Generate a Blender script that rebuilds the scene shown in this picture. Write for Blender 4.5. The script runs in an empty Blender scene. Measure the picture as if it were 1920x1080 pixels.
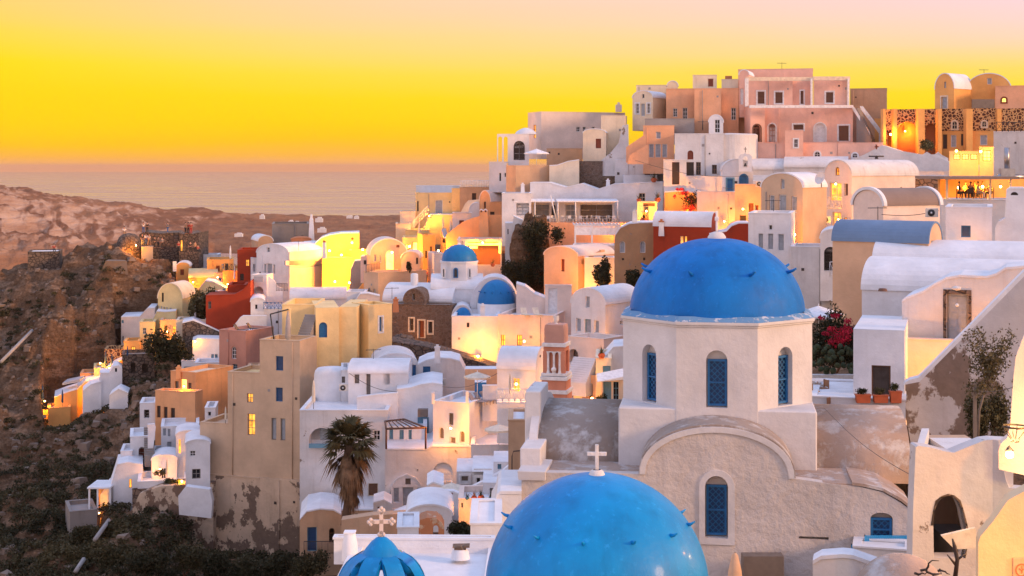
import bpy, bmesh, math, random
import numpy as np
from mathutils import Vector, noise
from mathutils.geometry import tessellate_polygon
R = math.radians
SC = bpy.context.scene
COL = SC.collection
F = 2700.0      # focal length in photo pixels (photo 1920 wide)
CZ = 150.0      # camera height above the sea
YH = 312.0      # photo row of the true horizon

# ---------------- camera, sky, sun, exposure
cam = bpy.data.objects.new('camera', bpy.data.cameras.new('camera'))
COL.objects.link(cam); SC.camera = cam
cam.location = (0, 0, CZ); cam.rotation_euler = (R(90), 0, 0)
cam.data.sensor_width = 36; cam.data.lens = 36*F/1920
cam.data.shift_y = -(540-YH)/1920
cam.data.clip_start = .5; cam.data.clip_end = 150000
SC.view_settings.view_transform = 'Standard'; SC.view_settings.look = 'None'
SC.view_settings.exposure = .33; SC.view_settings.gamma = 1
SC.cycles.use_denoising = True
SC.cycles.max_bounces = 5; SC.cycles.diffuse_bounces = 3; SC.cycles.glossy_bounces = 2
SC.cycles.transmission_bounces = 2; SC.cycles.transparent_max_bounces = 6
SC.cycles.volume_bounces = 0; SC.cycles.sample_clamp_indirect = 4
SUN_AZ, SUN_EL = R(112), R(17)          # azimuth from +Y towards +X
sd = bpy.data.lights.new('sun', 'SUN'); sd.energy = 2.5; sd.angle = R(10); sd.color = (1, .54, .25)
so = bpy.data.objects.new('sun', sd); COL.objects.link(so); so.location = (60, -40, 260)
v = Vector((math.sin(SUN_AZ)*math.cos(SUN_EL), math.cos(SUN_AZ)*math.cos(SUN_EL), math.sin(SUN_EL)))
so.rotation_euler = v.to_track_quat('Z', 'Y').to_euler()

W = bpy.data.worlds.new('World'); SC.world = W; W.use_nodes = True
nt = W.node_tree; nt.nodes.clear()
def N(t, tree=None, **k):
    n = (tree or nt).nodes.new(t)
    for a, b in k.items(): setattr(n, a, b)
    return n
def ramp(node, stops, interp='LINEAR'):
    cr = node.color_ramp; cr.interpolation = interp
    while len(cr.elements) > 1: cr.elements.remove(cr.elements[-1])
    cr.elements[0].position = stops[0][0]; cr.elements[0].color = (*stops[0][1], 1)
    for p, c in stops[1:]:
        e = cr.elements.new(p); e.color = (*c, 1)
def s2l(c):
    return tuple(((x/255)/12.92 if x/255 <= .04045 else ((x/255+.055)/1.055)**2.4) for x in c)
def build_world():
    L = nt.links.new
    geo = N('ShaderNodeTexCoord')
    sep = N('ShaderNodeSeparateXYZ'); L(geo.outputs['Generated'], sep.inputs[0])
    def M(op, a, b=None, c=None, clamp=False):
        m = N('ShaderNodeMath', operation=op, use_clamp=clamp)
        for i, x in enumerate((a, b, c)):
            if x is None: continue
            if isinstance(x, (int, float)): m.inputs[i].default_value = x
            else: L(x, m.inputs[i])
        return m.outputs[0]
    x, y, z = sep.outputs
    el = M('ARCSINE', z)                                   # elevation
    az = M('ARCTAN2', x, y)                                # azimuth from +Y
    e1 = M('DIVIDE', el, 6.5*math.pi/180)                  # 0 at horizon, 1 at 6.5 deg: the band the photo shows
    # lazy cloud wobble of the band
    no = N('ShaderNodeTexNoise'); no.inputs['Scale'].default_value = 3.0; no.inputs['Detail'].default_value = 5
    mp = N('ShaderNodeMapping'); mp.inputs['Scale'].default_value = (1, 1, 9); L(geo.outputs['Generated'], mp.inputs[0]); L(mp.outputs[0], no.inputs[0])
    e2 = M('ADD', e1, M('MULTIPLY', M('SUBTRACT', no.outputs[0], .5), .17))
    rl = N('ShaderNodeValToRGB'); L(e2, rl.inputs[0])
    ramp(rl, [(0, s2l((252,180,112))), (.07, s2l((255,186,66))), (.15, s2l((255,198,14))), (.27, s2l((255,211,0))), (.60, s2l((255,222,0))),
              (.78, s2l((255,219,70))), (.90, s2l((254,214,104))), (1, s2l((253,212,118)))])
    rr = N('ShaderNodeValToRGB'); L(e2, rr.inputs[0])
    ramp(rr, [(0, s2l((252,186,90))), (.10, s2l((254,200,40))), (.24, s2l((255,218,20))), (.42, s2l((255,224,40))), (.56, s2l((252,222,104))),
              (.70, s2l((252,218,172))), (.85, s2l((253,216,205))), (1, s2l((252,214,220)))])
    mx = N('ShaderNodeMixRGB')
    L(M('MULTIPLY_ADD', az, 1.45, .5, clamp=True), mx.inputs[0]); L(rl.outputs[0], mx.inputs[1]); L(rr.outputs[0], mx.inputs[2])
    # higher sky: pink haze going to cool blue
    e3 = M('DIVIDE', el, math.pi/2)
    rh = N('ShaderNodeValToRGB'); L(e3, rh.inputs[0])
    ramp(rh, [(0, (.95,.66,.42)), (.10, (.86,.66,.60)), (.22, (.60,.60,.78)), (.5, (.50,.62,.95)), (1, (.50,.64,1.0))])
    f1 = N('ShaderNodeMapRange', clamp=True); L(el, f1.inputs[0]); f1.inputs[1].default_value = R(6.3); f1.inputs[2].default_value = R(13)
    dim = N('ShaderNodeMixRGB', blend_type='MULTIPLY'); dim.inputs[0].default_value = 1; dim.inputs[2].default_value = (.815,.785,.80,1); L(mx.outputs[0], dim.inputs[1])
    west = N('ShaderNodeMixRGB'); L(f1.outputs[0], west.inputs[0]); L(dim.outputs[0], west.inputs[1]); L(rh.outputs[0], west.inputs[2])
    # the eastern side behind the camera: pink belt, brightened to fill the walls facing the camera
    re = N('ShaderNodeValToRGB'); L(e3, re.inputs[0])
    ramp(re, [(0, (.80,.56,.48)), (.14, (.84,.62,.57)), (.30, (.64,.58,.72)), (.55, (.48,.57,.90)), (1, (.46,.60,1.0))])
    fe = N('ShaderNodeMapRange', clamp=True, interpolation_type='SMOOTHSTEP'); L(y, fe.inputs[0]); fe.inputs[1].default_value = .75; fe.inputs[2].default_value = -.1
    full = N('ShaderNodeMixRGB'); L(fe.outputs[0], full.inputs[0]); L(west.outputs[0], full.inputs[1]); L(re.outputs[0], full.inputs[2])
    bg = N('ShaderNodeBackground'); L(full.outputs[0], bg.inputs[0]); bg.inputs[1].default_value = 1.0
    sky = N('ShaderNodeTexSky', sky_type='NISHITA', sun_disc=False); sky.sun_elevation = R(2); sky.sun_rotation = SUN_AZ
    bg2 = N('ShaderNodeBackground'); L(sky.outputs[0], bg2.inputs[0]); bg2.inputs[1].default_value = .02
    ad = N('ShaderNodeAddShader'); L(bg.outputs[0], ad.inputs[0]); L(bg2.outputs[0], ad.inputs[1])
    out = N('ShaderNodeOutputWorld'); L(ad.outputs[0], out.inputs[0])
build_world()

# ---------------- small helpers
def u_(px): return (px-960)/F
def at(px, py, D): return Vector((u_(px)*D, D, CZ+(YH-py)/F*D))
def tag(o, label=None, cat=None, group=None, kind=None):
    if label: o['label'] = label
    if cat: o['category'] = cat
    if group: o['group'] = group
    if kind: o['kind'] = kind
    return o
def empty(name, loc, label=None, cat=None, group=None):
    o = bpy.data.objects.new(name, None); o.empty_display_size = .3
    COL.objects.link(o); o.location = loc
    return tag(o, label, cat, group)
def copy_tree(o, parent=None):
    c = o.copy(); COL.objects.link(c); c.parent = parent
    for ch in list(o.children): copy_tree(ch, c)
    return c
class MB:
    """collects world-space geometry and links it as one mesh"""
    def __init__(s): s.v = []; s.f = []; s.sm = []
    def add(s, vs, fs, smooth=False):
        k = len(s.v); s.v += [tuple(p) for p in vs]; s.f += [tuple(i+k for i in f) for f in fs]; s.sm += [smooth]*len(fs); return s
    def quad(s, a, b, c, d): return s.add((a, b, c, d), ((0, 1, 2, 3),))
    def hexa(s, p):          # 8 points: bottom 4, top 4
        return s.add(p, ((3,2,1,0), (4,5,6,7), (0,1,5,4), (1,2,6,5), (2,3,7,6), (3,0,4,7)))
    def box(s, c, x, y, z):  # c = centre of the bottom, x,y,z full extent vectors
        c, x, y, z = Vector(c), Vector(x)/2, Vector(y)/2, Vector(z)
        b = [c-x-y, c+x-y, c+x+y, c-x+y]
        return s.hexa(b+[p+z for p in b])
    def abox(s, x0, x1, y0, y1, z0, z1):
        b = [(x0,y0), (x1,y0), (x1,y1), (x0,y1)]
        return s.hexa([(x, y, z0) for x, y in b]+[(x, y, z1) for x, y in b])
    def tube(s, pts, r, n=6, cap=True):
        pts = [Vector(p) for p in pts]; rs = r if isinstance(r, (list, tuple)) else [r]*len(pts); rings = []
        for i, p in enumerate(pts):
            d = (pts[min(i+1, len(pts)-1)]-pts[max(i-1, 0)]).normalized()
            a = d.orthogonal().normalized() if abs(d.z) > .9 else d.cross(Vector((0,0,1))).normalized()
            b = d.cross(a).normalized()
            rings.append([p+(a*math.cos(2*math.pi*k/n)+b*math.sin(2*math.pi*k/n))*rs[i] for k in range(n)])
        vs = [q for g in rings for q in g]; fs = []
        for i in range(len(pts)-1):
            for k in range(n):
                k2 = (k+1) % n; fs.append((i*n+k, i*n+k2, (i+1)*n+k2, (i+1)*n+k))
        if cap: fs += [tuple(range(n-1, -1, -1)), tuple(range((len(pts)-1)*n, len(pts)*n))]
        return s.add(vs, fs, True)
    def lathe(s, c, prof, n=24, a0=0, a1=None, smooth=True, rot=0):
        """prof: (radius, z) from bottom to top round the vertical through c"""
        c = Vector(c); full = a1 is None; a1 = 2*math.pi if full else a1
        m = n if full else n+1; vs = []
        for r, z in prof:
            for k in range(m):
                a = a0+(a1-a0)*k/n+rot; vs.append(c+Vector((math.cos(a)*r, math.sin(a)*r, z)))
        fs = []
        for i in range(len(prof)-1):
            for k in range(n):
                k2 = (k+1) % m; fs.append((i*m+k, i*m+k2, (i+1)*m+k2, (i+1)*m+k))
        return s.add(vs, fs, smooth)
    def ball(s, c, r, n=12, squash=1):
        pr = [(r*math.cos(a), r*squash*math.sin(a)) for a in np.linspace(-math.pi/2+.01, math.pi/2-.01, max(6, n//2+1))]
        return s.lathe(c, pr, n)
    def slab(s, pts, off):   # planar outline extruded by the vector off
        n = len(pts); pts = [Vector(p) for p in pts]; off = Vector(off)
        tri = tessellate_polygon([pts])
        s.add(pts, [tuple(t) for t in tri]); s.add([p+off for p in pts], [tuple(reversed(t)) for t in tri])
        for i in range(n):
            j = (i+1) % n; s.quad(pts[i], pts[i]+off, pts[j]+off, pts[j])
        return s
    def build(s, name, mat, parent=None, label=None, cat=None, group=None, kind=None, loc=None, bevel=0, norm=True):
        o0 = Vector((0,0,0)); par = parent
        while par is not None: o0 = o0+par.location; par = par.parent
        if parent is None:
            if loc is None:
                A = np.array(s.v); loc = ((A[:,0].min()+A[:,0].max())/2, (A[:,1].min()+A[:,1].max())/2, A[:,2].min())
            o0 = Vector(loc)
        me = bpy.data.meshes.new(name)
        me.from_pydata([(a-o0.x, b-o0.y, c-o0.z) for a, b, c in s.v], [], s.f)
        me.polygons.foreach_set('use_smooth', s.sm)
        if norm or bevel:
            bm = bmesh.new(); bm.from_mesh(me); bmesh.ops.remove_doubles(bm, verts=bm.verts, dist=.0008)
            bmesh.ops.recalc_face_normals(bm, faces=bm.faces); bm.to_mesh(me); bm.free()
        me.materials.append(mat); me.update()
        o = bpy.data.objects.new(name, me); COL.objects.link(o)
        if parent is not None: o.parent = parent
        else: o.location = loc
        if bevel:
            b = o.modifiers.new('bevel', 'BEVEL'); b.width = bevel; b.segments = 3; b.limit_method = 'ANGLE'; b.angle_limit = R(40); b.use_clamp_overlap = True
            for p in me.polygons: p.use_smooth = True
            w = o.modifiers.new('wn', 'WEIGHTED_NORMAL'); w.keep_sharp = True
        return tag(o, label, cat, group, kind)

# ---------------- materials (all procedural)
_M = {}
def base_mat(name):
    m = bpy.data.materials.new(name); m.use_nodes = True; t = m.node_tree; t.nodes.clear()
    o = N('ShaderNodeOutputMaterial', t); p = N('ShaderNodeBsdfPrincipled', t); t.links.new(p.outputs[0], o.inputs[0])
    return m, t, p
def noise_n(t, scale, detail=4, rough=.55, vec=None, mscale=None):
    n = N('ShaderNodeTexNoise', t); n.inputs['Scale'].default_value = scale; n.inputs['Detail'].default_value = detail; n.inputs['Roughness'].default_value = rough
    if vec is None: vec = N('ShaderNodeNewGeometry', t).outputs['Position']
    if mscale:
        mp = N('ShaderNodeMapping', t); mp.inputs['Scale'].default_value = mscale; t.links.new(vec, mp.inputs[0]); vec = mp.outputs[0]
    t.links.new(vec, n.inputs[0]); return n
def mixc(t, fac, a, b, mode='MIX'):
    m = N('ShaderNodeMixRGB', t, blend_type=mode)
    for i, x in enumerate((fac, a, b)):
        if isinstance(x, (int, float)): m.inputs[i].default_value = x
        elif isinstance(x, tuple): m.inputs[i].default_value = (*x, 1)
        else: t.links.new(x, m.inputs[i])
    return m.outputs[0]
def mapr(t, x, a, b, c=0, d=1):
    m = N('ShaderNodeMapRange', t, clamp=True); t.links.new(x, m.inputs[0])
    for i, q in zip((1,2,3,4), (a,b,c,d)): m.inputs[i].default_value = q
    return m.outputs[0]
def bump(t, p, hs, strength=.4, dist=.03):
    prev = None
    for h, k in hs:
        b = N('ShaderNodeBump', t); b.inputs['Strength'].default_value = strength; b.inputs['Distance'].default_value = k
        t.links.new(h, b.inputs['Height'])
        if prev: t.links.new(prev, b.inputs['Normal'])
        prev = b.outputs[0]
    t.links.new(prev, p.inputs['Normal'])
def plaster(name, col, grime=.35, gcol=(.30,.24,.19), patch=None, rough=.9, bmp=1., under=None, scale=1.):
    """lime-washed plaster: mottling, rain streaks, optional peeled patches (colour, threshold, scale)"""
    if name in _M: return _M[name]
    m, t, p = base_mat(name); p.inputs['Roughness'].default_value = rough
    a = noise_n(t, .45*scale, 5, .6); b = noise_n(t, 3.5*scale, 5, .65)
    st = noise_n(t, 1.1*scale, 4, .6, mscale=(1.6, 1.6, .16))
    d = tuple(c*.80 for c in col); h = tuple(min(1, c*1.07) for c in col)
    c = mixc(t, mapr(t, a.outputs[0], .30, .72), d, h)
    c = mixc(t, mapr(t, b.outputs[0], .35, .75, 0, .20), c, tuple(x*.72 for x in col))
    c = mixc(t, mapr(t, st.outputs[0], .56, .80, 0, grime), c, gcol)
    hs = [(b.outputs[0], .035*bmp), (noise_n(t, 22, 3).outputs[0], .008*bmp), (a.outputs[0], .16*bmp)]
    if patch:
        pc, th, sc = patch[:3]; soft = patch[3] if len(patch) > 3 else .018
        n1 = noise_n(t, sc, 8, .66, mscale=(1, 1, .8)); src = n1.outputs[0]
        if len(patch) > 4:      # wear grows towards the foot of the wall: (z where it is full, z where it ends, amount)
            ps = N('ShaderNodeSeparateXYZ', t); t.links.new(N('ShaderNodeNewGeometry', t).outputs['Position'], ps.inputs[0])
            ad = N('ShaderNodeMath', t, operation='ADD'); t.links.new(src, ad.inputs[0]); t.links.new(mapr(t, ps.outputs[2], patch[4], patch[5], patch[6], -.10), ad.inputs[1]); src = ad.outputs[0]
        f = mapr(t, src, th, th+soft)
        n2 = noise_n(t, 2.2, 5, .6)
        c = mixc(t, f, c, mixc(t, n2.outputs[0], tuple(x*.6 for x in pc), tuple(x*1.25 for x in pc)))
        inv = N('ShaderNodeMath', t, operation='SUBTRACT'); inv.inputs[0].default_value = 1; t.links.new(f, inv.inputs[1])
        hs.insert(0, (inv.outputs[0], .05))
    t.links.new(c, p.inputs['Base Color']); bump(t, p, hs, .55)
    _M[name] = m; return m
def flat(name, col, rough=.6, metal=0, var=.15, spec=.5, bm=0.):
    if name in _M: return _M[name]
    m, t, p = base_mat(name); p.inputs['Roughness'].default_value = rough; p.inputs['Metallic'].default_value = metal
    p.inputs['Specular IOR Level'].default_value = spec
    a = noise_n(t, 3, 4)
    t.links.new(mixc(t, mapr(t, a.outputs[0], .3, .7), tuple(c*(1-var) for c in col), tuple(min(1, c*(1+var)) for c in col)), p.inputs['Base Color'])
    if bm: bump(t, p, [(noise_n(t, 9, 4).outputs[0], bm)])
    _M[name] = m; return m
def glow(name, col, strength, var=.3):
    if name in _M: return _M[name]
    m, t, p = base_mat(name); p.inputs['Base Color'].default_value = (*col, 1)
    a = noise_n(t, 1.7, 3); c = mixc(t, mapr(t, a.outputs[0], .35, .65), tuple(x*(1-var) for x in col), col)
    t.links.new(c, p.inputs['Emission Color']); p.inputs['Emission Strength'].default_value = strength
    _M[name] = m; return m
def stone(name, c1, c2, mortar, scale=1.6, mw=.06, z=1.25):
    """rubble masonry: dark stones in mortar"""
    if name in _M: return _M[name]
    m, t, p = base_mat(name); p.inputs['Roughness'].default_value = .95
    g = N('ShaderNodeNewGeometry', t); mp = N('ShaderNodeMapping', t); mp.inputs['Scale'].default_value = (1, 1, z); t.links.new(g.outputs['Position'], mp.inputs[0])
    vo = N('ShaderNodeTexVoronoi', t, feature='DISTANCE_TO_EDGE'); vo.inputs['Scale'].default_value = scale
    vc = N('ShaderNodeTexVoronoi', t); vc.inputs['Scale'].default_value = scale
    t.links.new(mp.outputs[0], vo.inputs[0]); t.links.new(mp.outputs[0], vc.inputs[0])
    n = noise_n(t, 5, 4)
    sc = mixc(t, vc.outputs['Color'], c1, c2); sc = mixc(t, mapr(t, n.outputs[0], .3, .7, 0, .5), sc, tuple(x*.5 for x in c1))
    t.links.new(mixc(t, mapr(t, vo.outputs['Distance'], mw, mw*1.5), mortar, sc), p.inputs['Base Color'])
    bump(t, p, [(mapr(t, vo.outputs['Distance'], 0, mw*2), .08), (n.outputs[0], .05)], .6)
    _M[name] = m; return m
def leafmat(name, c1, c2, sc=.8):
    if name in _M: return _M[name]
    m, t, p = base_mat(name); p.inputs['Roughness'].default_value = .75; p.inputs['Specular IOR Level'].default_value = .25
    a = noise_n(t, sc, 5, .7)
    t.links.new(mixc(t, mapr(t, a.outputs[0], .35, .65), c1, c2), p.inputs['Base Color'])
    _M[name] = m; return m
# ---------------- palette
WH = plaster('white_plaster', (.79,.79,.81), .22, (.42,.36,.32))
WW = plaster('worn_white_plaster', (.73,.71,.70), .45, (.34,.28,.24), patch=((.30,.24,.19), .66, .5))
WR = plaster('white_roof_plaster', (.80,.81,.84), .10, (.5,.47,.45))
CR = plaster('cream_plaster', (.86,.71,.52), .30)
BG = plaster('beige_plaster', (.64,.46,.31), .25, (.36,.25,.16))
YE = plaster('yellow_plaster', (.93,.68,.33), .10, (.5,.33,.14))
YL = plaster('pale_yellow_plaster', (.76,.60,.30), .15, (.5,.36,.2))
PK = plaster('pink_plaster', (.90,.53,.40), .20, (.45,.25,.2))
PP = plaster('pale_pink_plaster', (.86,.70,.61), .20, (.45,.32,.28))
SA = plaster('salmon_plaster', (.88,.46,.26), .22, (.4,.2,.12))
TC = plaster('terracotta_plaster', (.52,.20,.085), .20, (.3,.13,.08))
RD = plaster('red_plaster', (.36,.04,.010), .25, (.13,.03,.015))
RO = plaster('rose_plaster', (.55,.27,.20), .3, (.2,.12,.1))
OC = plaster('ochre_plaster', (.82,.42,.13), .22, (.4,.2,.08))
OR = plaster('orange_plaster', (.78,.39,.18), .3, (.3,.15,.08))
TN = plaster('tan_plaster', (.58,.38,.24), .35, (.25,.16,.1))
GY = plaster('grey_plaster', (.36,.33,.31), .30, (.2,.17,.15))
CO = plaster('concrete_plaster', (.27,.24,.22), .45, (.14,.12,.1))
PE = plaster('peeling_plaster', (.72,.53,.37), .4, (.3,.2,.13), patch=((.22,.15,.105), .525, .5, .02, 111, 121.5, .10), bmp=2)
WE = plaster('weathered_vault_plaster', (.35,.285,.24), .4, (.2,.15,.12), patch=((.58,.55,.53), .50, 1.1, .12), bmp=1.5)
WB = plaster('weathered_brown_plaster', (.44,.32,.25), .3, (.28,.2,.15), patch=((.60,.55,.52), .50, 1.0, .12), bmp=1.5)
ST = stone('rubble_stone', (.13,.085,.06), (.24,.16,.12), (.20,.15,.115), 2.2, .05)
SL = stone('pale_jointed_stone', (.085,.03,.018), (.17,.065,.035), (.70,.40,.17), 2.6, .09, 1.0)
SD = stone('dry_stone', (.12,.09,.07), (.27,.19,.14), (.055,.04,.032), 1.7, .06)
BLR = plaster('blue_grey_roof_plaster', (.17,.27,.42), .1, (.1,.15,.22))
GRR = plaster('brown_grey_roof_plaster', (.27,.20,.17), .2, (.16,.12,.1))
TR = flat('white_trim', (.78,.76,.75)); TRC = flat('cream_trim', (.74,.60,.44))
WOODB = flat('brown_wood', (.14,.06,.03), .6, bm=.01); WOODR = flat('red_brown_wood', (.22,.045,.018), .55)
WOODT = flat('taupe_wood', (.17,.14,.12)); WOODD = flat('dark_wood', (.05,.035,.028))
BLUE = flat('blue_paint', (.012,.135,.34), .45); LBL = flat('light_blue_paint', (.13,.30,.42), .5); DBL = flat('deep_blue_paint', (.008,.055,.16), .45)
GRYP = flat('blue_grey_paint', (.33,.37,.42), .5); WHP = flat('white_paint', (.75,.75,.76), .45)
GLS = flat('dark_glass', (.02,.02,.024), .12, var=.5); IRON = flat('black_iron', (.03,.028,.028), .5)
DARK = flat('dark_interior', (.02,.016,.014), .9)
LIT = glow('lit_interior', (1,.42,.05), 1.7, .75); LITY = glow('bright_lit_interior', (1,.62,.12), 3.0, .5)
BULB = glow('lamp_bulb', (1,.72,.30), 14, 0)
CANV = flat('cream_canvas', (.68,.60,.48), .8); CANW = flat('white_canvas', (.78,.78,.80), .8); CANB = flat('navy_canvas', (.02,.06,.14), .8)
PANES = dict(dk=GLS, bn=WOODB, rd=WOODR, tp=WOODT, dd=WOODD, bl=BLUE, lb=LBL, db=DBL, gy=GRYP, wh=WHP, lt=LIT, ly=LITY, wl=WR, ti=CO, pk=PK)

def arch_pts(x0, x1, z0, z1, n=10, rise=None):
    """closed outline, round-headed: up the right side, over the arc, down the left"""
    r = (x1-x0)/2; rise = min(r if rise is None else rise, (z1-z0)*.9); c = (x0+x1)/2
    return [(x0, z0), (x1, z0)]+[(c+r*math.cos(a), z1-rise+rise*math.sin(a)) for a in np.linspace(0, math.pi, n)]
def rect_pts(x0, x1, z0, z1): return [(x0, z0), (x1, z0), (x1, z1), (x0, z1)]
def shrink(pts, k):
    cx = (min(p[0] for p in pts)+max(p[0] for p in pts))/2; cz = (min(p[1] for p in pts)+max(p[1] for p in pts))/2
    w = (max(p[0] for p in pts)-min(p[0] for p in pts))/2; h = (max(p[1] for p in pts)-min(p[1] for p in pts))/2
    fx = max(.05, (w-k)/w); fz = max(.05, (h-k)/h)
    return [(cx+(a-cx)*fx, cz+(b-cz)*fz) for a, b in pts]

class Face:
    """a vertical wall plane: point(s, z, d) with s along the wall, d inward"""
    def __init__(s, C, d, inw): s.C, s.d, s.i = C, d, inw
    def P(s, a, z, k=0): q = s.C+s.d*a+s.i*k; return Vector((q.x, q.y, z))
    def px(s, px, py):
        u = u_(px); a = (u*s.C.y-s.C.x)/(s.d.x-u*s.d.y); D = s.C.y+a*s.d.y
        return a, CZ+(YH-py)/F*D

name_hole = True
def opening(root, f, kind, x0, y0, x1, y1, flags='', dep=.22):
    """returns the hole outline; builds the window or door with its pane or leaf as real recessed pieces"""
    a0, z0 = f.px(x0, y1); a1, z1 = f.px(x1, y0)
    _, z0b = f.px(x1, y1); z0 = (z0+z0b)/2
    if a0 > a1: a0, a1 = a1, a0
    pts = arch_pts(a0, a1, z0, z1) if 'a' in flags else rect_pts(a0, a1, z0, z1)
    if 'o' in flags: dep = 1.6 if 'O' in flags else .9
    if kind == 'hole':
        if name_hole: 
            q = MB(); tri = tessellate_polygon([[Vector((p[0], p[1], 0)) for p in pts]]); q.add([f.P(*p, 1.15) for p in pts], [tuple(t) for t in tri]); q.build('inner_wall', TC, root)
        return pts, 1.2
    rv = MB(); n = len(pts); w = a1-a0; h = z1-z0
    door = kind[0] == 'D' or kind[0] == 'E'
    lit = kind in ('lt', 'ly')
    mk = kind[1:] if kind[0] in 'DE' else kind
    mat = PANES[mk]
    # frame
    fw = .07 if w > .5 else .04
    fr = MB(); inn = shrink(pts, fw)
    for i in range(n):
        j = (i+1) % n
        fr.hexa([f.P(*pts[i], dep-.06), f.P(*pts[j], dep-.06), f.P(*inn[j], dep-.06), f.P(*inn[i], dep-.06),
                 f.P(*pts[i], dep+.03), f.P(*pts[j], dep+.03), f.P(*inn[j], dep+.03), f.P(*inn[i], dep+.03)])
    glass = mk in ('dk', 'lt', 'ly')
    if glass and w > .35:
        c = (a0+a1)/2
        fr.hexa([f.P(c+sx*.025, z, dep-.05+q) for q in (0, .06) for sx, z in ((-1, z0), (1, z0), (1, z1), (-1, z1))])
        for k in (1, 2) if h > 1.2 else (1,):
            zz = z0+h*k/(3 if h > 1.2 else 2)
            fr.hexa([f.P(a, zz+sz*.025, dep-.045+q) for q in (0, .05) for a, sz in ((a0, -1), (a1, -1), (a1, 1), (a0, 1))])
    if 't' in flags:      # proud surround trim
        ow = .16
        op = [(a0-ow, z0-(0 if door else ow)), (a1+ow, z0-(0 if door else ow))]+([(a1+ow, z1+ow), (a0-ow, z1+ow)] if 'a' not in flags else arch_pts(a0-ow, a1+ow, z0, z1+ow)[2:])
        for i in range(n):
            j = (i+1) % n
            if door and i == 0: continue
            fr.hexa([f.P(*op[i], -.05), f.P(*op[j], -.05), f.P(*pts[j], -.05), f.P(*pts[i], -.05), f.P(*op[i], .01), f.P(*op[j], .01), f.P(*pts[j], .01), f.P(*pts[i], .01)])
    fm = {'w': WHP, 'b': BLUE, 'n': WOODB, 'l': LBL, 'g': CO, 'y': TRC}
    fmat = next((fm[c] for c in flags if c in fm and c in 'wbnlgy'), WHP if mk in ('dk', 'wh', 'gy') else (WOODR if lit else mat))
    o = fr.build('door_frame' if door else 'window', fmat, root)
    pn = MB(); tri = tessellate_polygon([[Vector((p[0], p[1], 0)) for p in inn]])
    pn.add([f.P(*p, dep) for p in inn], [tuple(t) for t in tri])
    if not glass and w > .3:   # leaf joints and louvre rails, raised
        for k in ((0, 1) if w > .8 else (0,)):
            xa = a0+fw+.04+(w/2-fw)*k if w > .8 else a0+fw+.05; xb = (xa+w/2-fw-.08) if w > .8 else a1-fw-.05
            m_ = 3 if h > 1.4 else 2
            for q in range(m_):
                za = z0+fw+.08+(h-2*fw-.08)*q/m_; zb = za+(h-2*fw-.08)/m_-.12
                if 'a' in flags and zb > z1-w/2: zb = z1-w/2-.02
                if zb-za > .1 and xb-xa > .06: pn.hexa([f.P(x, z, dep-.025+e) for e in (0, .02) for x, z in ((xa, za), (xb, za), (xb, zb), (xa, zb))])
    pn.build('door' if door else ('pane' if glass else 'shutter'), mat, o if not door else root)
    return pts, dep

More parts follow.
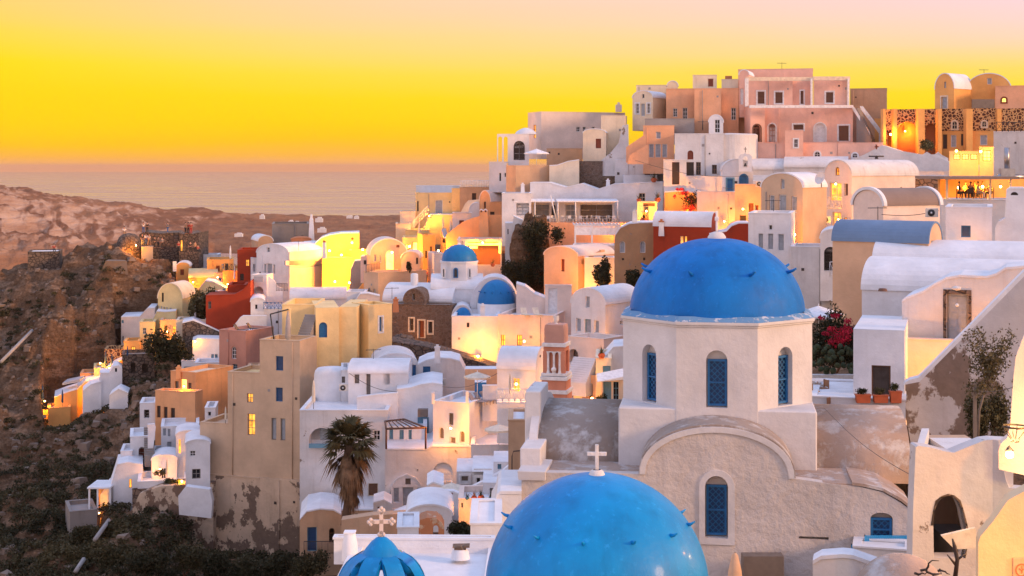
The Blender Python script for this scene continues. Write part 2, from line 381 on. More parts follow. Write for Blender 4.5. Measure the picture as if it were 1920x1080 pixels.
FOOT = []
class Bld:
    def __init__(s, name, label, cat, base, group=None):
        s.root = empty(name, base, label, cat, group); s.first = True
    def vol(s, pA, pC, D, yt, yb, pB=None, t=6, turn=0, mat=WH, roof='flat', rise=None, wins=(), ext=1.5, out=None, name='wall', rmat=None, par=.35, turnabs=None, bevel=0, batter=0, along=0, cope=True):
        th = math.atan(u_(pC))+R(turn) if turnabs is None else R(turnabs)
        if along:      # on the same wall plane as the volume before it, stepped forward by `along` metres
            th = s.th; a_, _ = s.fL.px(pC, YH); C_ = s.C+s.dL*a_-s.dR*along; D = C_.y
        s.th = th
        C = Vector((u_(pC)*D, D)); dL = Vector((-math.cos(th), math.sin(th))); dR = Vector((math.sin(th), math.cos(th)))
        fL, fR = Face(C, dL, dR), Face(C, dR, dL)
        LA = fL.px(pA, YH)[0]; LB = fR.px(pB, YH)[0] if pB is not None else t
        if LB < 0 or LB > 90: print('BAD LB', pA, pC, pB, LB); LB = 6
        zt = CZ+(YH-yt)/F*D; zb = CZ+(YH-yb)/F*D-ext
        FOOT.append((min(pA, pC), max(pA, pC, pB or 0), D, yb))
        s.C, s.dL, s.dR, s.LA, s.LB, s.zt, s.zb, s.fL, s.fR = C, dL, dR, LA, LB, zt, zb, fL, fR
        kR = roof in ('vaultR', 'shedR')
        f1, f2, L1, L2 = (fL, fR, LA, LB) if not kR else (fR, fL, LB, LA)
        rz = (rise*D/F) if rise is not None else L1/2
        if out: top = [f1.px(*p) for p in out]; top = [(min(max(a, 0), L1) if i in (0, len(out)-1) else a, z) for i, (a, z) in enumerate(top)]; top[0] = (L1, top[0][1]); top[-1] = (0, top[-1][1])
        elif roof in ('vault', 'vaultR'): top = [(L1/2+L1/2*math.cos(a), zt+rz*math.sin(a)) for a in np.linspace(0, math.pi, 19)]
        else: top = [(L1, zt), (0, zt)]
        ol = [(0, zb), (L1, zb)]+top
        h1, h2 = [], []
        for w in wins:
            side, kind, x0, y0, x1, y1 = w[:6]; fl = w[6] if len(w) > 6 else ''
            f = fL if side == 'L' else fR
            (h1 if f is f1 else h2).append(opening(s.root, f, kind, x0, y0, x1, y1, fl))
        m = MB()
        def face(f, outline, holes):
            polys = [[Vector((a, z, 0)) for a, z in outline]]+[[Vector((a, z, 0)) for a, z in h] for h, _ in holes]
            allp = [(p.x, p.y) for q in polys for p in q]
            tri = tessellate_polygon(polys)
            m.add([f.P(a, z) for a, z in allp], [tuple(t) for t in tri])
            for h, dep in holes:
                for i in range(len(h)):
                    j = (i+1) % len(h); m.quad(f.P(*h[i]), f.P(*h[j]), f.P(*h[j], dep), f.P(*h[i], dep))
                if dep > .8:
                    tt = tessellate_polygon([[Vector((a, z, 0)) for a, z in h]]); m.add([f.P(a, z, dep) for a, z in h], [tuple(t) for t in tt])
        face(f1, ol, h1)
        face(f2, [(0, zb), (L2, zb), (L2, top[-1][1]), (0, top[-1][1])], h2)
        def Q(a, z, b): p = f1.P(a, z, 0)+Vector((f2.d.x*b, f2.d.y*b, 0)); return p
        tt = tessellate_polygon([[Vector((a, z, 0)) for a, z in ol]])
        m.add([Q(a, z, L2) for a, z in ol], [tuple(t) for t in tt])
        m.quad(Q(L1, zb, 0), Q(L1, zb, L2), Q(*top[0], L2), Q(*top[0], 0))
        rm = rmat or WR
        if roof in ('vault', 'vaultR') or out:
            r = MB(); th_ = .10; ov = .05
            nn = len(top)
            def off(i, k):
                if not out:
                    a = math.pi*i/(nn-1); return (top[i][0]+math.cos(a)*k, top[i][1]+math.sin(a)*k)
                return (top[i][0], top[i][1]+k)
            for i in range(nn-1):
                p, q, P2, Q2 = off(i, -.02), off(i+1, -.02), off(i, th_), off(i+1, th_)
                r.hexa([Q(*p, -ov), Q(*q, -ov), Q(*q, L2+ov), Q(*p, L2+ov), Q(*P2, -ov), Q(*Q2, -ov), Q(*Q2, L2+ov), Q(*P2, L2+ov)])
            for i in range(len(r.sm)): r.sm[i] = False
            ro = r.build('roof' if s.first or name == 'wall' else 'roof', rm, s.root)
            for p in ro.data.polygons: p.use_smooth = True
            es = ro.modifiers.new('split', 'EDGE_SPLIT'); es.split_angle = R(38)
        elif not cope:
            MB().quad(Q(0,zt+.004,0), Q(L1,zt+.004,0), Q(L1,zt+.004,L2), Q(0,zt+.004,L2)).build('roof', rm, s.root)
        else:
            w = min(.28, L1*.2, L2*.2); zr = zt-par
            def ring(k, z): return [Q(k, z, k), Q(L1-k, z, k), Q(L1-k, z, L2-k), Q(k, z, L2-k)]
            o_, i_ = ring(0, zt), ring(w, zt); il = ring(w, zr)
            for i in range(4):
                j = (i+1) % 4; m.quad(o_[i], o_[j], i_[j], i_[i]); m.quad(i_[i], i_[j], il[j], il[i])
            MB().quad(*ring(w-.01, zr+.004)).build('roof', rm, s.root)
            cp = MB(); k = -.035          # thin lime-washed coping that sits proud of the wall
            for i in range(4):
                j = (i+1) % 4; a, b = ring(k, zt+.003), ring(w+.03, zt+.003)
                up = Vector((0, 0, .07)); cp.hexa([a[i], a[j], b[j], b[i], a[i]+up, a[j]+up, b[j]+up, b[i]+up])
            cp.build('coping', rm if rmat is None and mat in (WH, WW) else mat, s.root)
        o = m.build(name, mat, s.root, bevel=bevel)
        s.first = False
        rg = random.Random(int(pA*7+pC*13+D)); hgt = top[-1][1]-zb
        if not kR and not out and L1 > 3.2 and hgt > 3.5 and D > 70 and name in ('wall', 'wing', 'lower_wing') and mat not in (SL, ST, SD):
            busy = [(min(a for a, _ in h)-.25, max(a for a, _ in h)+.25) for h, _ in h1]
            free = [a for a in (rg.uniform(.35, L1-.35) for _ in range(14)) if not any(p < a < q for p, q in busy)]
            if free and rg.random() < .7:      # rain pipe down the facade
                a = free[0]; q = MB(); z1 = top[-1][1]-.15 if roof == 'flat' else top[-1][1]-.4
                q.tube([f1.P(a, z1, -.07), f1.P(a, (z1+zb)/2, -.07), f1.P(a, zb+1.6, -.07)], .045, 5); q.build('rain_pipe', GY if rg.random() < .5 else mat, s.root)
            for a in free[2:4]:                # little vent holes with a dark grille
                if rg.random() < .55:
                    z = zb+ext+(hgt-ext)*rg.uniform(.45, .85); q = MB(); w_ = rg.uniform(.10, .17)
                    q.hexa([f1.P(a+x, z+y, d) for d in (-.03, .02) for x, y in ((-w_,-w_),(w_,-w_),(w_,w_),(-w_,w_))]); q.build('vent', WOODD if rg.random() < .6 else GY, s.root)
        return s
    def top(s, dz=0): c = s.C+s.dL*(s.LA/2)+s.dR*(s.LB/2); return Vector((c.x, c.y, s.zt+dz))
    def add(s, mb, name, mat, **k): return mb.build(name, mat, s.root, **k)
def B(name, label, base, cat='house', group=None): return Bld(name, label, cat, base, group)
def H(name, label, cat, pA, pC, D, yt, yb, group=None, **k):
    """one-volume house"""
    b = Bld(name, label, cat, at((pA+pC)/2, yb, D+2), group); b.vol(pA, pC, D, yt, yb, **k); return b
def wallslab(name, label, pts, D, mat, th=.4, turn=0, cat='wall', bevel=0, parent=None, cap=None, turnabs=None):
    """a free-standing wall with the outline pts (photo pixels on its own vertical plane), th thick; turn rotates the plane"""
    pc = pts[0][0]; thh = math.atan(u_(pc))+R(turn) if turnabs is None else R(turnabs)
    C = Vector((u_(pc)*D, D)); f = Face(C, Vector((-math.cos(thh), math.sin(thh))), Vector((math.sin(thh), math.cos(thh))))
    P = [f.P(*f.px(*p)) for p in pts]
    return MB().slab(P, Vector((f.i.x, f.i.y, 0))*th).build(name, mat, parent, label if parent is None or label else None, cat if parent is None else None, bevel=bevel)

def lamp(px, py, D, power=60, r=.09, label='glowing wall lamp', name='lamp', col=(1,.33,.02), group='glowing lamps in the village', kind='wall', out=.35, cat='lamp'):
    """lantern: bracket or post, cage, bulb and its own light"""
    p = at(px, py, D); rt = empty(name, p, label, cat, group)
    m = MB()
    if kind == 'wall': m.tube([p+Vector((0, out, .12)), p+Vector((0, 0, .22)), p+Vector((0, 0, .14))], .02, 5)
    else: m.tube([p+Vector((0, 0, -kind)), p+Vector((0, 0, -.12))], .03, 6)
    m.lathe(p+Vector((0, 0, .10)), [(.12, 0), (.02, .10)], 8); m.build('bracket' if kind == 'wall' else 'post', IRON, rt)
    MB().ball(p, r, 10).build('bulb', BULB, rt)
    l = bpy.data.lights.new('light', 'POINT'); l.energy = power*LK*(1.7 if power < 250 else 1); l.color = col; l.shadow_soft_size = max(.12, r); 
    lo = bpy.data.objects.new('light', l); COL.objects.link(lo); lo.parent = rt; lo.location = (0, -(r+.16), 0)
    return rt
LK = 2.3
# ---------------- the ground: heights given as (distance, photo row) profiles along bearing columns
PROF = {
 -700: [(10,9000),(60,2400),(100,1700),(130,1350),(160,1050),(190,830),(215,690),(240,620),(252,640),(330,1527),(420,1320)],
 -250: [(10,9000),(60,2200),(100,1500),(130,1200),(160,930),(190,740),(212,600),(232,530),(245,560),(330,1527),(420,1320)],
 0:    [(10,9000),(60,1950),(100,1330),(130,1120),(150,980),(170,830),(190,690),(205,590),(222,492),(240,530),(330,1527),(420,1320)],
 120:  [(10,9000),(60,1950),(100,1320),(125,1100),(145,980),(160,870),(180,720),(200,580),(220,470),(240,510),(330,1527),(420,1320)],
 230:  [(10,9000),(60,1950),(100,1270),(125,1075),(145,950),(160,860),(180,700),(200,570),(214,462),(228,452),(245,520),(330,1527),(420,1320)],
 300:  [(10,9000),(60,1950),(100,1250),(125,1070),(140,965),(155,870),(170,760),(190,630),(205,530),(216,472),(230,468),(250,560),(330,1527),(420,1320)],
 400:  [(10,9000),(60,1950),(100,1250),(128,1060),(138,1010),(150,930),(165,800),(185,650),(200,560),(215,500),(232,498),(250,560),(330,1527),(420,1320)],
 500:  [(10,9000),(60,1950),(100,1250),(128,1090),(138,1030),(150,930),(165,800),(180,690),(200,600),(220,540),(235,520),(255,560),(335,1509),(420,1320)],
 620:  [(10,9000),(55,1900),(90,1300),(120,1100),(135,1030),(150,960),(160,840),(176,700),(195,600),(215,520),(240,492),(262,520),(345,1474),(430,1320)],
 760:  [(10,9000),(50,1800),(80,1300),(110,1100),(130,1000),(145,960),(160,860),(172,690),(186,640),(200,600),(225,500),(250,470),(270,480),(350,1457),(440,1320)],
 900:  [(10,9000),(30,1900),(50,1650),(80,1300),(105,1120),(125,1010),(142,950),(160,800),(172,690),(184,640),(200,560),(220,460),(245,410),(270,420),(360,1425),(440,1320)],
 1020: [(10,9000),(30,1700),(60,1400),(90,1160),(120,960),(145,880),(160,780),(175,680),(188,640),(200,520),(210,430),(225,360),(250,330),(275,340),(380,1366),(440,1320)],
 1200: [(10,9000),(30,1500),(56,1300),(75,1150),(100,960),(130,760),(155,660),(175,600),(190,520),(202,400),(215,330),(235,300),(265,290),(300,310),(400,1312),(450,1320)],
 1400: [(10,9000),(30,1400),(56,1240),(70,1120),(90,800),(110,700),(130,600),(150,500),(170,420),(182,360),(190,325),(205,285),(230,270),(260,270),(300,300),(400,1312),(450,1320)],
 1600: [(10,9000),(30,1350),(52,1160),(61,1110),(69,960),(78,810),(90,720),(110,620),(130,520),(150,440),(170,385),(178,350),(190,300),(215,280),(250,280),(300,300),(400,1312),(450,1320)],
 1800: [(10,9000),(20,1400),(40,1180),(54,1080),(62,980),(70,860),(80,760),(90,650),(110,540),(130,450),(150,400),(170,360),(178,340),(195,295),(250,290),(300,310),(400,1312),(450,1320)],
 2300: [(10,9000),(20,1400),(40,1100),(54,1000),(62,950),(70,820),(80,720),(90,600),(110,500),(130,420),(150,340),(170,300),(195,290),(250,290),(300,310),(400,1312),(450,1320)],
}
PXK = sorted(PROF)
def ground_z(px, D):
    """height of the ground along bearing px at distance D (arrays)"""
    px = np.atleast_1d(np.asarray(px, float)); D = np.atleast_1d(np.asarray(D, float))
    Zs = []
    for k in PXK:
        d = [a for a, _ in PROF[k]]; z = [CZ+(YH-y)/F*a for a, y in PROF[k]]
        z = [max(q, -8) if i else max(q, 20) for i, q in enumerate(z)]
        Zs.append(np.interp(D, d, z))
    Zs = np.array(Zs); i = np.clip(np.searchsorted(PXK, px, 'right')-1, 0, len(PXK)-2)
    a = np.array(PXK)[i]; b = np.array(PXK)[i+1]; t = np.clip((px-a)/(b-a), 0, 1); t = t*t*(3-2*t)
    n = np.arange(px.size)
    return Zs[i, n]*(1-t)+Zs[i+1, n]*t
def grid_mesh(name, X, Y, Z, mat, kind='structure', smooth=True):
    nr, nc = X.shape; V = np.stack([X, Y, Z], -1).reshape(-1, 3)
    i = np.arange(nr*nc).reshape(nr, nc); f = np.stack([i[:-1,:-1], i[:-1,1:], i[1:,1:], i[1:,:-1]], -1).reshape(-1, 4)
    me = bpy.data.meshes.new(name); me.vertices.add(len(V)); me.vertices.foreach_set('co', V.ravel())
    me.loops.add(f.size); me.loops.foreach_set('vertex_index', f.ravel()); me.polygons.add(len(f))
    me.polygons.foreach_set('loop_start', np.arange(len(f))*4); me.polygons.foreach_set('use_smooth', [smooth]*len(f))
    me.materials.append(mat); me.update(); me.validate()
    o = bpy.data.objects.new(name, me); COL.objects.link(o); return tag(o, kind=kind)
def fnoise(x, y, z, oct=5):
    return noise.fractal(Vector((x, y, z)), .9, 2.1, oct)
def ridged(x, y, z): return noise.ridged_multi_fractal(Vector((x, y, z)), .8, 2.1, 6, .9, 2.0)
def rough_amp(px, D):
    a = np.interp(px, [-800, 420, 600, 760], [1.5, 1.3, .7, .25])
    return a*np.interp(D, [60, 130, 225, 300], [.8, 1., 1., 2.5])
def earth(name, c1, c2, c3, rockc, sc=1.):
    m, t, p = base_mat(name); p.inputs['Roughness'].default_value = .98; p.inputs['Specular IOR Level'].default_value = .15
    a = noise_n(t, .06*sc, 6, .65); b = noise_n(t, .55*sc, 6, .7); g = noise_n(t, 3*sc, 5, .7); s = noise_n(t, .25*sc, 5, .6, mscale=(1, 1, 3.5))
    c = mixc(t, mapr(t, b.outputs[0], .35, .65), c1, c2)
    c = mixc(t, mapr(t, a.outputs[0], .45, .60), c, c3)
    c = mixc(t, mapr(t, s.outputs[0], .52, .62, 0, .8), c, rockc)
    c = mixc(t, mapr(t, g.outputs[0], .40, .70, 0, .65), c, tuple(x*.35 for x in c1))
    t.links.new(c, p.inputs['Base Color'])
    bump(t, p, [(b.outputs[0], .9/sc), (g.outputs[0], .25/sc), (s.outputs[0], .8/sc)], .9)
    return m
GROUND = earth('cliff_earth', (.13,.075,.042), (.27,.16,.095), (.16,.085,.045), (.38,.24,.15))
def build_ground():
    px = np.concatenate([np.arange(-700, 760, 5.), np.arange(760, 2320, 16.)])
    D = np.concatenate([np.linspace(12, 90, 40), np.linspace(91, 250, 190), np.linspace(254, 420, 24)])
    PX, DD = np.meshgrid(px, D); Z = ground_z(PX.ravel(), DD.ravel()).reshape(PX.shape)
    X = u_(PX)*DD; A = rough_amp(PX, DD); nz = np.zeros(PX.shape)
    for i in range(PX.shape[0]):
        for j in range(PX.shape[1]):
            if A[i, j] > .2:
                x, y, z = X[i, j], DD[i, j], Z[i, j]
                nz[i, j] = (ridged(x*.055, y*.055, z*.03)-1.1)*1.5+fnoise(x*.3, y*.3, z*.12)*1.0+(ridged(x*.2, y*.2, z*.09)-1.1)*.75
    Z = Z+nz*A-.25*(A > .4)
    for p0, p1, Dv, yb in FOOT:          # the slope never climbs over the foot of a house that stands on it
        if p1 > 800: continue
        w = (np.clip((PX-(p0-14))/8, 0, 1)*np.clip(((p1+10)-PX)/8, 0, 1)*np.clip((DD-(Dv-16))/6, 0, 1)*np.clip((Dv+7-DD)/3, 0, 1))
        lim = CZ+(YH-(yb+2))/F*DD-.3
        Z = np.where(Z > lim, Z*(1-w)+lim*w, Z)
    grid_mesh('hillside_ground', X, DD, Z, GROUND)
def gz(px, D): return float(ground_z(px, D)[0])

def sea_mat():
    m, t, p = base_mat('sea_water'); p.inputs['Base Color'].default_value = (.38,.18,.12,1); p.inputs['Specular IOR Level'].default_value = .22; p.inputs['Roughness'].default_value = .22
    g = N('ShaderNodeNewGeometry', t)
    a = noise_n(t, .028, 6, .62, mscale=(.35, 1, 1)); b = noise_n(t, .006, 4, .6, mscale=(.25, 1, 1)); c = noise_n(t, .0012, 4, .6, mscale=(.25, 1, 1))
    t.links.new(mapr(t, b.outputs[0], .3, .7, .12, .38), p.inputs['Roughness'])
    bump(t, p, [(a.outputs[0], 5.), (b.outputs[0], 12.), (c.outputs[0], 30.)], .8); return m
def build_sea():
    rs = np.concatenate([np.linspace(200, 3000, 10), np.geomspace(3300, 40500, 30)]); an = np.linspace(-R(50), R(50), 60)
    A, RR = np.meshgrid(an, rs); grid_mesh('sea', np.sin(A)*RR, np.cos(A)*RR, np.zeros(A.shape), sea_mat())
build_sea()

def build_headland():
    """the low cape across the bay"""
    px = np.arange(-700, 1100, 4.)
    near = lambda p: np.interp(p, [-700, -200, 0, 120, 230, 330, 400, 480, 620, 760, 1100], [1900, 1900, 1950, 2000, 2100, 2250, 2500, 2450, 2300, 2300, 2300])
    # rows of the crest line in the photograph and its distance
    cr = lambda p: np.interp(p, [-700, -200, 0, 40, 120, 200, 300, 420, 560, 740, 1100], [250, 330, 347, 351, 366, 380, 392, 398, 405, 408, 410])
    n = 90; t = np.linspace(0, 1, n)
    P, T = np.meshgrid(px, t); Dn = near(P)
    Dc = np.interp(P, [-700, 0, 300, 560, 740, 1100], [2350, 2450, 2900, 3300, 3500, 3500]); D = Dn+(Dc*1.12-Dn)*T
    zc = CZ+(YH-cr(P))/F*Dc                      # crest height
    tc = (Dc-Dn)/(Dc*1.12-Dn); k = np.clip(T/tc, 0, 1)
    left = np.clip((330-P)/330, 0, 1.2)          # steep white cliff on the left
    prof = (1-left.clip(0, 1))*(np.clip(k/.10, 0, 1)**.7*.22+.78*k**1.15)+left.clip(0, 1)*(np.interp(k, [0, .10, .35, .62, .8, 1], [0, .25, .42, .86, .95, 1]))
    back = np.clip((T-tc)/(1-tc), 0, 1)
    Z = zc*prof*(1-back**2)-6*(T < .005)-6*(back > .98)
    X = u_(P)*D
    for i in range(1, n):
        for j in range(P.shape[1]):
            x, y = X[i, j], D[i, j]
            s = min(1, k[i, j]*6)*(1-back[i, j])
            Z[i, j] += s*(fnoise(x*.006, y*.006, 1)*10+(ridged(x*.021, y*.013, 3)-1.1)*(15*left[i, j]*(1-k[i, j]*.7) + 4))
    m, t_, p = base_mat('headland_rock'); p.inputs['Roughness'].default_value = 1; p.inputs['Specular IOR Level'].default_value = .05
    a = noise_n(t_, .006, 6, .7, mscale=(1, 1, 2)); b = noise_n(t_, .02, 6, .7, mscale=(1, .35, 4)); g = N('ShaderNodeNewGeometry', t_)
    sp = N('ShaderNodeSeparateXYZ', t_); t_.links.new(g.outputs['Normal'], sp.inputs[0]); ps = N('ShaderNodeSeparateXYZ', t_); t_.links.new(g.outputs['Position'], ps.inputs[0])
    c = mixc(t_, mapr(t_, a.outputs[0], .4, .6), (.20,.09,.05), (.32,.16,.085))
    c = mixc(t_, mapr(t_, b.outputs[0], .5, .66, 0, .8), c, (.19,.10,.065))
    mm = N('ShaderNodeMath', t_, operation='MULTIPLY'); t_.links.new(mapr(t_, sp.outputs[2], .95, .87), mm.inputs[0]); t_.links.new(mapr(t_, ps.outputs[2], 22, 38), mm.inputs[1])
    m2 = N('ShaderNodeMath', t_, operation='MULTIPLY'); t_.links.new(mm.outputs[0], m2.inputs[0]); t_.links.new(mapr(t_, ps.outputs[0], -380, -640), m2.inputs[1])
    c = mixc(t_, m2.outputs[0], c, mixc(t_, mapr(t_, b.outputs[0], .35, .6), (.56,.39,.29), (.33,.19,.125)))
    t_.links.new(c, p.inputs['Base Color']); bump(t_, p, [(b.outputs[0], 12), (a.outputs[0], 10)], .8)
    grid_mesh('headland_hills', X, D, Z, m)
build_headland()
# ---------------- the big blue-domed church, squared up to its own axis
def blue_dome_mat(name, c1, c2, rough, coat=0):
    m, t, p = base_mat(name); a = noise_n(t, .5, 5, .6); b = noise_n(t, 2.5, 5, .6); st = noise_n(t, 1.2, 4, .6, mscale=(1.5, 1.5, .2))
    c = mixc(t, mapr(t, a.outputs[0], .3, .7), c1, c2); c = mixc(t, mapr(t, st.outputs[0], .48, .75, 0, .42), c, tuple(x*.55 for x in c1))
    sc_ = noise_n(t, 5, 8, .75); c = mixc(t, mapr(t, sc_.outputs[0], .56, .68, 0, .5), c, tuple(min(1,x*1.3+.03) for x in c2)); spots = noise_n(t, 2.4, 2, .5); c = mixc(t, mapr(t, spots.outputs[0], .80, .81), c, (.5,.45,.4))
    t.links.new(c, p.inputs['Base Color']); p.inputs['Specular IOR Level'].default_value = .28; p.inputs['Coat Weight'].default_value = coat; p.inputs['Coat Roughness'].default_value = .12
    t.links.new(mapr(t, b.outputs[0], .3, .7, rough*.85, rough*1.2), p.inputs['Roughness'])
    bump(t, p, [(b.outputs[0], .02), (a.outputs[0], .10), (noise_n(t, 14, 3).outputs[0], .006)], .5); return m
DOME1 = blue_dome_mat('matt_blue_dome_paint', (.0,.125,.43), (.0,.185,.60), .6)
DOME2 = blue_dome_mat('glossy_blue_dome_paint', (.0,.19,.50), (.0,.29,.68), .48, .06)
LAT = flat('lattice_blue_paint', (.01,.14,.33), .5)
class Axis:
    def __init__(s, px, D):
        s.O = Vector((u_(px)*D, D)); f = Vector((u_(px), 1)).normalized(); s.f = f; s.r = Vector((f.y, -f.x)); s.D = D; s.k = D/F; s.px = px
    def P(s, x, y, z): q = s.O+s.r*x+s.f*y; return Vector((q.x, q.y, z))
    def z(s, py, y=0): return CZ+(YH-py)/F*(s.O.y+s.f.y*y)
    def x(s, px, y=0):
        q = s.O+s.f*y; u = u_(px); return (u*q.y-q.x)/(s.r.x-u*s.r.y)
def lattice(m, f, x0, x1, z0, z1, dep, step=.17, w=.028):
    """diagonal lattice of thin bars in the plane, clipped to the rectangle"""
    W_, H_ = x1-x0, z1-z0
    for sg in (1, -1):
        c = -H_
        while c < W_+H_:
            pts = []
            for t in (0, 1):
                pass
            # line: a = c + sg*(z) style, clip
            za, zb = 0, H_
            a_ = lambda z: (c+z) if sg == 1 else (c-z+H_)
            lo, hi = za, zb
            if sg == 1: lo, hi = max(lo, -c), min(hi, W_-c)
            else: lo, hi = max(lo, c+H_-W_), min(hi, c+H_)
            if hi-lo > .05:
                dx = w*.7
                m.hexa([f(x0+a_(z)+s*dx, z0+z, dep+q+(.012 if sg > 0 else 0)) for q in (0, .012) for z, s in ((lo, -1), (lo, 1), (hi, 1), (hi, -1))])
            c += step*1.414
def lattice_window(root, f, x0, x1, z0, z1, dep, name='shutter', fmat=None):
    """blue framed lattice leaf"""
    m = MB(); fw = .09
    for a, b, c, d in ((x0, x0+fw, z0, z1), (x1-fw, x1, z0, z1), (x0+fw, x1-fw, z0, z0+fw), (x0+fw, x1-fw, z1-fw, z1), (x0+fw, x1-fw, (z0+z1)/2-.03, (z0+z1)/2+.03)):
        m.hexa([f(x, z, dep-.04+q) for q in (0, .08) for x, z in ((a, c), (b, c), (b, d), (a, d))])
    o = m.build(name, BLUE, root)
    l = MB(); lattice(l, f, x0+fw, x1-fw, z0+fw, z1-fw, dep); l.build('lattice', LAT, o)
    MB().quad(f(x0, z0, dep+.07), f(x1, z0, dep+.07), f(x1, z1, dep+.07), f(x0, z1, dep+.07)).build('backing', DBL, o)
def church():
    A = Axis(1344, 60); root = empty('blue_domed_church', A.P(0, 4, A.z(1100)), 'large white church with a matt blue dome on an eight-sided drum', 'church')
    hw = 4.05; zc = A.z(607); zd = A.z(768); zb = A.z(874); cen = 4.05; k = hw*math.tan(R(22.5))
    CH = plaster('church_white_plaster', (.70,.68,.68), .14, (.45,.38,.34)); RG = plaster('church_rough_plaster', (.66,.60,.56), .4, (.40,.33,.29), patch=((.42,.36,.33), .64, .35), bmp=2.6)
    octp = [(-k, 0), (k, 0), (hw, hw-k), (hw, hw+k), (k, 2*hw), (-k, 2*hw), (-hw, hw+k), (-hw, hw-k)]
    m = MB()
    for i in range(8):
        (x0, y0), (x1, y1) = octp[i], octp[(i+1) % 8]; L = math.hypot(x1-x0, y1-y0); dx, dy = (x1-x0)/L, (y1-y0)/L; nx, ny = -dy, dx
        def f(a, z, d=0, x0=x0, y0=y0, dx=dx, dy=dy, nx=nx, ny=ny): return A.P(x0+dx*a+nx*d, y0+dy*a+ny*d, z)
        if i in (0, 1, 7, 2, 6):
            # arched niche, sized from the front face
            ww = .88/2; c = L/2; z0 = A.z(765); z1 = A.z(657)
            if i in (1, 7): z0, z1 = A.z(757, 1.2), A.z(648, 1.2)
            hole = arch_pts(c-ww, c+ww, z0, z1, 14); outl = rect_pts(0, L, zd-.6, zc)
            tri = tessellate_polygon([[Vector((a, b, 0)) for a, b in outl], [Vector((a, b, 0)) for a, b in hole]])
            m.add([f(a, b) for a, b in outl+hole], [tuple(t) for t in tri])
            dep = .38
            for q in range(len(hole)): m.quad(f(*hole[q]), f(*hole[(q+1) % len(hole)]), f(*hole[(q+1) % len(hole)], dep), f(*hole[q], dep))
            tri = tessellate_polygon([[Vector((a, b, 0)) for a, b in hole]]); m.add([f(a, b, dep) for a, b in hole], [tuple(t) for t in tri])
            lattice_window(root, f, c-ww+.06, c+ww-.02, z0+.05, z1-.40, dep-.10)
        else: m.quad(f(0, zd-.6), f(L, zd-.6), f(L, zc), f(0, zc))
    m.build('drum', CH, root)
    m = MB()   # square block under the drum
    m.hexa([A.P(x, y, z) for z in (A.z(1050), zd) for x, y in ((-hw-.05, .015), (hw+.05, .015), (hw+.05, 2*hw), (-hw-.05, 2*hw))]); m.build('crossing_block', CH, root, bevel=.08)
    m = MB()   # stepped cornice
    for e, z0, z1 in ((.06, zc-.16, zc-.08), (.11, zc-.08, zc+.06)):
        s = (hw+e)/hw; P = [A.P(x*s, (y-hw)*s+hw, z0) for x, y in octp]+[A.P(x*s, (y-hw)*s+hw, z1) for x, y in octp]
        m.add(P, [tuple(range(7, -1, -1)), tuple(range(8, 16))]+[(i, (i+1) % 8, 8+(i+1) % 8, 8+i) for i in range(8)])
    m.build('cornice', CH, root, bevel=.03)
    m = MB(); c0 = A.P(0, hw, zc+.07)       # blue paint spilling on to the cornice ledge
    s = (hw+.10)/hw; P = [A.P(x*s, (y-hw)*s+hw, zc+.064) for x, y in octp]+[A.P(x*s*.9, (y-hw)*s*.9+hw, zc+.26) for x, y in octp]
    m.add(P, [(i, (i+1) % 8, 8+(i+1) % 8, 8+i) for i in range(8)]); m.build('dome_skirt', plaster('blue_skirt', (.16,.33,.52), .1, (.3,.4,.5), patch=((.6,.62,.66), .56, 2.2)), root)
    c = A.P(0, hw, zc+.06); r0 = 3.86; hh = A.z(446, hw)-c.z; n = 26
    prof = [(r0*1.005, 0)]+[(r0*math.cos(a)**.94 if math.cos(a) > 1e-4 else 0, hh*math.sin(a)**1.02) for a in np.linspace(.02, math.pi/2-.02, n)]
    MB().lathe(c, prof, 72).build('dome', DOME1, root)
    ang0 = math.atan2(-A.f.y, -A.f.x)
    for j in range(8):
        a = ang0+R(-19+45*j); el = .60; rr = r0*math.cos(el)**.94; d = Vector((math.cos(a), math.sin(a), 0)); p = c+d*(rr-.08)+Vector((0, 0, hh*math.sin(el)))
        m = MB(); m.tube([p, p+d*.30+Vector((0, 0, .10)), p+d*.46+Vector((0, 0, .20))], [.085, .065, .045], 7); m.build('dome_peg', DOME1, root)
    m = MB(); m.lathe(c+Vector((0, 0, hh-.06)), [(.42, 0), (.40, .12), (.28, .28), (.12, .34)], 16); m.build('finial_base', WW, root)
    p = c+Vector((0, 0, hh+.25)); m = MB(); m.box(p, A.r.to_3d()*.10, A.f.to_3d()*.10, (0, 0, .95)); m.box(p+Vector((0, 0, .52)), A.r.to_3d()*.18, A.f.to_3d()*.62, (0, 0, .16)); m.build('cross', TR, root, bevel=.02)
    # nave gable: pointed-round arch, in front of the block
    yf = -2.3; xa, xb = A.x(1200, yf), A.x(1489, yf); cx = (xa+xb)/2; zs = A.z(893, yf); za = A.z(801, yf); hwN = (xb-xa)/2; zlow = A.z(1200, yf)
    def arc(h_, top, n=30, c=cx, z0=zs): return [(c+h_*math.cos(a), z0+(top-z0)*(math.sin(a)**.92 if math.sin(a) > 0 else 0)) for a in np.linspace(0, math.pi, n)]
    x0, x1 = A.x(978, yf), A.x(1712, yf)
    # right and left aisle shoulders of the front wall
    right = [(A.x(1712, yf), A.z(948, yf)), (A.x(1690, yf), A.z(932, yf)), (A.x(1655, yf), A.z(913, yf)), (A.x(1610, yf), A.z(904, yf)), (A.x(1560, yf), A.z(901, yf))]
    outl = [(x0, zlow), (x1, zlow)]+right+arc(hwN, za)+[(A.x(1010, yf), A.z(896, yf)), (x0, A.z(896, yf))]
    def f(a, z, d=0): return A.P(a, yf+d, z)
    wx0, wx1, wz0, wz1 = A.x(1322, yf), A.x(1365, yf), A.z(1009, yf), A.z(892, yf)
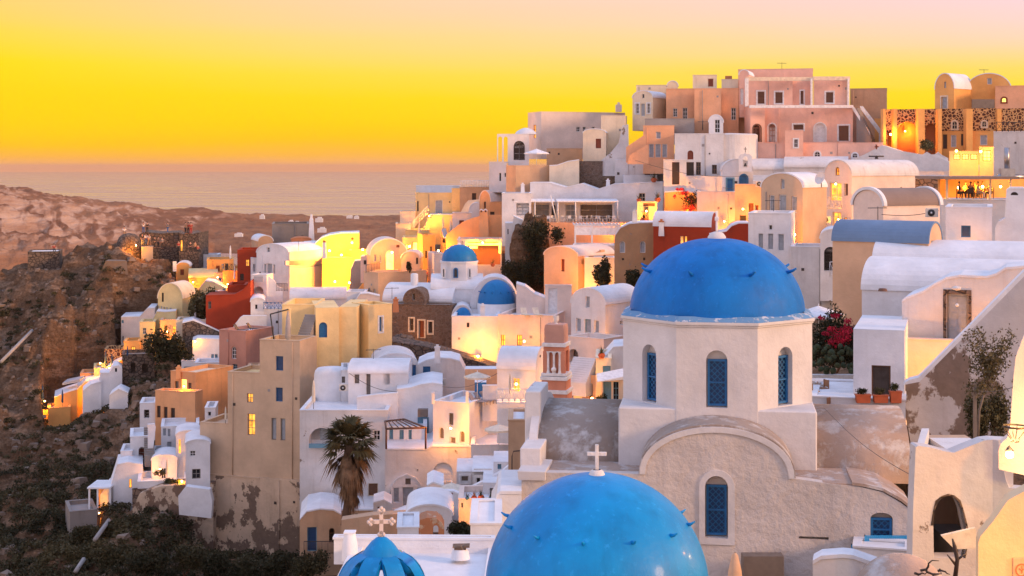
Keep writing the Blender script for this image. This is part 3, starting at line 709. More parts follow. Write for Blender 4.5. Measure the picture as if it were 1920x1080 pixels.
    h1 = arch_pts(wx0, wx1, wz0, wz1, 14)
    sx0, sx1, sz0, sz1 = A.x(1632, yf), A.x(1674, yf), A.z(1006, yf), A.z(951, yf); h2 = arch_pts(sx0, sx1, sz0, sz1, 12, .25)
    l0, l1, lz0, lz1 = A.x(1498, yf), A.x(1554, yf), A.z(1005, yf), A.z(1000, yf); h3 = rect_pts(l0, l1, lz0, lz1)
    polys = [outl, h1, h2, h3]; m = MB(); tri = tessellate_polygon([[Vector((a, b, 0)) for a, b in q] for q in polys]); m.add([f(a, b) for q in polys for a, b in q], [tuple(t) for t in tri])
    for h, d in ((h1, .4), (h2, .35), (h3, .3)):
        for i in range(len(h)): m.quad(f(*h[i]), f(*h[(i+1) % len(h)]), f(*h[(i+1) % len(h)], d), f(*h[i], d))
        tri = tessellate_polygon([[Vector((a, b, 0)) for a, b in h]]); m.add([f(a, b, d) for a, b in h], [tuple(t) for t in tri])
    for i in range(len(outl)):
        p, q = outl[i], outl[(i+1) % len(outl)]; m.quad(f(*p), f(*q), f(*q, .5), f(*p, .5))
    m.build('front_wall', RG, root)
    lattice_window(root, f, wx0+.05, wx1-.05, wz0+.06, A.z(912, yf), .30); lattice_window(root, f, sx0+.02, sx1-.02, sz0, A.z(962, yf), .16)
    # white surround of the gable window, raised
    m = MB(); o_ = arch_pts(A.x(1311, yf), A.x(1378, yf), A.z(1021, yf), A.z(881, yf), 14)
    for i in range(len(h1)):
        j = (i+1) % len(h1); m.hexa([f(*o_[i], -.05), f(*o_[j], -.05), f(*h1[j], -.05), f(*h1[i], -.05), f(*o_[i], .01), f(*o_[j], .01), f(*h1[j], .01), f(*h1[i], .01)])
    m.build('window_surround', CH, root)
    # white rim band of the gable
    m = MB(); a1, a2 = arc(hwN+.02, za+.015), arc(hwN-.21, za-.21)
    for i in range(len(a1)-1): m.hexa([f(*a1[i], -.07), f(*a1[i+1], -.07), f(*a2[i+1], -.07), f(*a2[i], -.07), f(*a1[i], .02), f(*a1[i+1], .02), f(*a2[i+1], .02), f(*a2[i], .02)])
    m.build('gable_rim', CH, root)
    m = MB(); a1 = arc(hwN-.05, za-.02); a2 = arc(hwN+.06, za+.10)      # the dark weathered vault back to the block
    for i in range(len(a1)-1): m.hexa([f(*a1[i], .06), f(*a1[i+1], .06), f(*a1[i+1], -yf-.02), f(*a1[i], -yf-.02), f(*a2[i], .06), f(*a2[i+1], .06), f(*a2[i+1], -yf-.02), f(*a2[i], -yf-.02)])
    m.build('nave_roof', WE, root, norm=False)
    # transept barrel vaults left and right of the block; axis along x, curved slope towards the camera
    def trans(xs, xe, mat, name, rim=None):
        y0, y1 = .55, 8.; zt_, zbm = A.z(757, 4.2), A.z(897, .5); m = MB(); n = 20; cy = (y0+y1)/2; ry = (y1-y0)/2
        pr = [(cy-ry*math.cos(a), zbm+(zt_-zbm)*(math.sin(a)**.75 if math.sin(a) > 0 else 0)) for a in np.linspace(0, math.pi, n)]
        for i in range(n-1): m.add([A.P(xs, pr[i][0], pr[i][1]), A.P(xe, pr[i][0], pr[i][1]), A.P(xe, pr[i+1][0], pr[i+1][1]), A.P(xs, pr[i+1][0], pr[i+1][1])], ((0,1,2,3),), True)
        for xx in (xs, xe):
            P = [A.P(xx, a, b) for a, b in pr]+[A.P(xx, y1, zbm-6), A.P(xx, y0, zbm-6)]; tri = tessellate_polygon([[Vector((a, b, 0)) for a, b in pr]+[Vector((y1, zbm-6, 0)), Vector((y0, zbm-6, 0))]]); m.add(P, [tuple(t) for t in tri])
        m.build(name, mat, root)
        if rim is not None:
            m = MB(); s_ = 1 if rim > xs else -1
            for i in range(n-1):
                p, q = pr[i], pr[i+1]; e = .30
                def o2(p): return (cy+(p[0]-cy)*1.05, zbm+(p[1]-zbm)*1.06+.12)
                m.hexa([A.P(rim, *p), A.P(rim+.35, *p), A.P(rim+.35, *q), A.P(rim, *q), A.P(rim, *o2(p)), A.P(rim+.35, *o2(p)), A.P(rim+.35, *o2(q)), A.P(rim, *o2(q))])
            m.build('parapet_rim', CH, root)
    trans(A.x(1012, 2), -hw-.04, WE, 'transept_roof', A.x(1012, 2)-.3)
    trans(hw+.04, A.x(1700, 2), WB, 'transept_roof', None)
    # flat weathered ledge between front wall and transepts
    m = MB()
    for xs, xe in ((x0, cx-hwN-.02), (cx+hwN+.02, A.x(1600, yf))):
        m = MB(); m.hexa([A.P(x, y, z) for z in (A.z(901, yf)-.3, A.z(900, yf)+.02) for x, y in ((xs, yf+.03), (xe, yf+.03), (xe, 3.), (xs, 3.))]); m.build('ledge', WB, root, bevel=.04)
    m = MB(); rr = [(A.x(1598, yf), A.z(901, yf))]+list(reversed(right[:4]))+[(A.x(1735, yf), A.z(955, yf))]; rr = [(A.x(1598, yf), A.z(902, yf)), (A.x(1620, yf), A.z(904, yf)), (A.x(1655, yf), A.z(911, yf)), (A.x(1690, yf), A.z(929, yf)), (A.x(1712, yf), A.z(946, yf))]
    for i in range(len(rr)-1):
        p, q = rr[i], rr[i+1]; m.hexa([f(*p, -.03), f(*q, -.03), f(*q, 3), f(*p, 3), f(p[0], p[1]+.12, -.03), f(q[0], q[1]+.12, -.03), f(q[0], q[1]+.12, 3), f(p[0], p[1]+.12, 3)])
    m.build('aisle_roof', WB, root)
    # left buttresses: stepped end wall at (975..1015)
    yl = .2
    for a, b, t0, b0, dd in ((984, 1013, 742, 840, 1.6), (975, 1014, 850, 905, -1.2)):
        P = []
        m = MB(); m.hexa([A.P(x, y, z) for z, w_ in ((A.z(b0+260, dd), .3), (A.z(t0, dd), 0)) for x, y in ((A.x(a, dd), dd), (A.x(b, dd), dd), (A.x(b, dd), dd+3), (A.x(a, dd), dd+3))]); m.build('buttress', WW if t0 < 800 else CH, root, bevel=.06)
    m = MB(); m.hexa([A.P(x, y, z) for z, e in ((A.z(899, yf)-.25, .12), (A.z(893, yf), .16)) for x, y in ((x0-e, yf-e), (x0+1.0, yf-e), (x0+1.0, yf+2.4), (x0-e, yf+2.4))]); m.build('pilaster_cap', CH, root, bevel=.03)
church()

def near_dome():
    A = Axis(1119, 34); R0 = 2.63; apex = A.z(889); cz = apex-R0
    root = empty('glossy_blue_dome', A.P(0, 0, cz-2.5), 'glossy bright blue dome with a white cross, nearest the viewer at the bottom edge', 'dome')
    c = A.P(0, 0, cz)
    MB().lathe(c, [(R0*.992, -2.2)]+[(R0*math.cos(a), R0*math.sin(a)) for a in np.linspace(-.2, math.pi/2-.02, 40)], 96).build('dome', DOME2, root)
    a0 = math.atan2(-A.f.y, -A.f.x)
    for j in range(12):
        a = a0+R(-8+30*j); zz = A.z(1022, -2.2)+.0-cz; rr = math.sqrt(R0*R0-zz*zz); d = Vector((math.cos(a), math.sin(a), 0)); p = c+d*(rr-.04)+Vector((0, 0, zz))
        m = MB(); m.tube([p, p+d*.12+Vector((0, 0, .03)), p+d*.21+Vector((0, 0, .09))], [.05, .035, .016], 8); m.build('dome_peg', DOME2, root)
    m = MB(); m.lathe(c+Vector((0, 0, R0-.05)), [(.20, 0), (.19, .05), (.15, .13), (.10, .16)], 20); m.build('finial_base', CHW, root)
    p = c+Vector((0, 0, R0+.10)); rr, ff = A.r.to_3d(), A.f.to_3d(); m = MB(); m.box(p, rr*.085, ff*.075, (0, 0, .60)); m.box(p+Vector((0, 0, .335)), rr*.46, ff*.07, (0, 0, .09)); m.build('cross', CHW, root, bevel=.012)
CHW = plaster('cross_white_paint', (.76,.74,.72), .3, (.5,.45,.4), rough=.6, scale=4)
near_dome()
def ribbed_crown():
    A = Axis(715, 33); k = A.k
    root = empty('ribbed_bell_tower', A.P(0, 0, A.z(1200)), 'open blue ribbed crown of a bell tower topped by a white trefoil cross', 'bell tower')
    zt = A.z(1006); c = A.P(0, 0, 0)
    m = MB(); m.lathe(c, [(.56, zt-.62), (.50, zt-.50), (.42, zt-.36), (.34, zt-.24), (.24, zt-.12), (.13, zt-.03), (.05, zt)], 20); m.build('crown_cap', DOME2, root)
    for j in range(8):
        a = R(22.5+45*j)+math.atan2(A.f.y, A.f.x); d = Vector((math.cos(a), math.sin(a), 0)); s = Vector((-d.y, d.x, 0)); n = 10; m = MB(); P = []
        for i in range(n+1):
            t = i/n*math.pi/2; r = .28+.82*math.sin(t)**.9; z = zt-.36-1.25*(1-math.cos(t)); w = .20+.06*i/n
            P.append((c+d*r+Vector((0, 0, z)), c+d*(r-.16)+Vector((0, 0, z-.06)), w))
        for i in range(n):
            (o1, i1, w1), (o2, i2, w2) = P[i], P[i+1]; m.hexa([i1-s*w1, i1+s*w1, i2+s*w2, i2-s*w2, o1-s*w1, o1+s*w1, o2+s*w2, o2-s*w2])
        m.build('crown_rib', DOME2, root, bevel=.02)
    m = MB(); m.lathe(c, [(1.15, zt-3.5), (1.15, zt-1.7), (1.25, zt-1.66), (1.25, zt-1.5), (.9, zt-1.5)], 8, smooth=False); m.build('tower_drum', CHW, root)
    rr, ff = A.r.to_3d(), A.f.to_3d(); m = MB(); y = .035
    m.box(A.P(0, 0, zt-.03), rr*.09, ff*.07, (0, 0, .60)); m.box(A.P(0, 0, zt+.30), rr*.44, ff*.07, (0, 0, .085))
    for x, z in ((0, .60), (-.24, .34), (.24, .34), (0, .05)):
        for dx, dz in ((-.05, 0), (.05, 0), (0, .05), (0, -.05)):
            q = A.P(x+dx, 0, zt+z+dz); m.tube([q-ff*.035, q+ff*.035], .042, 10)
    m.build('cross', plaster('pinkish_stone_paint', (.74,.62,.56), .2), root)
ribbed_crown()
# ---------------- upper village (right, along the skyline)
PEACH = plaster('peach_plaster', (.74,.47,.29), .12, (.5,.35,.22))
def hslab(name, label, pts, holes, D, mat, th=.4, turn=0, cat='arcade', root=None):
    pc = pts[0][0]; thh = math.atan(u_(pc))+R(turn); C = Vector((u_(pc)*D, D)); f = Face(C, Vector((-math.cos(thh), math.sin(thh))), Vector((math.sin(thh), math.cos(thh))))
    o = [f.px(*p) for p in pts]; hs = []
    for x0, y0, x1, y1 in holes:
        a0, z0 = f.px(x0, y1); a1, z1 = f.px(x1, y0); hs.append(arch_pts(min(a0, a1), max(a0, a1), z0, z1))
    m = MB(); polys = [o]+hs; tri = tessellate_polygon([[Vector((a, b, 0)) for a, b in q] for q in polys]); fl = [p for q in polys for p in q]
    for k in (0, th): m.add([f.P(a, b, k) for a, b in fl], [tuple(t) for t in tri])
    for q in polys:
        for i in range(len(q)): j = (i+1) % len(q); m.quad(f.P(*q[i]), f.P(*q[j]), f.P(*q[j], th), f.P(*q[i], th))
    return m.build(name, mat, root, label if root is None else None, cat if root is None else None)
def stairs(root, a, b, w, n, mat, name='steps'):
    """a flight of n steps from point a (low) to b (high), w wide"""
    a, b = Vector(a), Vector(b); d = (b-a); h = d.z/n; g = Vector((d.x, d.y, 0))/n; s = Vector((-g.y, g.x, 0)).normalized()*w; m = MB()
    for i in range(n): m.hexa([p for z in (a.z-1, a.z+h*(i+1)) for p in (Vector(((a+g*i).x, (a+g*i).y, z)), Vector(((a+g*(i+1)).x, (a+g*(i+1)).y, z)), Vector(((a+g*(i+1)+s).x, (a+g*(i+1)+s).y, z)), Vector(((a+g*i+s).x, (a+g*i+s).y, z)))])
    return m.build(name, mat, root, norm=False) if root else m
def railing(p0, p1, h, mat, root=None, label=None, n=None, cross=True, name='railing', r=.025):
    p0, p1 = Vector(p0), Vector(p1); L = (p1-p0).length; n = n or max(2, int(L/.9)); m = MB(); up = Vector((0, 0, h))
    m.tube([p0+up, p1+up], r*1.3, 4); m.tube([p0+up*.12, p1+up*.12], r, 4)
    for i in range(n+1):
        q = p0.lerp(p1, i/n); m.tube([q, q+up], r*1.2, 4)
        if i < n:
            q2 = p0.lerp(p1, (i+1)/n)
            if cross: m.tube([q+up*.12, q2+up], r*.8, 4); m.tube([q+up, q2+up*.12], r*.8, 4)
            else:
                for k in range(1, 5): a = q.lerp(q2, k/5); m.tube([a+up*.12, a+up], r*.6, 4)
    return m.build(name, mat, root, label if root is None else None, 'railing' if root is None else None, norm=False)

b = B('house', 'long white-pink flat-roofed building at the left end of the skyline', at(1080,280,216), 'house')
b.vol(990, 1015, 213, 210, 279, pB=1172, turn=68, mat=PP, wins=[('R','dk',1081,238,1088,247),('R','dk',1093,238,1099,247),('R','dk',1110,238,1115,247),('L','lt',1000,234,1005,259)])
m = MB(); c = at(1160,210,217); m.box(c, (.9,0,0), (0,.7,0), (0,0,1.1)); m.box(c+Vector((0,0,1.1)), (.35,0,0), (0,.35,0), (0,0,.35)); b.add(m, 'chimney', PP)
bar = railing(at(980,262,212), at(990,262,211), .9, IRON, b.root, n=3)
b = B('loggia', 'white loggia with two tall open arches against the yellow sky', at(940,304,209), 'arcade')
hslab('arcade_wall', None, [(953,306),(932,306),(932,251),(953,251)], [(934,256,941.5,304),(944.5,256,952,304)], 208, WH, .5, root=b.root)
b.vol(953, 992, 208, 252, 300, t=5, mat=WH, wins=[('L','dd',963,264,984,300,'ao')])
m = MB(); m.lathe(at(986,252,212), [(1.6-.02*i**2, i*.12) for i in range(9)], 16); b.add(m, 'dome', WR)
H('house', 'small white cube house right under the open loggia', 'house', 917, 950, 207, 304, 341, t=5, wins=[('L','dk',936,324,940,340),('L','dk',946,324,949,332)])
H('terrace_block', 'brown plastered terrace wall behind the open white parasol', 'terrace', 1025, 1092, 203, 279, 315, t=5, mat=TN)
H('terrace_block', 'tan plastered terrace block below the white parasol', 'terrace', 949, 967, 196, 311, 350, pB=1031, turn=62, mat=TN)
H('garden_wall', 'pale rounded garden wall between tan terrace and dark stone wall', 'wall', 1030, 1086, 197, 302, 342, t=2, mat=CR, out=[(1030,311),(1045,310),(1065,303),(1086,300)])
H('stone_wall', 'dark rubble retaining wall below the small cream house', 'wall', 1085, 1130, 199, 303, 342, t=2, mat=ST)
b = B('house', 'small cream house with red-paned window and white vaulted roof', at(1115,292,201), 'house')
b.vol(1093, 1136, 200, 249, 300, t=5, turn=4, mat=CR, roof='vault', rise=7, wins=[('L','rd',1117,260,1127,278)])
b = B('watch_tower', 'square cream tower with notched top beside the small cream house', at(1150,292,202), 'tower')
b.vol(1127, 1172, 202, 217, 305, t=5, turn=3, mat=CR)
wallslab('buttress_wall', 'white sweeping buttress wall right of the cream tower', [(1180,330),(1112,330),(1128,300),(1146,285),(1160,268),(1167,235),(1178,233)], 199, WW, 1.5)
b = B('house', 'cream gabled house with three white-framed openings at the left of the salmon building', at(1205,222,206), 'house')
b.vol(1186, 1224, 205, 183, 225, pB=1251, turn=24, mat=CR, roof='vault', rise=13, wins=[('L','dk',1192,194,1198,213,'tw'),('L','Egy',1202,194,1209,218),('L','dk',1214,194,1219,212,'tw'),('L','dk',1204,176,1208,184)])
b.vol(1193, 1254, 212, 160, 190, t=6, mat=CR, name='wing')
b = B('house', 'large salmon flat-roofed building with square cream roof hut', at(1315,240,202), 'house')
b.vol(1249, 1385, 202, 166, 242, t=10, mat=SA, wins=[('L','dk',1262,203,1270,219),('L','dk',1280,202,1289,225),('L','dk',1371,202,1380,225)])
b.vol(1302, 1352, 199.5, 167, 245, t=2.4, turn=0, mat=SA, name='wing')
b.vol(1299, 1344, 204, 141, 170, t=4, mat=CR, name='roof_hut', wins=[('L','rd',1327,147,1338,163,'y')])
b.vol(1251, 1271, 204, 161, 168, t=3, mat=CR, roof='vault', rise=9, name='dormer')
b.vol(1353, 1384, 204, 149, 168, t=4, mat=CR, name='roof_hut')
m = MB(); m.box(at(1366,149,206), (.9,0,0), (0,.6,0), (0,0,.5)); b.add(m, 'chimney', TC)
H('terrace_parapet', 'grey plastered terrace parapet below the salmon building', 'wall', 1209, 1302, 197, 223, 250, t=3, mat=GY)
b = B('house', 'salmon house with three narrow doors and an outside stair wall', at(1235,297,194), 'house')
b.vol(1206, 1264, 194, 236, 305, t=6, mat=SA, wins=[('L','gy',1230,247,1239,260),('L','Egy',1217,270,1226,295),('L','Egy',1229,270,1239,295),('L','Egy',1242,270,1251,295)])
wallslab('stair_wall', None, [(1212,305),(1174,305),(1174,276),(1208,253),(1212,253)], 192.5, SA, .5, parent=b.root)
wallslab('stair_wall', None, [(1216,308),(1176,308),(1180,291),(1212,272),(1216,272)], 191, SA, .4, parent=b.root)
b = B('house', 'white house with pointed brown window under a curved grey-white bastion', at(1330,300,188), 'house')
b.vol(1265, 1357, 188, 251, 332, t=6, mat=WW, wins=[('L','rd',1289,282,1300,299,'a'),('L','Edd',1287,304,1301,331,'n'),('L','dk',1305,304,1314,328,'n'),('L','dk',1335,309,1344,326,'n')])
m = MB(); c = at(1370,300,192); m.lathe((c.x, c.y, at(0,306,186).z), [(3.6,0),(3.55,(306-252)/F*188),(3.3,(306-250)/F*188),(0,(306-248)/F*188)], 32, smooth=False); b.add(m, 'bastion', WW)
H('house', 'white arched roof dormer with a grey glazed door above the curved bastion', 'house', 1329, 1356, 194, 229, 253, t=5, roof='vault', wins=[('L','Edk',1340,224,1350,249)])
b = B('house', 'low white house with tall brown framed door and two small windows', at(1220,340,184), 'house')
b.vol(1153, 1250, 197.5, 300, 350, t=7, turn=0, mat=WW, wins=[('L','rd',1209,309,1219,328),('L','gy',1230,318,1235,332)])
b.vol(1244, 1287, 184, 300, 410, t=7, turn=0, mat=WW, name='wing', wins=[('L','Edd',1260,304,1274,346,'n')])
H('terrace_wall', 'plain white terrace wall below the brown-windowed white house', 'wall', 1286, 1360, 183, 331, 372, t=4, mat=WH)
b = B('chapel', 'small white chapel with bellcote and blue doors below the pink mansion', at(1385,345,181), 'chapel')
b.vol(1354, 1412, 181, 321, 372, t=9, turn=-4, mat=WH, roof='vault', rise=22, rmat=WW, wins=[('L','Ebl',1363,335,1375,359,'tl'),('L','Ebl',1388,328,1401,350,'at')])
hslab('bellcote', None, [(1410,322),(1385,322),(1385,294),(1389,289),(1394,289),(1397,286),(1400,289),(1406,289),(1410,294)], [(1393,293,1402,314)], 180, WH, .5, root=b.root)
m = MB(); q = at(1397.5,286,180.2); m.box(q, (.07,0,0), (0,.07,0), (0,0,.7)); m.box(q+Vector((0,0,.4)), (.36,0,0), (0,.07,0), (0,0,.08)); b.add(m, 'cross', IRON)
m = MB(); m.lathe(at(1397.5,312,180.3), [(.22,0),(.15,.15),(.12,.34),(.03,.42)], 12); b.add(m, 'bell', IRON)
for i, (x0, x1, yt, yb, D, lab) in enumerate(((1405,1480,296,345,186,'long weathered white vault roof below the pink garden wall, left part'),(1470,1590,292,345,184,'weathered white vault roof below the pink garden wall, right part'))):
    H('vaulted_house', lab, 'house', x0, x1, D, yt+22, yb+14, t=8, turn=0, mat=WW, roof='vaultR', rise=20, rmat=WW)

# pink mansion
b = B('mansion', 'grand pink mansion with white trim and brown shutters at the top of the village', at(1490,267,193), 'mansion')
b.vol(1384, 1524, 206, 129, 200, t=8, turn=0, mat=PK, name='rear_block', rmat=TC)
b.vol(1386, 1404, 201.5, 140, 200, t=5, turn=8, mat=PK, roof='vault', rise=9, name='wing', wins=[('L','wh',1388,166,1394,196)])
b.vol(1400, 1486, 200, 146, 205, t=6, turn=0, mat=PK, name='wing', wins=[('L','bn',1420,171,1434,195,'tw'),('L','bn',1453,172,1468,194,'tw')])
b.vol(1486, 1524, 201.5, 146, 205, t=6, turn=-14, mat=PK, name='wing', wins=[('L','bn',1501,170,1507,195,'tw')])
b.vol(1525, 1593, 199, 145, 205, t=8, mat=PK, name='wing', wins=[('L','bn',1548,172,1563,193,'tw')])
m = MB()
for x0, x1, D, y in ((1399,1524,198.9,146),(1525,1594,198.2,145)): 
    a, c = at(x0,y,D), at(x1,y,D); m.hexa([a+Vector((0,0,-.4)), c+Vector((0,0,-.4)), c+Vector((0,.5,-.4)), a+Vector((0,.5,-.4)), a+Vector((0,0,.12)), c+Vector((0,0,.12)), c+Vector((0,.5,.12)), a+Vector((0,.5,.12))])
b.add(m, 'cornice', TRC)
for x in (1399, 1402, 1522, 1591):
    m = MB(); D = 198; a, c = at(x-1.6,200,D), at(x+1.6,147,D); m.hexa([Vector((X, Y, Z)) for Z in (a.z, c.z) for X, Y in ((a.x,D),(c.x,D),(c.x,D+.4),(a.x,D+.4))]); b.add(m, 'pilaster', TR)
b.vol(1407, 1434, 196, 198, 272, t=5, turn=-10, mat=PK, name='wall', wins=[('L','Ebn',1413,234,1426,266,'ato')])
b.vol(1434, 1599, 195, 198, 272, t=6, mat=PK, name='wall', wins=[('L','Ewh',1441,232,1454,266,'ato'),('L','bn',1487,233,1507,244,'tw'),('L','Ewh',1527,231,1548,266,'atw'),('L','Ebn',1572,235,1592,265,'tw')])
m = MB(); a, c = at(1406,199.5,194.6), at(1600,199.5,194.4); m.hexa([a+Vector((0,0,-.2)), c+Vector((0,0,-.2)), c+Vector((0,.6,-.2)), a+Vector((0,.6,-.2)), a+Vector((0,0,.18)), c+Vector((0,0,.18)), c+Vector((0,.6,.18)), a+Vector((0,.6,.18))]); b.add(m, 'terrace_cornice', TR)
b.vol(1600, 1634, 195.5, 262, 275, t=5, mat=PK, name='wall', out=[(1600,200),(1634,262)])
wallslab('stair_parapet', None, [(1634,263),(1631,248),(1602,201),(1598,199),(1598,204),(1627,250),(1631,263)], 194, TR, .5, parent=b.root)
wallslab('stair_parapet', None, [(1654,292),(1648,292),(1648,250),(1614,205),(1612,199),(1618,199),(1652,243)], 196.5, TR, .5, parent=b.root)
stairs(b.root, at(1640,264,195), at(1612,203,196), 1.6, 16, CO)
b = B('garden_wall', 'pink garden wall with white coping in front of the mansion', at(1530,300,190), 'wall')
b.vol(1401, 1570, 189, 268, 310, t=3, mat=PK, rmat=TR, wins=[('L','dk',1489,277,1490,278),('L','dk',1527,284,1538,302,'at')])
b.vol(1472, 1506, 188.4, 245, 300, t=3.2, mat=PK, rmat=TR, wins=[('L','dk',1489,261,1496,276,'tw')], name='gate_house')
b.vol(1571, 1656, 187.5, 268, 305, t=4, turn=0, mat=PK, rmat=TR, wins=[('L','dk',1598,287,1608,296,'at')])
H('house', 'plain tan building with a stained wall right of the pink mansion', 'house', 1594, 1663, 208, 166, 260, t=8, mat=TN)
H('house', 'ochre lit wall beside the mansion stair', 'wall', 1640, 1660, 203, 223, 290, t=2, mat=OC)

# stone arcade building and vaulted upper storey
b = B('stone_building', 'orange building with patterned stone panels and glowing arches on the right skyline', at(1760,285,190), 'building')
b.vol(1657, 1763, 190, 205, 300, t=8, mat=SL, wins=[('L','hole',1682,228,1720,300,'aO'),('L','hole',1735,231,1756,300,'aO'),('L','hole',1664,247,1674,290,'O')])
b.vol(1763, 1868, 189.6, 204, 255, t=8, mat=SL, name='wing', wins=[('L','dk',1785,227,1795,242,'aty'),('L','dk',1841,227,1850,238,'aty')], rmat=OC)
b.vol(1763, 1868, 189.2, 246, 300, t=1, mat=OC, name='lower_wall', wins=[('L','dd',1768,252,1776,279,'n'),('L','gy',1783,253,1793,276,'w'),('L','dd',1802,251,1809,273,'n'),('L','gy',1838,253,1851,272,'w')])
for x0, x1 in ((1656,1661),(1676,1682),(1722,1734),(1759,1766),(1812,1824),(1870,1878)):
    m = MB(); D = 188.9; a, c = at(x0,300,D), at(x1,204,D); m.hexa([Vector((X, Y, Z)) for Z in (a.z, c.z) for X, Y in ((a.x,D),(c.x,D),(c.x,D+1.3),(a.x,D+1.3))]); b.add(m, 'pilaster', OC)
b.vol(1868, 1925, 188, 204, 290, t=8, mat=SL, name='wing')
b.vol(1753, 1789, 194, 166, 206, pB=1822, turn=32, mat=OC, roof='vault', rise=29, name='upper_wing', wins=[('L','gy',1770,153,1774,165,'w'),('L','Egy',1765,181,1776,204,'ty')])
b.vol(1812, 1896, 195, 168, 206, t=8, turn=0, mat=OC, roof='vault', rise=31, name='upper_wing', wins=[('L','gy',1851,146,1860,158,'w'),('L','Egy',1808+6,186,1826,203,'y')])
b.vol(1866, 1925, 191, 161, 206, t=5, turn=0, mat=SA, name='upper_wing', wins=[('L','ly',1878,183,1887,192,'at')])
m = MB(); a = at(1823,203,190.5); c = at(1865,186,190.5); m.hexa([Vector((X, Y, Z)) for Z in (a.z, c.z) for X, Y in ((a.x,190.5),(c.x,190.5),(c.x,190.7),(a.x,190.7))]); b.add(m, 'roof_screen', WOODT)
H('house', 'tall grey-white house at the right edge with metal chimney pipes', 'house', 1863, 1935, 152, 247, 335, t=8, mat=WW)
b = B('kiosk', 'brightly lit little bar with yellow glowing front near the right edge', at(1822,305,168), 'kiosk')
b.vol(1780, 1835, 169, 284, 312, t=3, mat=YE, wins=[('L','ly',1788+4*0,289,1800,299,'n'),('L','ly',1804,289,1816,299,'n'),('L','ly',1820,289,1832,299,'n')])
b.vol(1836, 1866, 168, 276, 312, t=3, mat=YE, wins=[('L','ly',1843,282,1858,302,'n')])
wallslab('sweeping_parapet', 'long white sweeping parapet wall below the stone building', [(1868,350),(1560,350),(1560,312),(1620,290),(1655,272),(1662,274),(1690,283),(1725,289),(1755,293),(1780,303),(1868,312)], 179, WH, 6)
b = B('roof_bellcote', 'white bellcote with a red cross standing on the pinkish vaulted house', at(1643,305,150), 'bellcote')
hslab('bellcote_wall', None, [(1657,308),(1629,308),(1629,285),(1632,291),(1638,283),(1643,279),(1648,283),(1654,291),(1657,285)], [(1637,286,1649,304)], 150, WH, .5, root=b.root)
m = MB(); q = at(1643.5,280,150.2); m.box(q, (.12,0,0), (0,.1,0), (0,0,.5)); m.box(q+Vector((0,0,.2)), (.4,0,0), (0,.1,0), (0,0,.13)); b.add(m, 'cross', WOODR)
m = MB(); m.tube([at(1629,293,149.5), at(1657,293,149.5)], .07, 5); m.lathe(at(1643.5,298,149.9), [(.2,0),(.12,.3),(.03,.36)], 10); b.add(m, 'bell_beam', WOODD)

# ---------------- right middle: vaulted houses, restaurant
b = B('vaulted_house', 'pinkish vaulted house with a cream balcony and lit doorway', at(1600,430,142), 'house')
b.vol(1546, 1597, 140, 330, 450, pB=1722, turn=42, mat=PP, roof='vault', rise=29, rmat=WW, wins=[('L','lt',1566,313,1574,329,'a'),('L','Elt',1556,343,1578,377,'y'),('L','bn',1583,344,1590,367,'y'),('L','lt',1561,398,1577,424,'y'),('L','lt',1582,408,1588,418)])
m = MB(); p0, p1 = at(1543,392,139.6), at(1578,392,138.2); m.hexa([p0, p1, p1+Vector((0,1.4,0)), p0+Vector((0,1.4,0)), p0+Vector((0,0,.15)), p1+Vector((0,0,.15)), p1+Vector((0,1.4,.15)), p0+Vector((0,1.4,.15))]); b.add(m, 'balcony_floor', CR)
railing(p0+Vector((0,0,.15)), p1+Vector((0,0,.15)), 1.0, TRC, b.root, n=3)
b = B('vaulted_house', 'tan vaulted house with white roof, grey door and two tall grey shutters', at(1480,430,131), 'house')
b.vol(1427, 1505, 130, 352, 402, pB=1550, turn=28, mat=BG, roof='vault', rise=27, wins=[('L','gy',1464,336,1471,354,'w'),('L','gy',1442,366,1452,397,'w'),('L','Egy',1460,365,1474,402,'w'),('L','gy',1484,368,1494,399,'w')], ext=6)
b.vol(1482, 1505, 130.2, 396, 465, pB=1550, turn=28, mat=YE, name='lower_wall')
b = B('house', 'white three-windowed house front below the tan vaulted house', at(1443,560,123), 'house')
b.vol(1403, 1483, 122, 401, 600, t=7, turn=3, mat=WH, wins=[('L','gy',1422,438,1431,466,'w'),('L','gy',1440,438,1450,468,'w'),('L','gy',1459,439,1470,470,'w'),('L','dk',1442,422,1448,431,'w')])
H('old_wall', 'stained white wall between the three-windowed house and the peach house', 'wall', 1483, 1562, 119, 464, 620, t=5, turn=0, mat=WW)
b = B('house', 'small white house with an arched porch and crossed white balcony rail', at(1560,520,116), 'house')
b.vol(1538, 1586, 116, 448, 530, t=6, mat=WH, roof='vault', rise=17, wins=[('L','dk',1564,441,1572,456,'n'),('L','Edd',1545,463,1568,508,'ao')])
railing(at(1556,519,113), at(1582,517,112.5), 1.15, WHP, b.root, n=3)
b = B('vaulted_house', 'whitish vaulted house with a brown-grey roof and an air conditioner', at(1680,415,106), 'house')
b.vol(1600, 1656, 105, 386, 450, pB=1762, turn=44, mat=PP, roof='vault', rise=30, rmat=GRR)
for side in (0, 1):   # white gable rims
    m = MB(); n = 18; bb = b; off = -.12 if side == 0 else b.LB-.15
    rz = 30*105/F
    def rp(a, k): q = bb.fL.P(bb.LA/2+(bb.LA/2+k)*math.cos(a), bb.zt+(rz+k)*math.sin(a)); d = bb.dR*off; return q+Vector((d.x, d.y, 0))
    e = Vector((bb.dR.x, bb.dR.y, 0))*.32
    for i in range(n):
        a, c = math.pi*i/n, math.pi*(i+1)/n; m.hexa([rp(a,0), rp(c,0), rp(c,0)+e, rp(a,0)+e, rp(a,.22), rp(c,.22), rp(c,.22)+e, rp(a,.22)+e])
    b.add(m, 'gable_rim', WR)
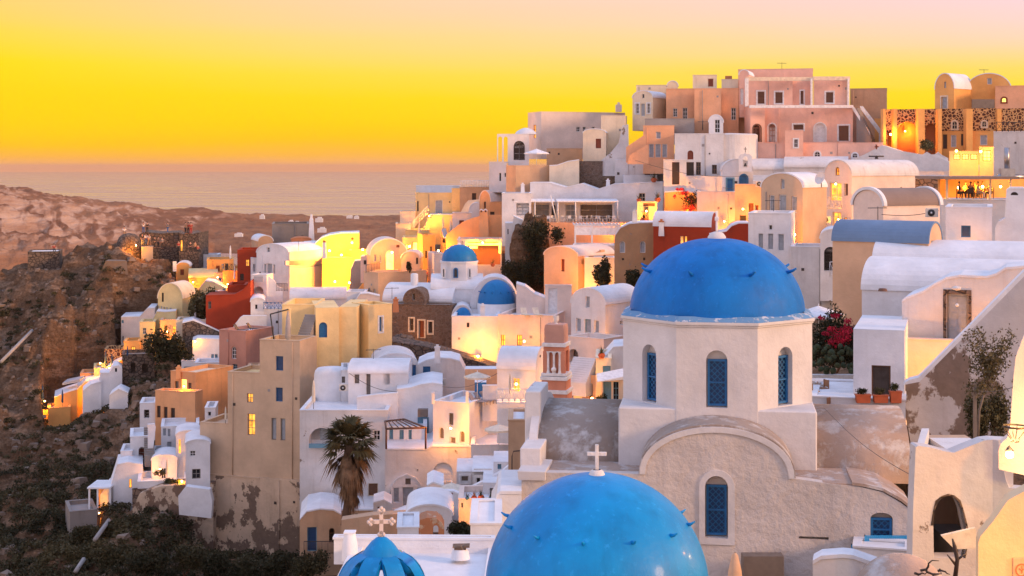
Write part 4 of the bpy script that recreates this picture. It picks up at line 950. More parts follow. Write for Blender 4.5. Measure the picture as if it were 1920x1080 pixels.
b = B('vaulted_house', 'peach house with a smooth blue-grey vaulted roof', at(1660,560,93), 'house')
b.vol(1561, 1741, 90, 457, 575, pB=1766, turn=18, mat=PEACH, roof='vaultR', rise=38, rmat=BLR, wins=[('R','dd',1746,451,1752,464)])
b = B('restaurant', 'open-sided restaurant terrace glowing orange with seated diners', at(1830,375,118), 'restaurant')
b.vol(1765, 1900, 114, 376, 440, t=10, turn=0, mat=WH, par=.12, name='base_wall')
z0 = at(0,374,114).z; zt = at(0,336,114).z
MB().abox(at(1765,0,113.6).x, at(1905,0,113.6).x, 112.8, 121, zt, zt+.22).build('roof', GRR, b.root)
MB().abox(at(1765,0,120).x, at(1925,0,120).x, 120.4, 121, z0, zt-.02).build('back_wall', OC, b.root)
for px in (1776, 1857, 1895):
    x = at(px,0,113.9).x; MB().abox(x-.07, x+.07, 113.9, 114.05, z0, zt-.01).build('post', TRC, b.root)
H('house', 'white-grey house wall with a dark blue shutter under the restaurant', 'house', 1773, 1860, 96, 390, 500, t=8, turn=0, mat=WH, wins=[('L','db',1802,423,1820,445,'b')])
b = B('chimney_stack', 'smooth white chimney stack with arched vent at the right edge', at(1900,470,95), 'chimney')
b.vol(1866, 1925, 95, 355, 500, t=3, mat=WH, out=[(1866,430),(1872,418),(1884,412),(1887,358),(1892,354),(1918,354),(1925,360)], wins=[('L','dd',1895,360,1909,366,'a')])
H('parapet_block', 'low cream roof block with a glowing lamp behind the white vaults', 'wall', 1775, 1850, 97, 447, 480, t=4, mat=PP)
# long white vaults on the right
b = B('vaulted_house', 'long white vaulted roof, the upper of the two on the right', at(1750,520,87), 'house')
b.vol(1636, 1990, 86, 508, 560, t=5, turn=3, mat=WH, roof='vaultR', rise=47)
b = B('vaulted_house', 'big white vaulted house with a round vent hole and dark doorway', at(1660,760,72), 'house')
b.vol(1616, 1990, 78, 556, 640, t=6, turn=4, mat=WH, roof='vaultR', rise=57)
b.vol(1600, 1696, 70.6, 620, 760, cope=False, rmat=WH, t=7, turn=2, mat=WH, name='annexe', wins=[('L','Edd',1634,686,1670,754,'n')])
m = MB(); q = at(1655,543,75.9); m.lathe(q, [(.26,-.08),(.2,.06),(0,.08)], 12); b.add(m, 'vent_cap', WOODB)
b = B('house', 'pinkish white house with a curved top and a grey double door in a stone frame', at(1780,700,75), 'house')
b.vol(1691, 2150, 71.6, 540, 760, t=4, turn=-3, mat=WW, out=[(1691,566),(1700,560),(1730,549),(1750,536),(1775,523),(1800,519),(1850,521),(1868,516),(1885,505),(1935,500),(2150,500)], wins=[('L','Egy',1775,550,1815,648,'g')])
def stone_frame(b, f, x0, y0, x1, y1, w, mat):
    m = MB(); 
    for a in ((x0-w, y0-w, x1+w, y0), (x0-w, y0, x0, y1), (x1, y0, x1+w, y1)):
        a0, z0 = f.px(a[0], a[3]); a1, z1 = f.px(a[2], a[1]); m.hexa([f.P(x, z, d) for d in (-.05, .02) for x, z in ((a0,z0),(a1,z0),(a1,z1),(a0,z1))])
    m.build('door_surround', mat, b.root)
stone_frame(b, b.fL, 1774.5, 550, 1815.5, 648, 6, SD)
m = MB(); q = at(1793.5,540,73.6); m.lathe(q, [(.02,-.14),(.2,-.08),(.24,0),(.2,.05),(.02,.10)], 12); b.add(m, 'wall_light', WW)
m = MB(); m.ball(at(1794.5,572,73.5), .09, 8); b.add(m, 'knocker', WHP)
H('low_parapet', 'low salmon-lit parapet below the grey double door', 'wall', 1698, 1800, 74.0, 640, 740, t=.5, mat=PP, par=.02)
wallslab('stair_wall', 'great diagonal stair wall with peeling brown patches on the right', [(1960,1010),(1690,1010),(1709,838),(1700,790),(1691,757),(1697,717),(1705,712),(1722,708),(1960,468)], 69.3, plaster('peeling_white', (.66,.62,.61), .3, (.3,.24,.2), patch=((.26,.19,.15), .52, .22, .02, 134.5, 141.5, .14)), .5)
wallslab('stair_wall_coping', 'smooth white coping along the diagonal stair wall', [(1722,708),(1705,712),(1697,717),(1694,722),(1703,720),(1724,716),(1960,478),(1960,468)], 69.0, WH, .9)
b = H('terrace_ledge', 'white terrace ledge that carries the terracotta planters', 'wall', 1518, 1698, 68.9, 752, 800, t=6, mat=WH, par=.03)

# more white roofs and steps below the pink mansion and by the restaurant
for x0, x1, D, yt, yb, lab in ((1412,1468,176,330,352,'low white parapet step right of the little chapel'),(1500,1552,172,322,350,'low white roof step behind the pinkish vaulted house'),(1716,1775,160,330,372,'white terrace strip left of the restaurant roof'),(1655,1870,170,322,345,'long low white roof edge above the restaurant')):
    H('roof_step', lab, 'roof', x0, x1, D, yt, yb, t=4, turn=0, mat=WH)
H('house', 'thin salmon wall strip between the salmon building and the pink mansion', 'wall', 1376, 1410, 203, 200, 262, t=4, turn=0, mat=SA)
H('house', 'white terrace house with a blue framed opening under the bellcote roofs', 'house', 1412, 1442, 174, 340, 372, t=4, turn=0, mat=WH, wins=[('L','lb',1418,346,1432,358,'l')])
H('house', 'white flat house filling the corner behind the restaurant', 'house', 1722, 1782, 128, 372, 420, t=6, turn=0, mat=WH)
wallslab('dark_rock_wall', 'dark rough rock wall lit by a lamp beside the restaurant', [(1776,372),(1716,372),(1716,335),(1776,335)], 131, SD, .6)
H('gate_posts', 'row of white pointed gate posts beyond the sweeping parapet', 'wall', 1730, 1778, 181, 286, 300, t=1, turn=0, mat=WH, out=[(1730,291),(1738,286),(1746,291),(1752,291),(1759,286),(1766,292),(1778,298)])
# ---------------- middle village
b = B('house', 'long white cave house with a shaded terrace opening and white chairs', at(1100,417,186), 'house')
b.vol(994, 1243, 190, 345, 417, t=7, turn=0, mat=WH, ext=2, out=[(994,343),(1030,343),(1060,352),(1090,345),(1120,356),(1150,346),(1243,342)], wins=[('L','dk',1198,362,1210,378,'y')], rmat=WR)
b.vol(941, 996, 186, 363, 440, t=8, turn=0, mat=WH, name='wing', wins=[('L','wl',968,381,992,404,'o')])
b.vol(996, 1046, 189, 379, 417, t=3, turn=0, mat=WH, name='porch_bay', wins=[('L','gy',1002,381,1030,417,'o'),('L','dd',1034,384,1042,404,'a')])
b.vol(1046, 1152, 188, 379, 417, t=3, turn=0, mat=WH, name='porch_bay', wins=[('L','gy',1060,382,1080,417,'o'),('L','tp',1088,382,1148,417,'o')])
for x0, x1 in ((963,1040),(1044,1160)):
    a, c = at(x0,379,186), at(x1,379,186); m = MB(); m.hexa([a, c, c+Vector((0,4.,.2)), a+Vector((0,4.,.2)), a+Vector((0,0,.12)), c+Vector((0,0,.12)), c+Vector((0,4.,.35)), a+Vector((0,4.,.35))]); b.add(m, 'porch_roof', CANW)
for x in (965, 1003, 1046, 1079, 1158):
    m = MB(); a = at(x,417,186.1); m.tube([a, at(x,379,186.1)], .09, 5); b.add(m, 'post', WHP)
m = MB(); m.tube([at(1044,417,184), at(1032,366,184.3)], .08, 5); b.add(m, 'mast', WHP)
a, c = at(1010,332,192), at(1060,344,192)
b.vol(1170, 1232, 196, 329, 345, t=6, turn=-6, mat=WH, name='roof_hut')
wallslab('terrace_slab', None, [(1240,470),(941,470),(941,417),(1240,417)], 184.5, SA, 8, parent=b.root)
H('house', 'white stepped wall beside the overgrown rock, with a small slit window', 'house', 947, 980, 181, 420, 520, t=4, turn=0, mat=WW, wins=[('L','dk',951,429,954,440)], out=[(947,419),(962,419),(963,406),(980,414)])
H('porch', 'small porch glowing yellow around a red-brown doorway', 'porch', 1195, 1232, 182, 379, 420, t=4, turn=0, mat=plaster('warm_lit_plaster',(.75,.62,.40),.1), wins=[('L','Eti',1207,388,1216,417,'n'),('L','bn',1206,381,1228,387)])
H('wall', 'short ochre wall with red bougainvillea, lit from below', 'wall', 1246, 1308, 183, 360, 405, t=2, turn=0, mat=OC, out=[(1246,361),(1270,359),(1302,361),(1308,372)])
H('house', 'plain pale pink house wall glowing at its foot, behind the red building', 'house', 1307, 1379, 172, 361, 420, t=6, turn=0, mat=PP, wins=[('L','Elt',1330,399,1341,420)])
H('house', 'orange lit narrow house left of the tan vaulted house', 'house', 1378, 1430, 165, 347, 430, t=6, turn=0, mat=PEACH, wins=[('L','rd',1404,381,1413,397,'n'),('L','rd',1416,384,1423,396,'w'),('L','Edd',1387,404,1399,420,'n')])
b = H('vaulted_house', 'white vaulted roof curving over the dark red building', 'house', 1225, 1333, 152, 426, 490, pB=1345, turn=16, mat=RD, roof='vaultR', rise=27, wins=[('L','lt',1275,443,1281,457,'w'),('L','lt',1283,443,1288,457,'w')])
b = H('house', 'dark red low building with white curved roof edge behind the big dome', 'house', 1330, 1404, 150, 438, 500, t=5, turn=-2, mat=RD, out=[(1330,440),(1362,434),(1372,424),(1385,419),(1404,419)])
b = H('old_house', 'old ochre facade with a rounded top and two blind arched windows', 'house', 1152, 1226, 157, 440, 560, t=5, turn=0, mat=plaster('aged_ochre',(.46,.27,.14),.4,(.3,.22,.17),patch=((.33,.27,.23),.62,.25)), out=[(1152,452),(1154,441),(1163,428),(1180,420),(1200,418),(1226,418)], wins=[('L','gy',1162,452,1172,474,'a'),('L','gy',1200,452,1210,474,'a'),('L','dd',1166,484,1170,488),('L','dd',1206,483,1210,488)])
wallslab('pergola_wall', 'salmon wall below the white terrace', [(1210,480),(1030,480),(1030,418),(1210,418)], 183, SA, .5)
b = B('pergola', 'white pergola with slatted roof in front of the salmon wall', at(1120,462,173), 'pergola')
z = at(0,425,172).z; m = MB(); x0, x1 = at(1077,0,172).x, at(1162,0,172).x
m.abox(x0, x1, 172, 172.2, z, z+.22); b.add(m, 'beam', WHP); m = MB(); m.abox(x0, x1, 176, 176.2, z, z+.22); b.add(m, 'beam', WHP)
m = MB()
for i in range(14): x = x0+(x1-x0)*i/13; m.abox(x-.05, x+.05, 171.8, 176.4, z+.22, z+.32)
b.add(m, 'roof_slat', WHP)
m = MB(); m.abox(x0, x1, 172.05, 172.15, z-1.0, z-.05); b.add(m, 'valance', CANW)
for x in (x0+.1, (x0+x1)/2-.6, x1-.1):
    m = MB(); m.abox(x-.1, x+.1, 172, 172.2, at(0,463,172).z, z); b.add(m, 'post', WHP)
b.vol(1074, 1165, 171.6, 461, 475, t=5, turn=0, mat=WW, name='base_wall', par=.1)
b = B('vaulted_house', 'tall orange vaulted house with a slit window, glowing yellow at its foot', at(1060,560,166), 'house')
b.vol(1020, 1084, 164, 481, 585, pB=1152, turn=40, mat=PEACH, roof='vault', rise=17, rmat=PP, batter=1, wins=[('L','rd',1052,486,1058.5,509),('R','dd',1090,487,1097,495),('R','dd',1127,468,1134,476)])
H('house', 'worn salmon-white back wall between orange house and old facade', 'house', 1096, 1153, 163, 484, 560, t=3, turn=4, mat=WW)
# shop and orange curved walls
b = B('shop', 'little shop with a glowing yellow open front behind the small blue dome', at(905,490,190), 'shop')
b.vol(858, 941, 190, 449, 500, t=5, turn=0, mat=PP, wins=[('L','hole',874,453,938,497)])
a, c = at(873,453,189.8), at(939,453,189.8)
m = MB(); m.box((a+c)/2-Vector((0,0,.5)), ((c-a).x,0,0), (0,.14,0), (0,0,.34)); m.box(at(875,497,189.8), (.3,0,0), (0,.14,0), (0,0,3.)); m.box(at(937,475,189.8), (.3,0,0), (0,.14,0), (0,0,1.5)); b.add(m, 'light_strip', LITY)
m = MB(); m.box(at(888,466,191), (1.1,0,0), (0,.1,0), (0,0,.35)); b.add(m, 'sign_lamp', LITY)
wallslab('curved_wall', 'big orange wall with a swooping white coping below the chimney', [(960,475),(836,475),(836,441),(842,436),(858,423),(868,416),(885,409),(901,405),(905,403),(940,403),(945,449),(960,452)], 196, OR, .7)
b = B('chimney', 'orange chimney with two round openings rising from the swooping wall', at(907,430,195), 'chimney')
b.vol(898, 916, 195, 396, 450, t=1.4, turn=0, mat=OR, out=[(896,440),(899,396),(902,393),(906,396),(910,393),(914,396),(920,440)], wins=[('L','dd',901,394.5,904,398),('L','dd',909,394.5,912,398)])
b = B('vaulted_house', 'orange vaulted house with a pale roof and a dark oval gable', at(920,430,207), 'house')
b.vol(899, 920, 206, 378, 440, pB=945, turn=40, mat=OR, roof='vault', rise=20, rmat=PP, wins=[('L','Edd',907,378,911,391)])
b = H('house', 'orange wall with a lattice opening and dark shrub beside the white house', 'wall', 918, 942, 203, 380, 450, t=4, turn=0, mat=OR, wins=[('L','dd',919,397,927,417)])
b = B('house', 'pale green-yellow house with a grey door above its stair', at(815,405,226), 'house')
b.vol(779, 849, 224, 362, 440, t=6, turn=3, mat=YL, wins=[('L','Egy',816,375,830,402,'w'),('L','dd',782,377,785,396)])
b.vol(780, 864, 229, 349, 370, t=4, turn=0, mat=WH, name='roof_parapet')
b.vol(847, 866, 223, 354, 380, t=3, turn=0, mat=YL, name='chimney_block')
b.vol(792, 852, 220, 403, 440, t=4, turn=0, mat=YE, name='terrace', out=[(792,440),(792,432),(806,403),(852,403)])
m = railing(at(775,428,219), at(803,400,219), 1.2, WHP, b.root, n=5, cross=False)
H('house', 'small cream cube house at the left of the pale green-yellow house', 'house', 750, 779, 221, 397, 440, t=5, turn=0, mat=CR)
b = B('house', 'brownish house block under the white railing terrace near the sea', at(885,380,214), 'house')
b.vol(862, 940, 216, 352, 400, t=8, turn=0, mat=TN, wins=[('L','dd',885,362,893,378,'n')])
railing(at(863,351,214), at(938,351,214), 1.0, WHP, b.root, n=16, cross=False, r=.035)
wallslab('curved_parapet', 'pale cream swooping parapet with a white vault behind it', [(915,430),(858,430),(858,404),(864,398),(872,382),(878,376),(900,374),(915,374)], 211, CR, .8)
b = H('vaulted_house', 'small white vaulted roof tucked behind the planted terrace', 'house', 880, 905, 208, 397, 420, t=5, turn=0, mat=WH, roof='vault', rise=16)
b = H('terrace_block', 'pink terrace block with red-brown planters above the alley', 'terrace', 848, 884, 203, 400, 450, t=4, turn=0, mat=PP, wins=[('L','rd',861,413,870,425)])
H('wall', 'ochre terrace wall in warm light above the alley', 'wall', 760, 805, 214, 432, 470, t=6, turn=0, mat=YL)
H('house', 'cream stepped house at the end of the lit alley', 'house', 742, 770, 218, 420, 470, t=6, turn=0, mat=CR)
# alley buildings
H('house', 'tall narrow orange house on the left side of the lit alley', 'house', 793, 816, 199, 441, 560, t=6, turn=-8, mat=OC, wins=[('L','dd',797,470,801,484),('L','dd',806,462,810,472),('L','Edd',803,492,811,512)])
H('house', 'orange house on the right side of the lit alley', 'house', 826, 846, 198, 432, 540, t=6, turn=5, mat=OC, wins=[('L','dd',830,447,835,455),('L','Elt',829,478,836,497)], out=[(826,445),(828,432),(832,446),(846,448)])
H('house', 'yellow house with a blazing white shopfront at the back of the alley', 'shop', 755, 795, 205, 446, 530, t=6, turn=0, mat=YE, wins=[('L','ly',773,454,792,500),('L','ly',760,458,767,468)])
H('house', 'pinkish wall house right of the alley beside the small blue dome', 'house', 814, 832, 186, 476, 560, t=5, turn=-10, mat=PP)

# middle church with two small blue domes
b = B('blue_domed_church', 'smaller white church with a blue dome and a blue half-dome, in mid-distance', at(880,590,166), 'church')
DOME3 = blue_dome_mat('small_dome_blue', (.006,.15,.40), (.008,.18,.46), .45)
c = at(861,0,166); k = 166/F; rr = 33.5*k; zt = at(0,489,166).z; zb = at(0,532,166).z
m = MB(); a8 = 22.5*math.pi/180
m.lathe((c.x,c.y,0), [(rr*1.10, zb-2), (rr*1.10, zt-.15), (rr*1.15, zt-.15), (rr*1.15, zt+.02), (rr*.9, zt+.05)], 8, smooth=False, rot=a8); b.add(m, 'drum', WH)
m = MB(); m.lathe((c.x,c.y,zt+.04), [(rr*math.cos(a), 30*k*math.sin(a)) for a in np.linspace(0, math.pi/2-.02, 14)], 32); b.add(m, 'dome', DOME3)
for px0, px1, mt in ((850,859,BLUE),(829,835,WHP),(878,884,WHP)):
    ff = Face(Vector((at(px1,0,164).x, 163.63 if mt is BLUE else 164.05)), Vector((-1,0)), Vector((0,1))); a0, z0 = ff.px(px0, 521); a1, z1 = ff.px(px1, 502); p_ = arch_pts(min(a0,a1), max(a0,a1), z0, z1)
    m = MB(); m.slab([ff.P(x,z) for x,z in p_], (0,.3,0)); o = b.add(m, 'window', mt); m = MB(); m.slab([ff.P(x,z,-.03) for x,z in shrink(p_, .12)], (0,.2,0)); m.build('pane', GLS, o)
m = MB(); q = Vector((c.x, c.y, zt+30*k)); m.lathe(q, [(.25,0),(.1,.25)], 10); m.box(q, (.09,0,0), (0,.09,0), (0,0,1.0)); m.box(q+Vector((0,0,.55)), (.5,0,0), (0,.09,0), (0,0,.1)); b.add(m, 'cross', WHP)
b.vol(808, 905, 163.5, 542, 600, t=6, turn=0, mat=WR, roof='vaultR', rise=24, name='nave')
b.vol(718, 848, 162, 566, 580, t=6.5, turn=14, mat=WR, roof='vaultR', rise=29, name='nave', ext=.5)
b.vol(883, 970, 161.5, 575, 640, t=5, turn=0, mat=WR, roof='vault', rise=55, name='apse_arch', rmat=WR)
c2 = at(931,568,161.3); m = MB(); R2 = 35*161.3/F; m.lathe((c2.x, c2.y, c2.z), [(R2*math.cos(a), 44*161/F*math.sin(a)) for a in np.linspace(0, math.pi/2-.01, 14)], 36, a0=math.pi, a1=2*math.pi); b.add(m, 'half_dome', DOME3)
m = MB(); m.lathe((c2.x, c2.y, c2.z-2.5), [(R2*1.02,0),(R2*1.04,2.5),(R2,2.52)], 36, a0=math.pi, a1=2*math.pi); b.add(m, 'apse', WH)
m = MB()
for i in range(6):
    a = math.pi*(1.1+.16*i); d = Vector((math.cos(a), math.sin(a), 0)); q = c2+d*R2*.86+Vector((0,0,1.25)); m.tube([q, q+d*.3+Vector((0,0,.12))], .06, 5)
b.add(m, 'dome_pegs', DOME3)
b.vol(848, 884, 159, 595, 640, t=4, turn=0, mat=WH, roof='vault', rise=22, name='side_chapel')
c3 = at(868,597,158.6); m = MB(); m.lathe(c3, [(15*k*math.cos(a), 20*k*math.sin(a)) for a in np.linspace(0, math.pi/2-.01, 10)], 24, a0=math.pi, a1=2*math.pi); b.add(m, 'small_half_dome', DOME3)
m = MB(); q = at(777,540,165); m.lathe(q-Vector((0,0,1)), [(.55,0),(.45,1),(.42,2.6),(.2,2.7)], 10); b.add(m, 'chimney', WR)
b = B('stone_house', 'brown stone house with three orange-trimmed openings and a small gable', at(790,643,166), 'house')
b.vol(734, 848, 159.5, 573, 644, t=2, turn=14, mat=ST, ext=3, wins=[('L','dd',768,597,775.5,620,'ty'),('L','Erd',785,601,795.5,634,'ty'),('L','dd',803,603,811,625,'ty')], par=.05)
b.vol(757, 795, 160.4, 565, 600, t=3, turn=14, mat=ST, roof='vault', rise=22, name='gable', rmat=ST, wins=[('L','dk',773,549,778,563,'aw')])
b = B('house', 'pale pink-white house with lit windows and sun loungers on its roof', at(930,665,152), 'house')
b.vol(847, 934, 154, 594, 670, t=7, turn=3, mat=WH, wins=[('L','dd',875,605,880,614)])
b.vol(934, 1040, 152, 593, 680, t=8, turn=12, mat=PP, name='wing', wins=[('L','lt',939,628,947,648,'n'),('L','lt',969,628,979,648,'n')])
H('wall', 'pink-white wall with a tall white shuttered door beside the glow', 'wall', 1022, 1072, 157, 536, 640, t=1, turn=0, mat=PP, wins=[('L','Ewh',1028,540,1045,588,'w')])
H('wall', 'white awning wall behind the roof loungers', 'wall', 968, 1024, 158, 548, 610, t=3, turn=0, mat=PP, out=[(968,533),(985,538),(1003,552),(1024,560)])
b = B('vaulted_house', 'white vaulted house with pale blue doors above the pink bell tower', at(1110,635,142), 'house')
b.vol(1071, 1135, 139, 572, 640, pB=1200, turn=32, mat=WH, roof='vault', rise=29, wins=[('L','gy',1098,556,1106,577,'w'),('L','gy',1080,597,1089,622,'w'),('L','Egy',1096,599,1108,636,'l'),('L','gy',1114,601,1123,625,'w'),('R','dk',1162,601,1168,609)])
b.vol(1064, 1132, 132, 637, 780, pB=1170, turn=34, mat=PP, name='terrace_base', wins=[('L','dd',1066,655,1084,680,'ao')])
b = B('house', 'small salmon-lit house corner with an arched brown door in the alley', at(1105,757,126), 'house')
b.vol(1091, 1120, 122, 706, 790, pB=1140, turn=20, mat=PEACH, wins=[('L','Edd',1105,718,1111,757,'a')])
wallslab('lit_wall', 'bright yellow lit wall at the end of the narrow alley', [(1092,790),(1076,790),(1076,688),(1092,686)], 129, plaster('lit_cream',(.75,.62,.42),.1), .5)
b = B('house', 'white stepped house with a light blue door and an awning next to the big drum', at(1145,755,119), 'house')
b.vol(1117, 1146, 121, 673, 790, t=6, turn=0, mat=CR, wins=[('L','lb',1130,686,1145,709,'l')])
b.vol(1112, 1175, 124, 655, 790, t=5, turn=0, mat=WH, name='wing', out=[(1112,705),(1125,680),(1150,652),(1175,650)])
b.vol(1128, 1172, 118.5, 713, 790, t=2, turn=0, mat=CR, name='ground_floor', wins=[('L','Elb',1131,716,1146,754),('L','Edk',1150,716,1160,754,'l')])
stairs(b.root, at(1098,722,121.5), at(1118,672,123), 2.2, 12, WR)
m = MB(); m.slab([at(1120,716,116.5), at(1170,712,118), at(1170,706,118)], (0,1.2,.5)); b.add(m, 'awning', CANW)
b = B('bell_tower', 'pink bell tower with white mouldings, columns and a ball finial', at(1043,757,104), 'bell tower')
BT = plaster('bell_tower_pink', (.68,.27,.16), .15, (.4,.2,.14), scale=2); k = 104/F; c = at(1043,0,104); yaw = R(-14)
rx, ry = Vector((math.cos(yaw), math.sin(yaw), 0)), Vector((-math.sin(yaw), math.cos(yaw), 0))
def tb(y0, y1, wpx, mat, name, dpx=None):
    m = MB(); z0, z1 = at(0,y0,104).z, at(0,y1,104).z; m.box(Vector((c.x,c.y,z0)), rx*wpx*k, ry*(dpx or wpx)*k, (0,0,z1-z0)); return b.add(m, name, mat, bevel=.02)
tb(860, 733, 50, BT, 'base'); tb(735, 728, 53, TR, 'moulding'); tb(728, 710, 46, BT, 'middle_tier'); tb(710, 703, 51, TR, 'moulding')
tb(702, 697, 48, TR, 'sill'); tb(697, 660, 20, BT, 'core', 30); tb(648, 641, 45, TR, 'moulding'); tb(657, 648, 40, BT, 'lintel'); 
for sx in (-1, 1):
    for sy in (-1, 1): m = MB(); z0, z1 = at(0,697,104).z, at(0,656,104).z; m.box(Vector((c.x,c.y,z0))+rx*sx*17*k+ry*sy*17*k, rx*8*k, ry*8*k, (0,0,z1-z0)); b.add(m, 'pier', BT, bevel=.02)
for sx in (-11, 0, 11): m = MB(); m.lathe(Vector((c.x,c.y,at(0,697,104).z))+rx*sx*k-ry*20*k, [(3.4*k,0),(3*k,3*k),(2.4*k,5*k),(2.1*k,34*k),(3*k,38*k),(3.4*k,41*k)], 10); b.add(m, 'column', TR)
m = MB(); m.ball(Vector((c.x,c.y,at(0,690,104).z))-ry*22*k, 5.*k, 10); b.add(m, 'ball', TR)
for sx in (-6.5, 6.5):
    m = MB(); z0 = at(0,662,104).z
    for i in range(8):
        a1, a2 = math.pi*i/8, math.pi*(i+1)/8; o_ = Vector((c.x,c.y,z0))+rx*sx*k-ry*19*k
        p = [o_+rx*r_*k*math.cos(a)+Vector((0,0,r_*k*math.sin(a))) for a in (a1,a2) for r_ in (4.2,6)]
        m.hexa([p[0],p[2],p[3],p[1]]+[q-ry*2.5*k for q in (p[0],p[2],p[3],p[1])])
    b.add(m, 'arch_moulding', TR)
m = MB(); hw, z0, z1, z2 = 19*k, at(0,641,104).z, at(0,616,104).z, at(0,607,104).z; o_ = Vector((c.x,c.y,0))
m.slab([o_-rx*hw+Vector((0,0,z0))-ry*hw, o_+rx*hw+Vector((0,0,z0))-ry*hw, o_+rx*hw+Vector((0,0,z1))-ry*hw, o_+rx*hw*.9+Vector((0,0,z2))-ry*hw, o_-rx*hw*.9+Vector((0,0,z2))-ry*hw, o_-rx*hw+Vector((0,0,z1))-ry*hw], ry*hw*2); b.add(m, 'cap', plaster('bell_cap_pink', (.62,.34,.26), .2), bevel=.04)
m = MB(); q = Vector((c.x,c.y,z2)); m.lathe(q, [(3*k,0),(2*k,3*k),(4*k,5*k),(5.3*k,9*k),(5*k,13*k),(5.6*k,14*k),(5*k,15*k)], 12); b.add(m, 'finial', TR)

# lower middle: white houses
b = B('house', 'broad white lower house with an arched loggia behind the palm', at(640,960,130), 'house')
b.vol(562, 727, 127.5, 770, 985, t=9, turn=5, mat=WW, wins=[('L','wl',579,802,627,840,'ao'),('L','dk',700,807,713,826,'w'),('L','bn',690,906,709,931,'y')], bevel=0)
b.add(MB().slab([at(579,840,127.2), at(627,840,127.1), at(627,832,127.1), at(579,832,127.2)], (0,.12,0)), 'loggia_railing', LBL)
ff = b.fL; a0, z0 = ff.px(598, 828); a1, z1 = ff.px(614, 806); m = MB(); m.slab([ff.P(x,z,.8) for x,z in rect_pts(min(a0,a1),max(a0,a1),z0,z1)], (0,.1,0)); b.add(m, 'shutter', GRYP)
b = B('round_house', 'white rounded tower-like end house beside the yellow building', at(622,767,136), 'house')
c = at(622,0,136); m = MB(); z = lambda y: at(0,y,135).z; m.lathe((c.x,c.y,0), [(34*135/F, z(790)), (33*135/F, z(704)), (31*135/F, z(697)), (27*135/F, z(692.5)), (0, z(690))], 40); b.add(m, 'wall', WH)
b = B('house', 'white house with rounded roof, two taupe shutters and a narrow door', at(710,745,134), 'house')
b.vol(640, 655, 134.5, 695, 790, t=5, turn=0, mat=WH, wins=[('L','tp',647-6,706-0,652-5,718)], name='link')
b.vol(653, 765, 133, 700, 790, t=6, turn=4, mat=WH, roof='vaultR', rise=17, rmat=WR, wins=[('L','tp',664,702,674,720,'w'),('L','Etp',686,701,695,741,'w'),('L','tp',718,698,731,721,'w')])
H('terrace_parapet', 'pink-lit white parapet wall on the roof terrace of the broad house', 'wall', 669, 745, 130, 750, 800, t=.5, turn=8, mat=WH, out=[(669,746),(700,742),(744,738)], par=.02)
b = B('vaulted_house', 'rough white vaulted roof with a bright blue door at the foot of the stone wall', at(740,720,140), 'house')
b.vol(702, 783, 139, 684, 740, t=6, turn=-4, mat=WW, roof='vault', rise=21, rmat=WW, wins=[('L','Ebl',770,684,780,720),('L','bl',764,690,769,712)])
b = B('rough_house', 'rough peeling white house block with a blue shutter', at(830,720,140), 'house')
b.vol(783, 873, 139, 672, 745, t=5, turn=0, mat=WW, bevel=0, wins=[('L','bl',793,687,807,706)], out=[(783,684),(800,676),(820,672),(845,673),(862,678),(873,700)])
H('house', 'plain white middle wall with pipes and a light blue door', 'house', 744, 830, 131, 720, 830, t=7, turn=0, mat=WH, wins=[('L','Elb',783,782,804,828),('L','dd',787,768,800,781,'n')], out=[(744,731),(770,728),(790,722),(810,719),(830,722)])
b = B('pergola', 'brown timber pergola over light blue doors', at(762,841,125), 'pergola')
z1, z2 = at(0,802,123).z, at(0,790,123).z; P = [at(724,804,122.5), at(798,802,122.5), at(758,786,127.5), at(722,790,127.5)]
m = MB()
for i in range(4): m.tube([P[i], P[(i+1)%4]], .09, 5)
b.add(m, 'beam', WOODB)
m = MB()
for i in range(1, 6): t = i/6; m.tube([P[0].lerp(P[1], t), P[3].lerp(P[2], t)], .06, 4)
b.add(m, 'rafter', WOODB)
for q, y in ((P[1], 842), (P[0], 842)): m = MB(); m.tube([q, Vector((q.x, q.y, at(0,y,122.5).z))], .09, 5); b.add(m, 'post', WOODB)
b = H('house', 'white bay with light blue doors under the brown pergola', 'house', 722, 800, 127.5, 800, 842, t=4, turn=0, mat=WH, wins=[('L','Elb',730,799+2,737,841),('L','Elb',749,806,757,841),('L','Elb',766,806,772,840)])
H('terrace_wall', 'white terrace wall below the pergola, joined to the broad house', 'wall', 722, 884, 123.5, 841, 980, t=7, turn=0, mat=WW, wins=[('L','wl',732,892,793,952,'ao'),('L','wl',812,867,849,903,'a'),('L','dk',781,880,785,884)], out=[(722,843),(800,843),(810,838),(884,838)])
b = B('door_front', 'pale blue-grey cave house front with three doors under an arch', at(763,950,124), 'house')
b.vol(733, 792, 123.3, 905, 952, t=.5, turn=0, mat=WH, par=.02, out=[(733,914),(745,898),(763,891),(780,898),(792,914)], wins=[('L','gy',737,914,749,943,'w'),('L','Egy',754,913,776,950,'w'),('L','gy',781,914,793-1,941,'w'),('L','tp',760,897,770,909)])
b = B('house', 'white house with a blazing lamp over its door and loungers on the roof', at(850,838,127), 'house')
b.vol(812, 880, 124, 757, 842, pB=932, turn=24, mat=WH, wins=[('L','tp',823,802,832,823,'aw'),('L','Etp',843,820,854,840,'w'),('L','tp',862,809,871,830,'aw'),('L','tp',842,775,850,797)])
b = B('vaulted_house', 'white vaulted house with four vent dots, a lit window and a balcony', at(970,790,119), 'house')
b.vol(932, 1004, 117, 694, 800, pB=1025, turn=14, mat=WH, roof='vaultR', rise=36, wins=[('L','lt',961,709,975,736,'w'),('L','gy',969,775,978,787,'w')])
for i in range(4): m = MB(); q = at(956+18.5*i,664+1.2*i,118.5); m.ball(q, .13, 8); b.add(m, 'vent', DARK)
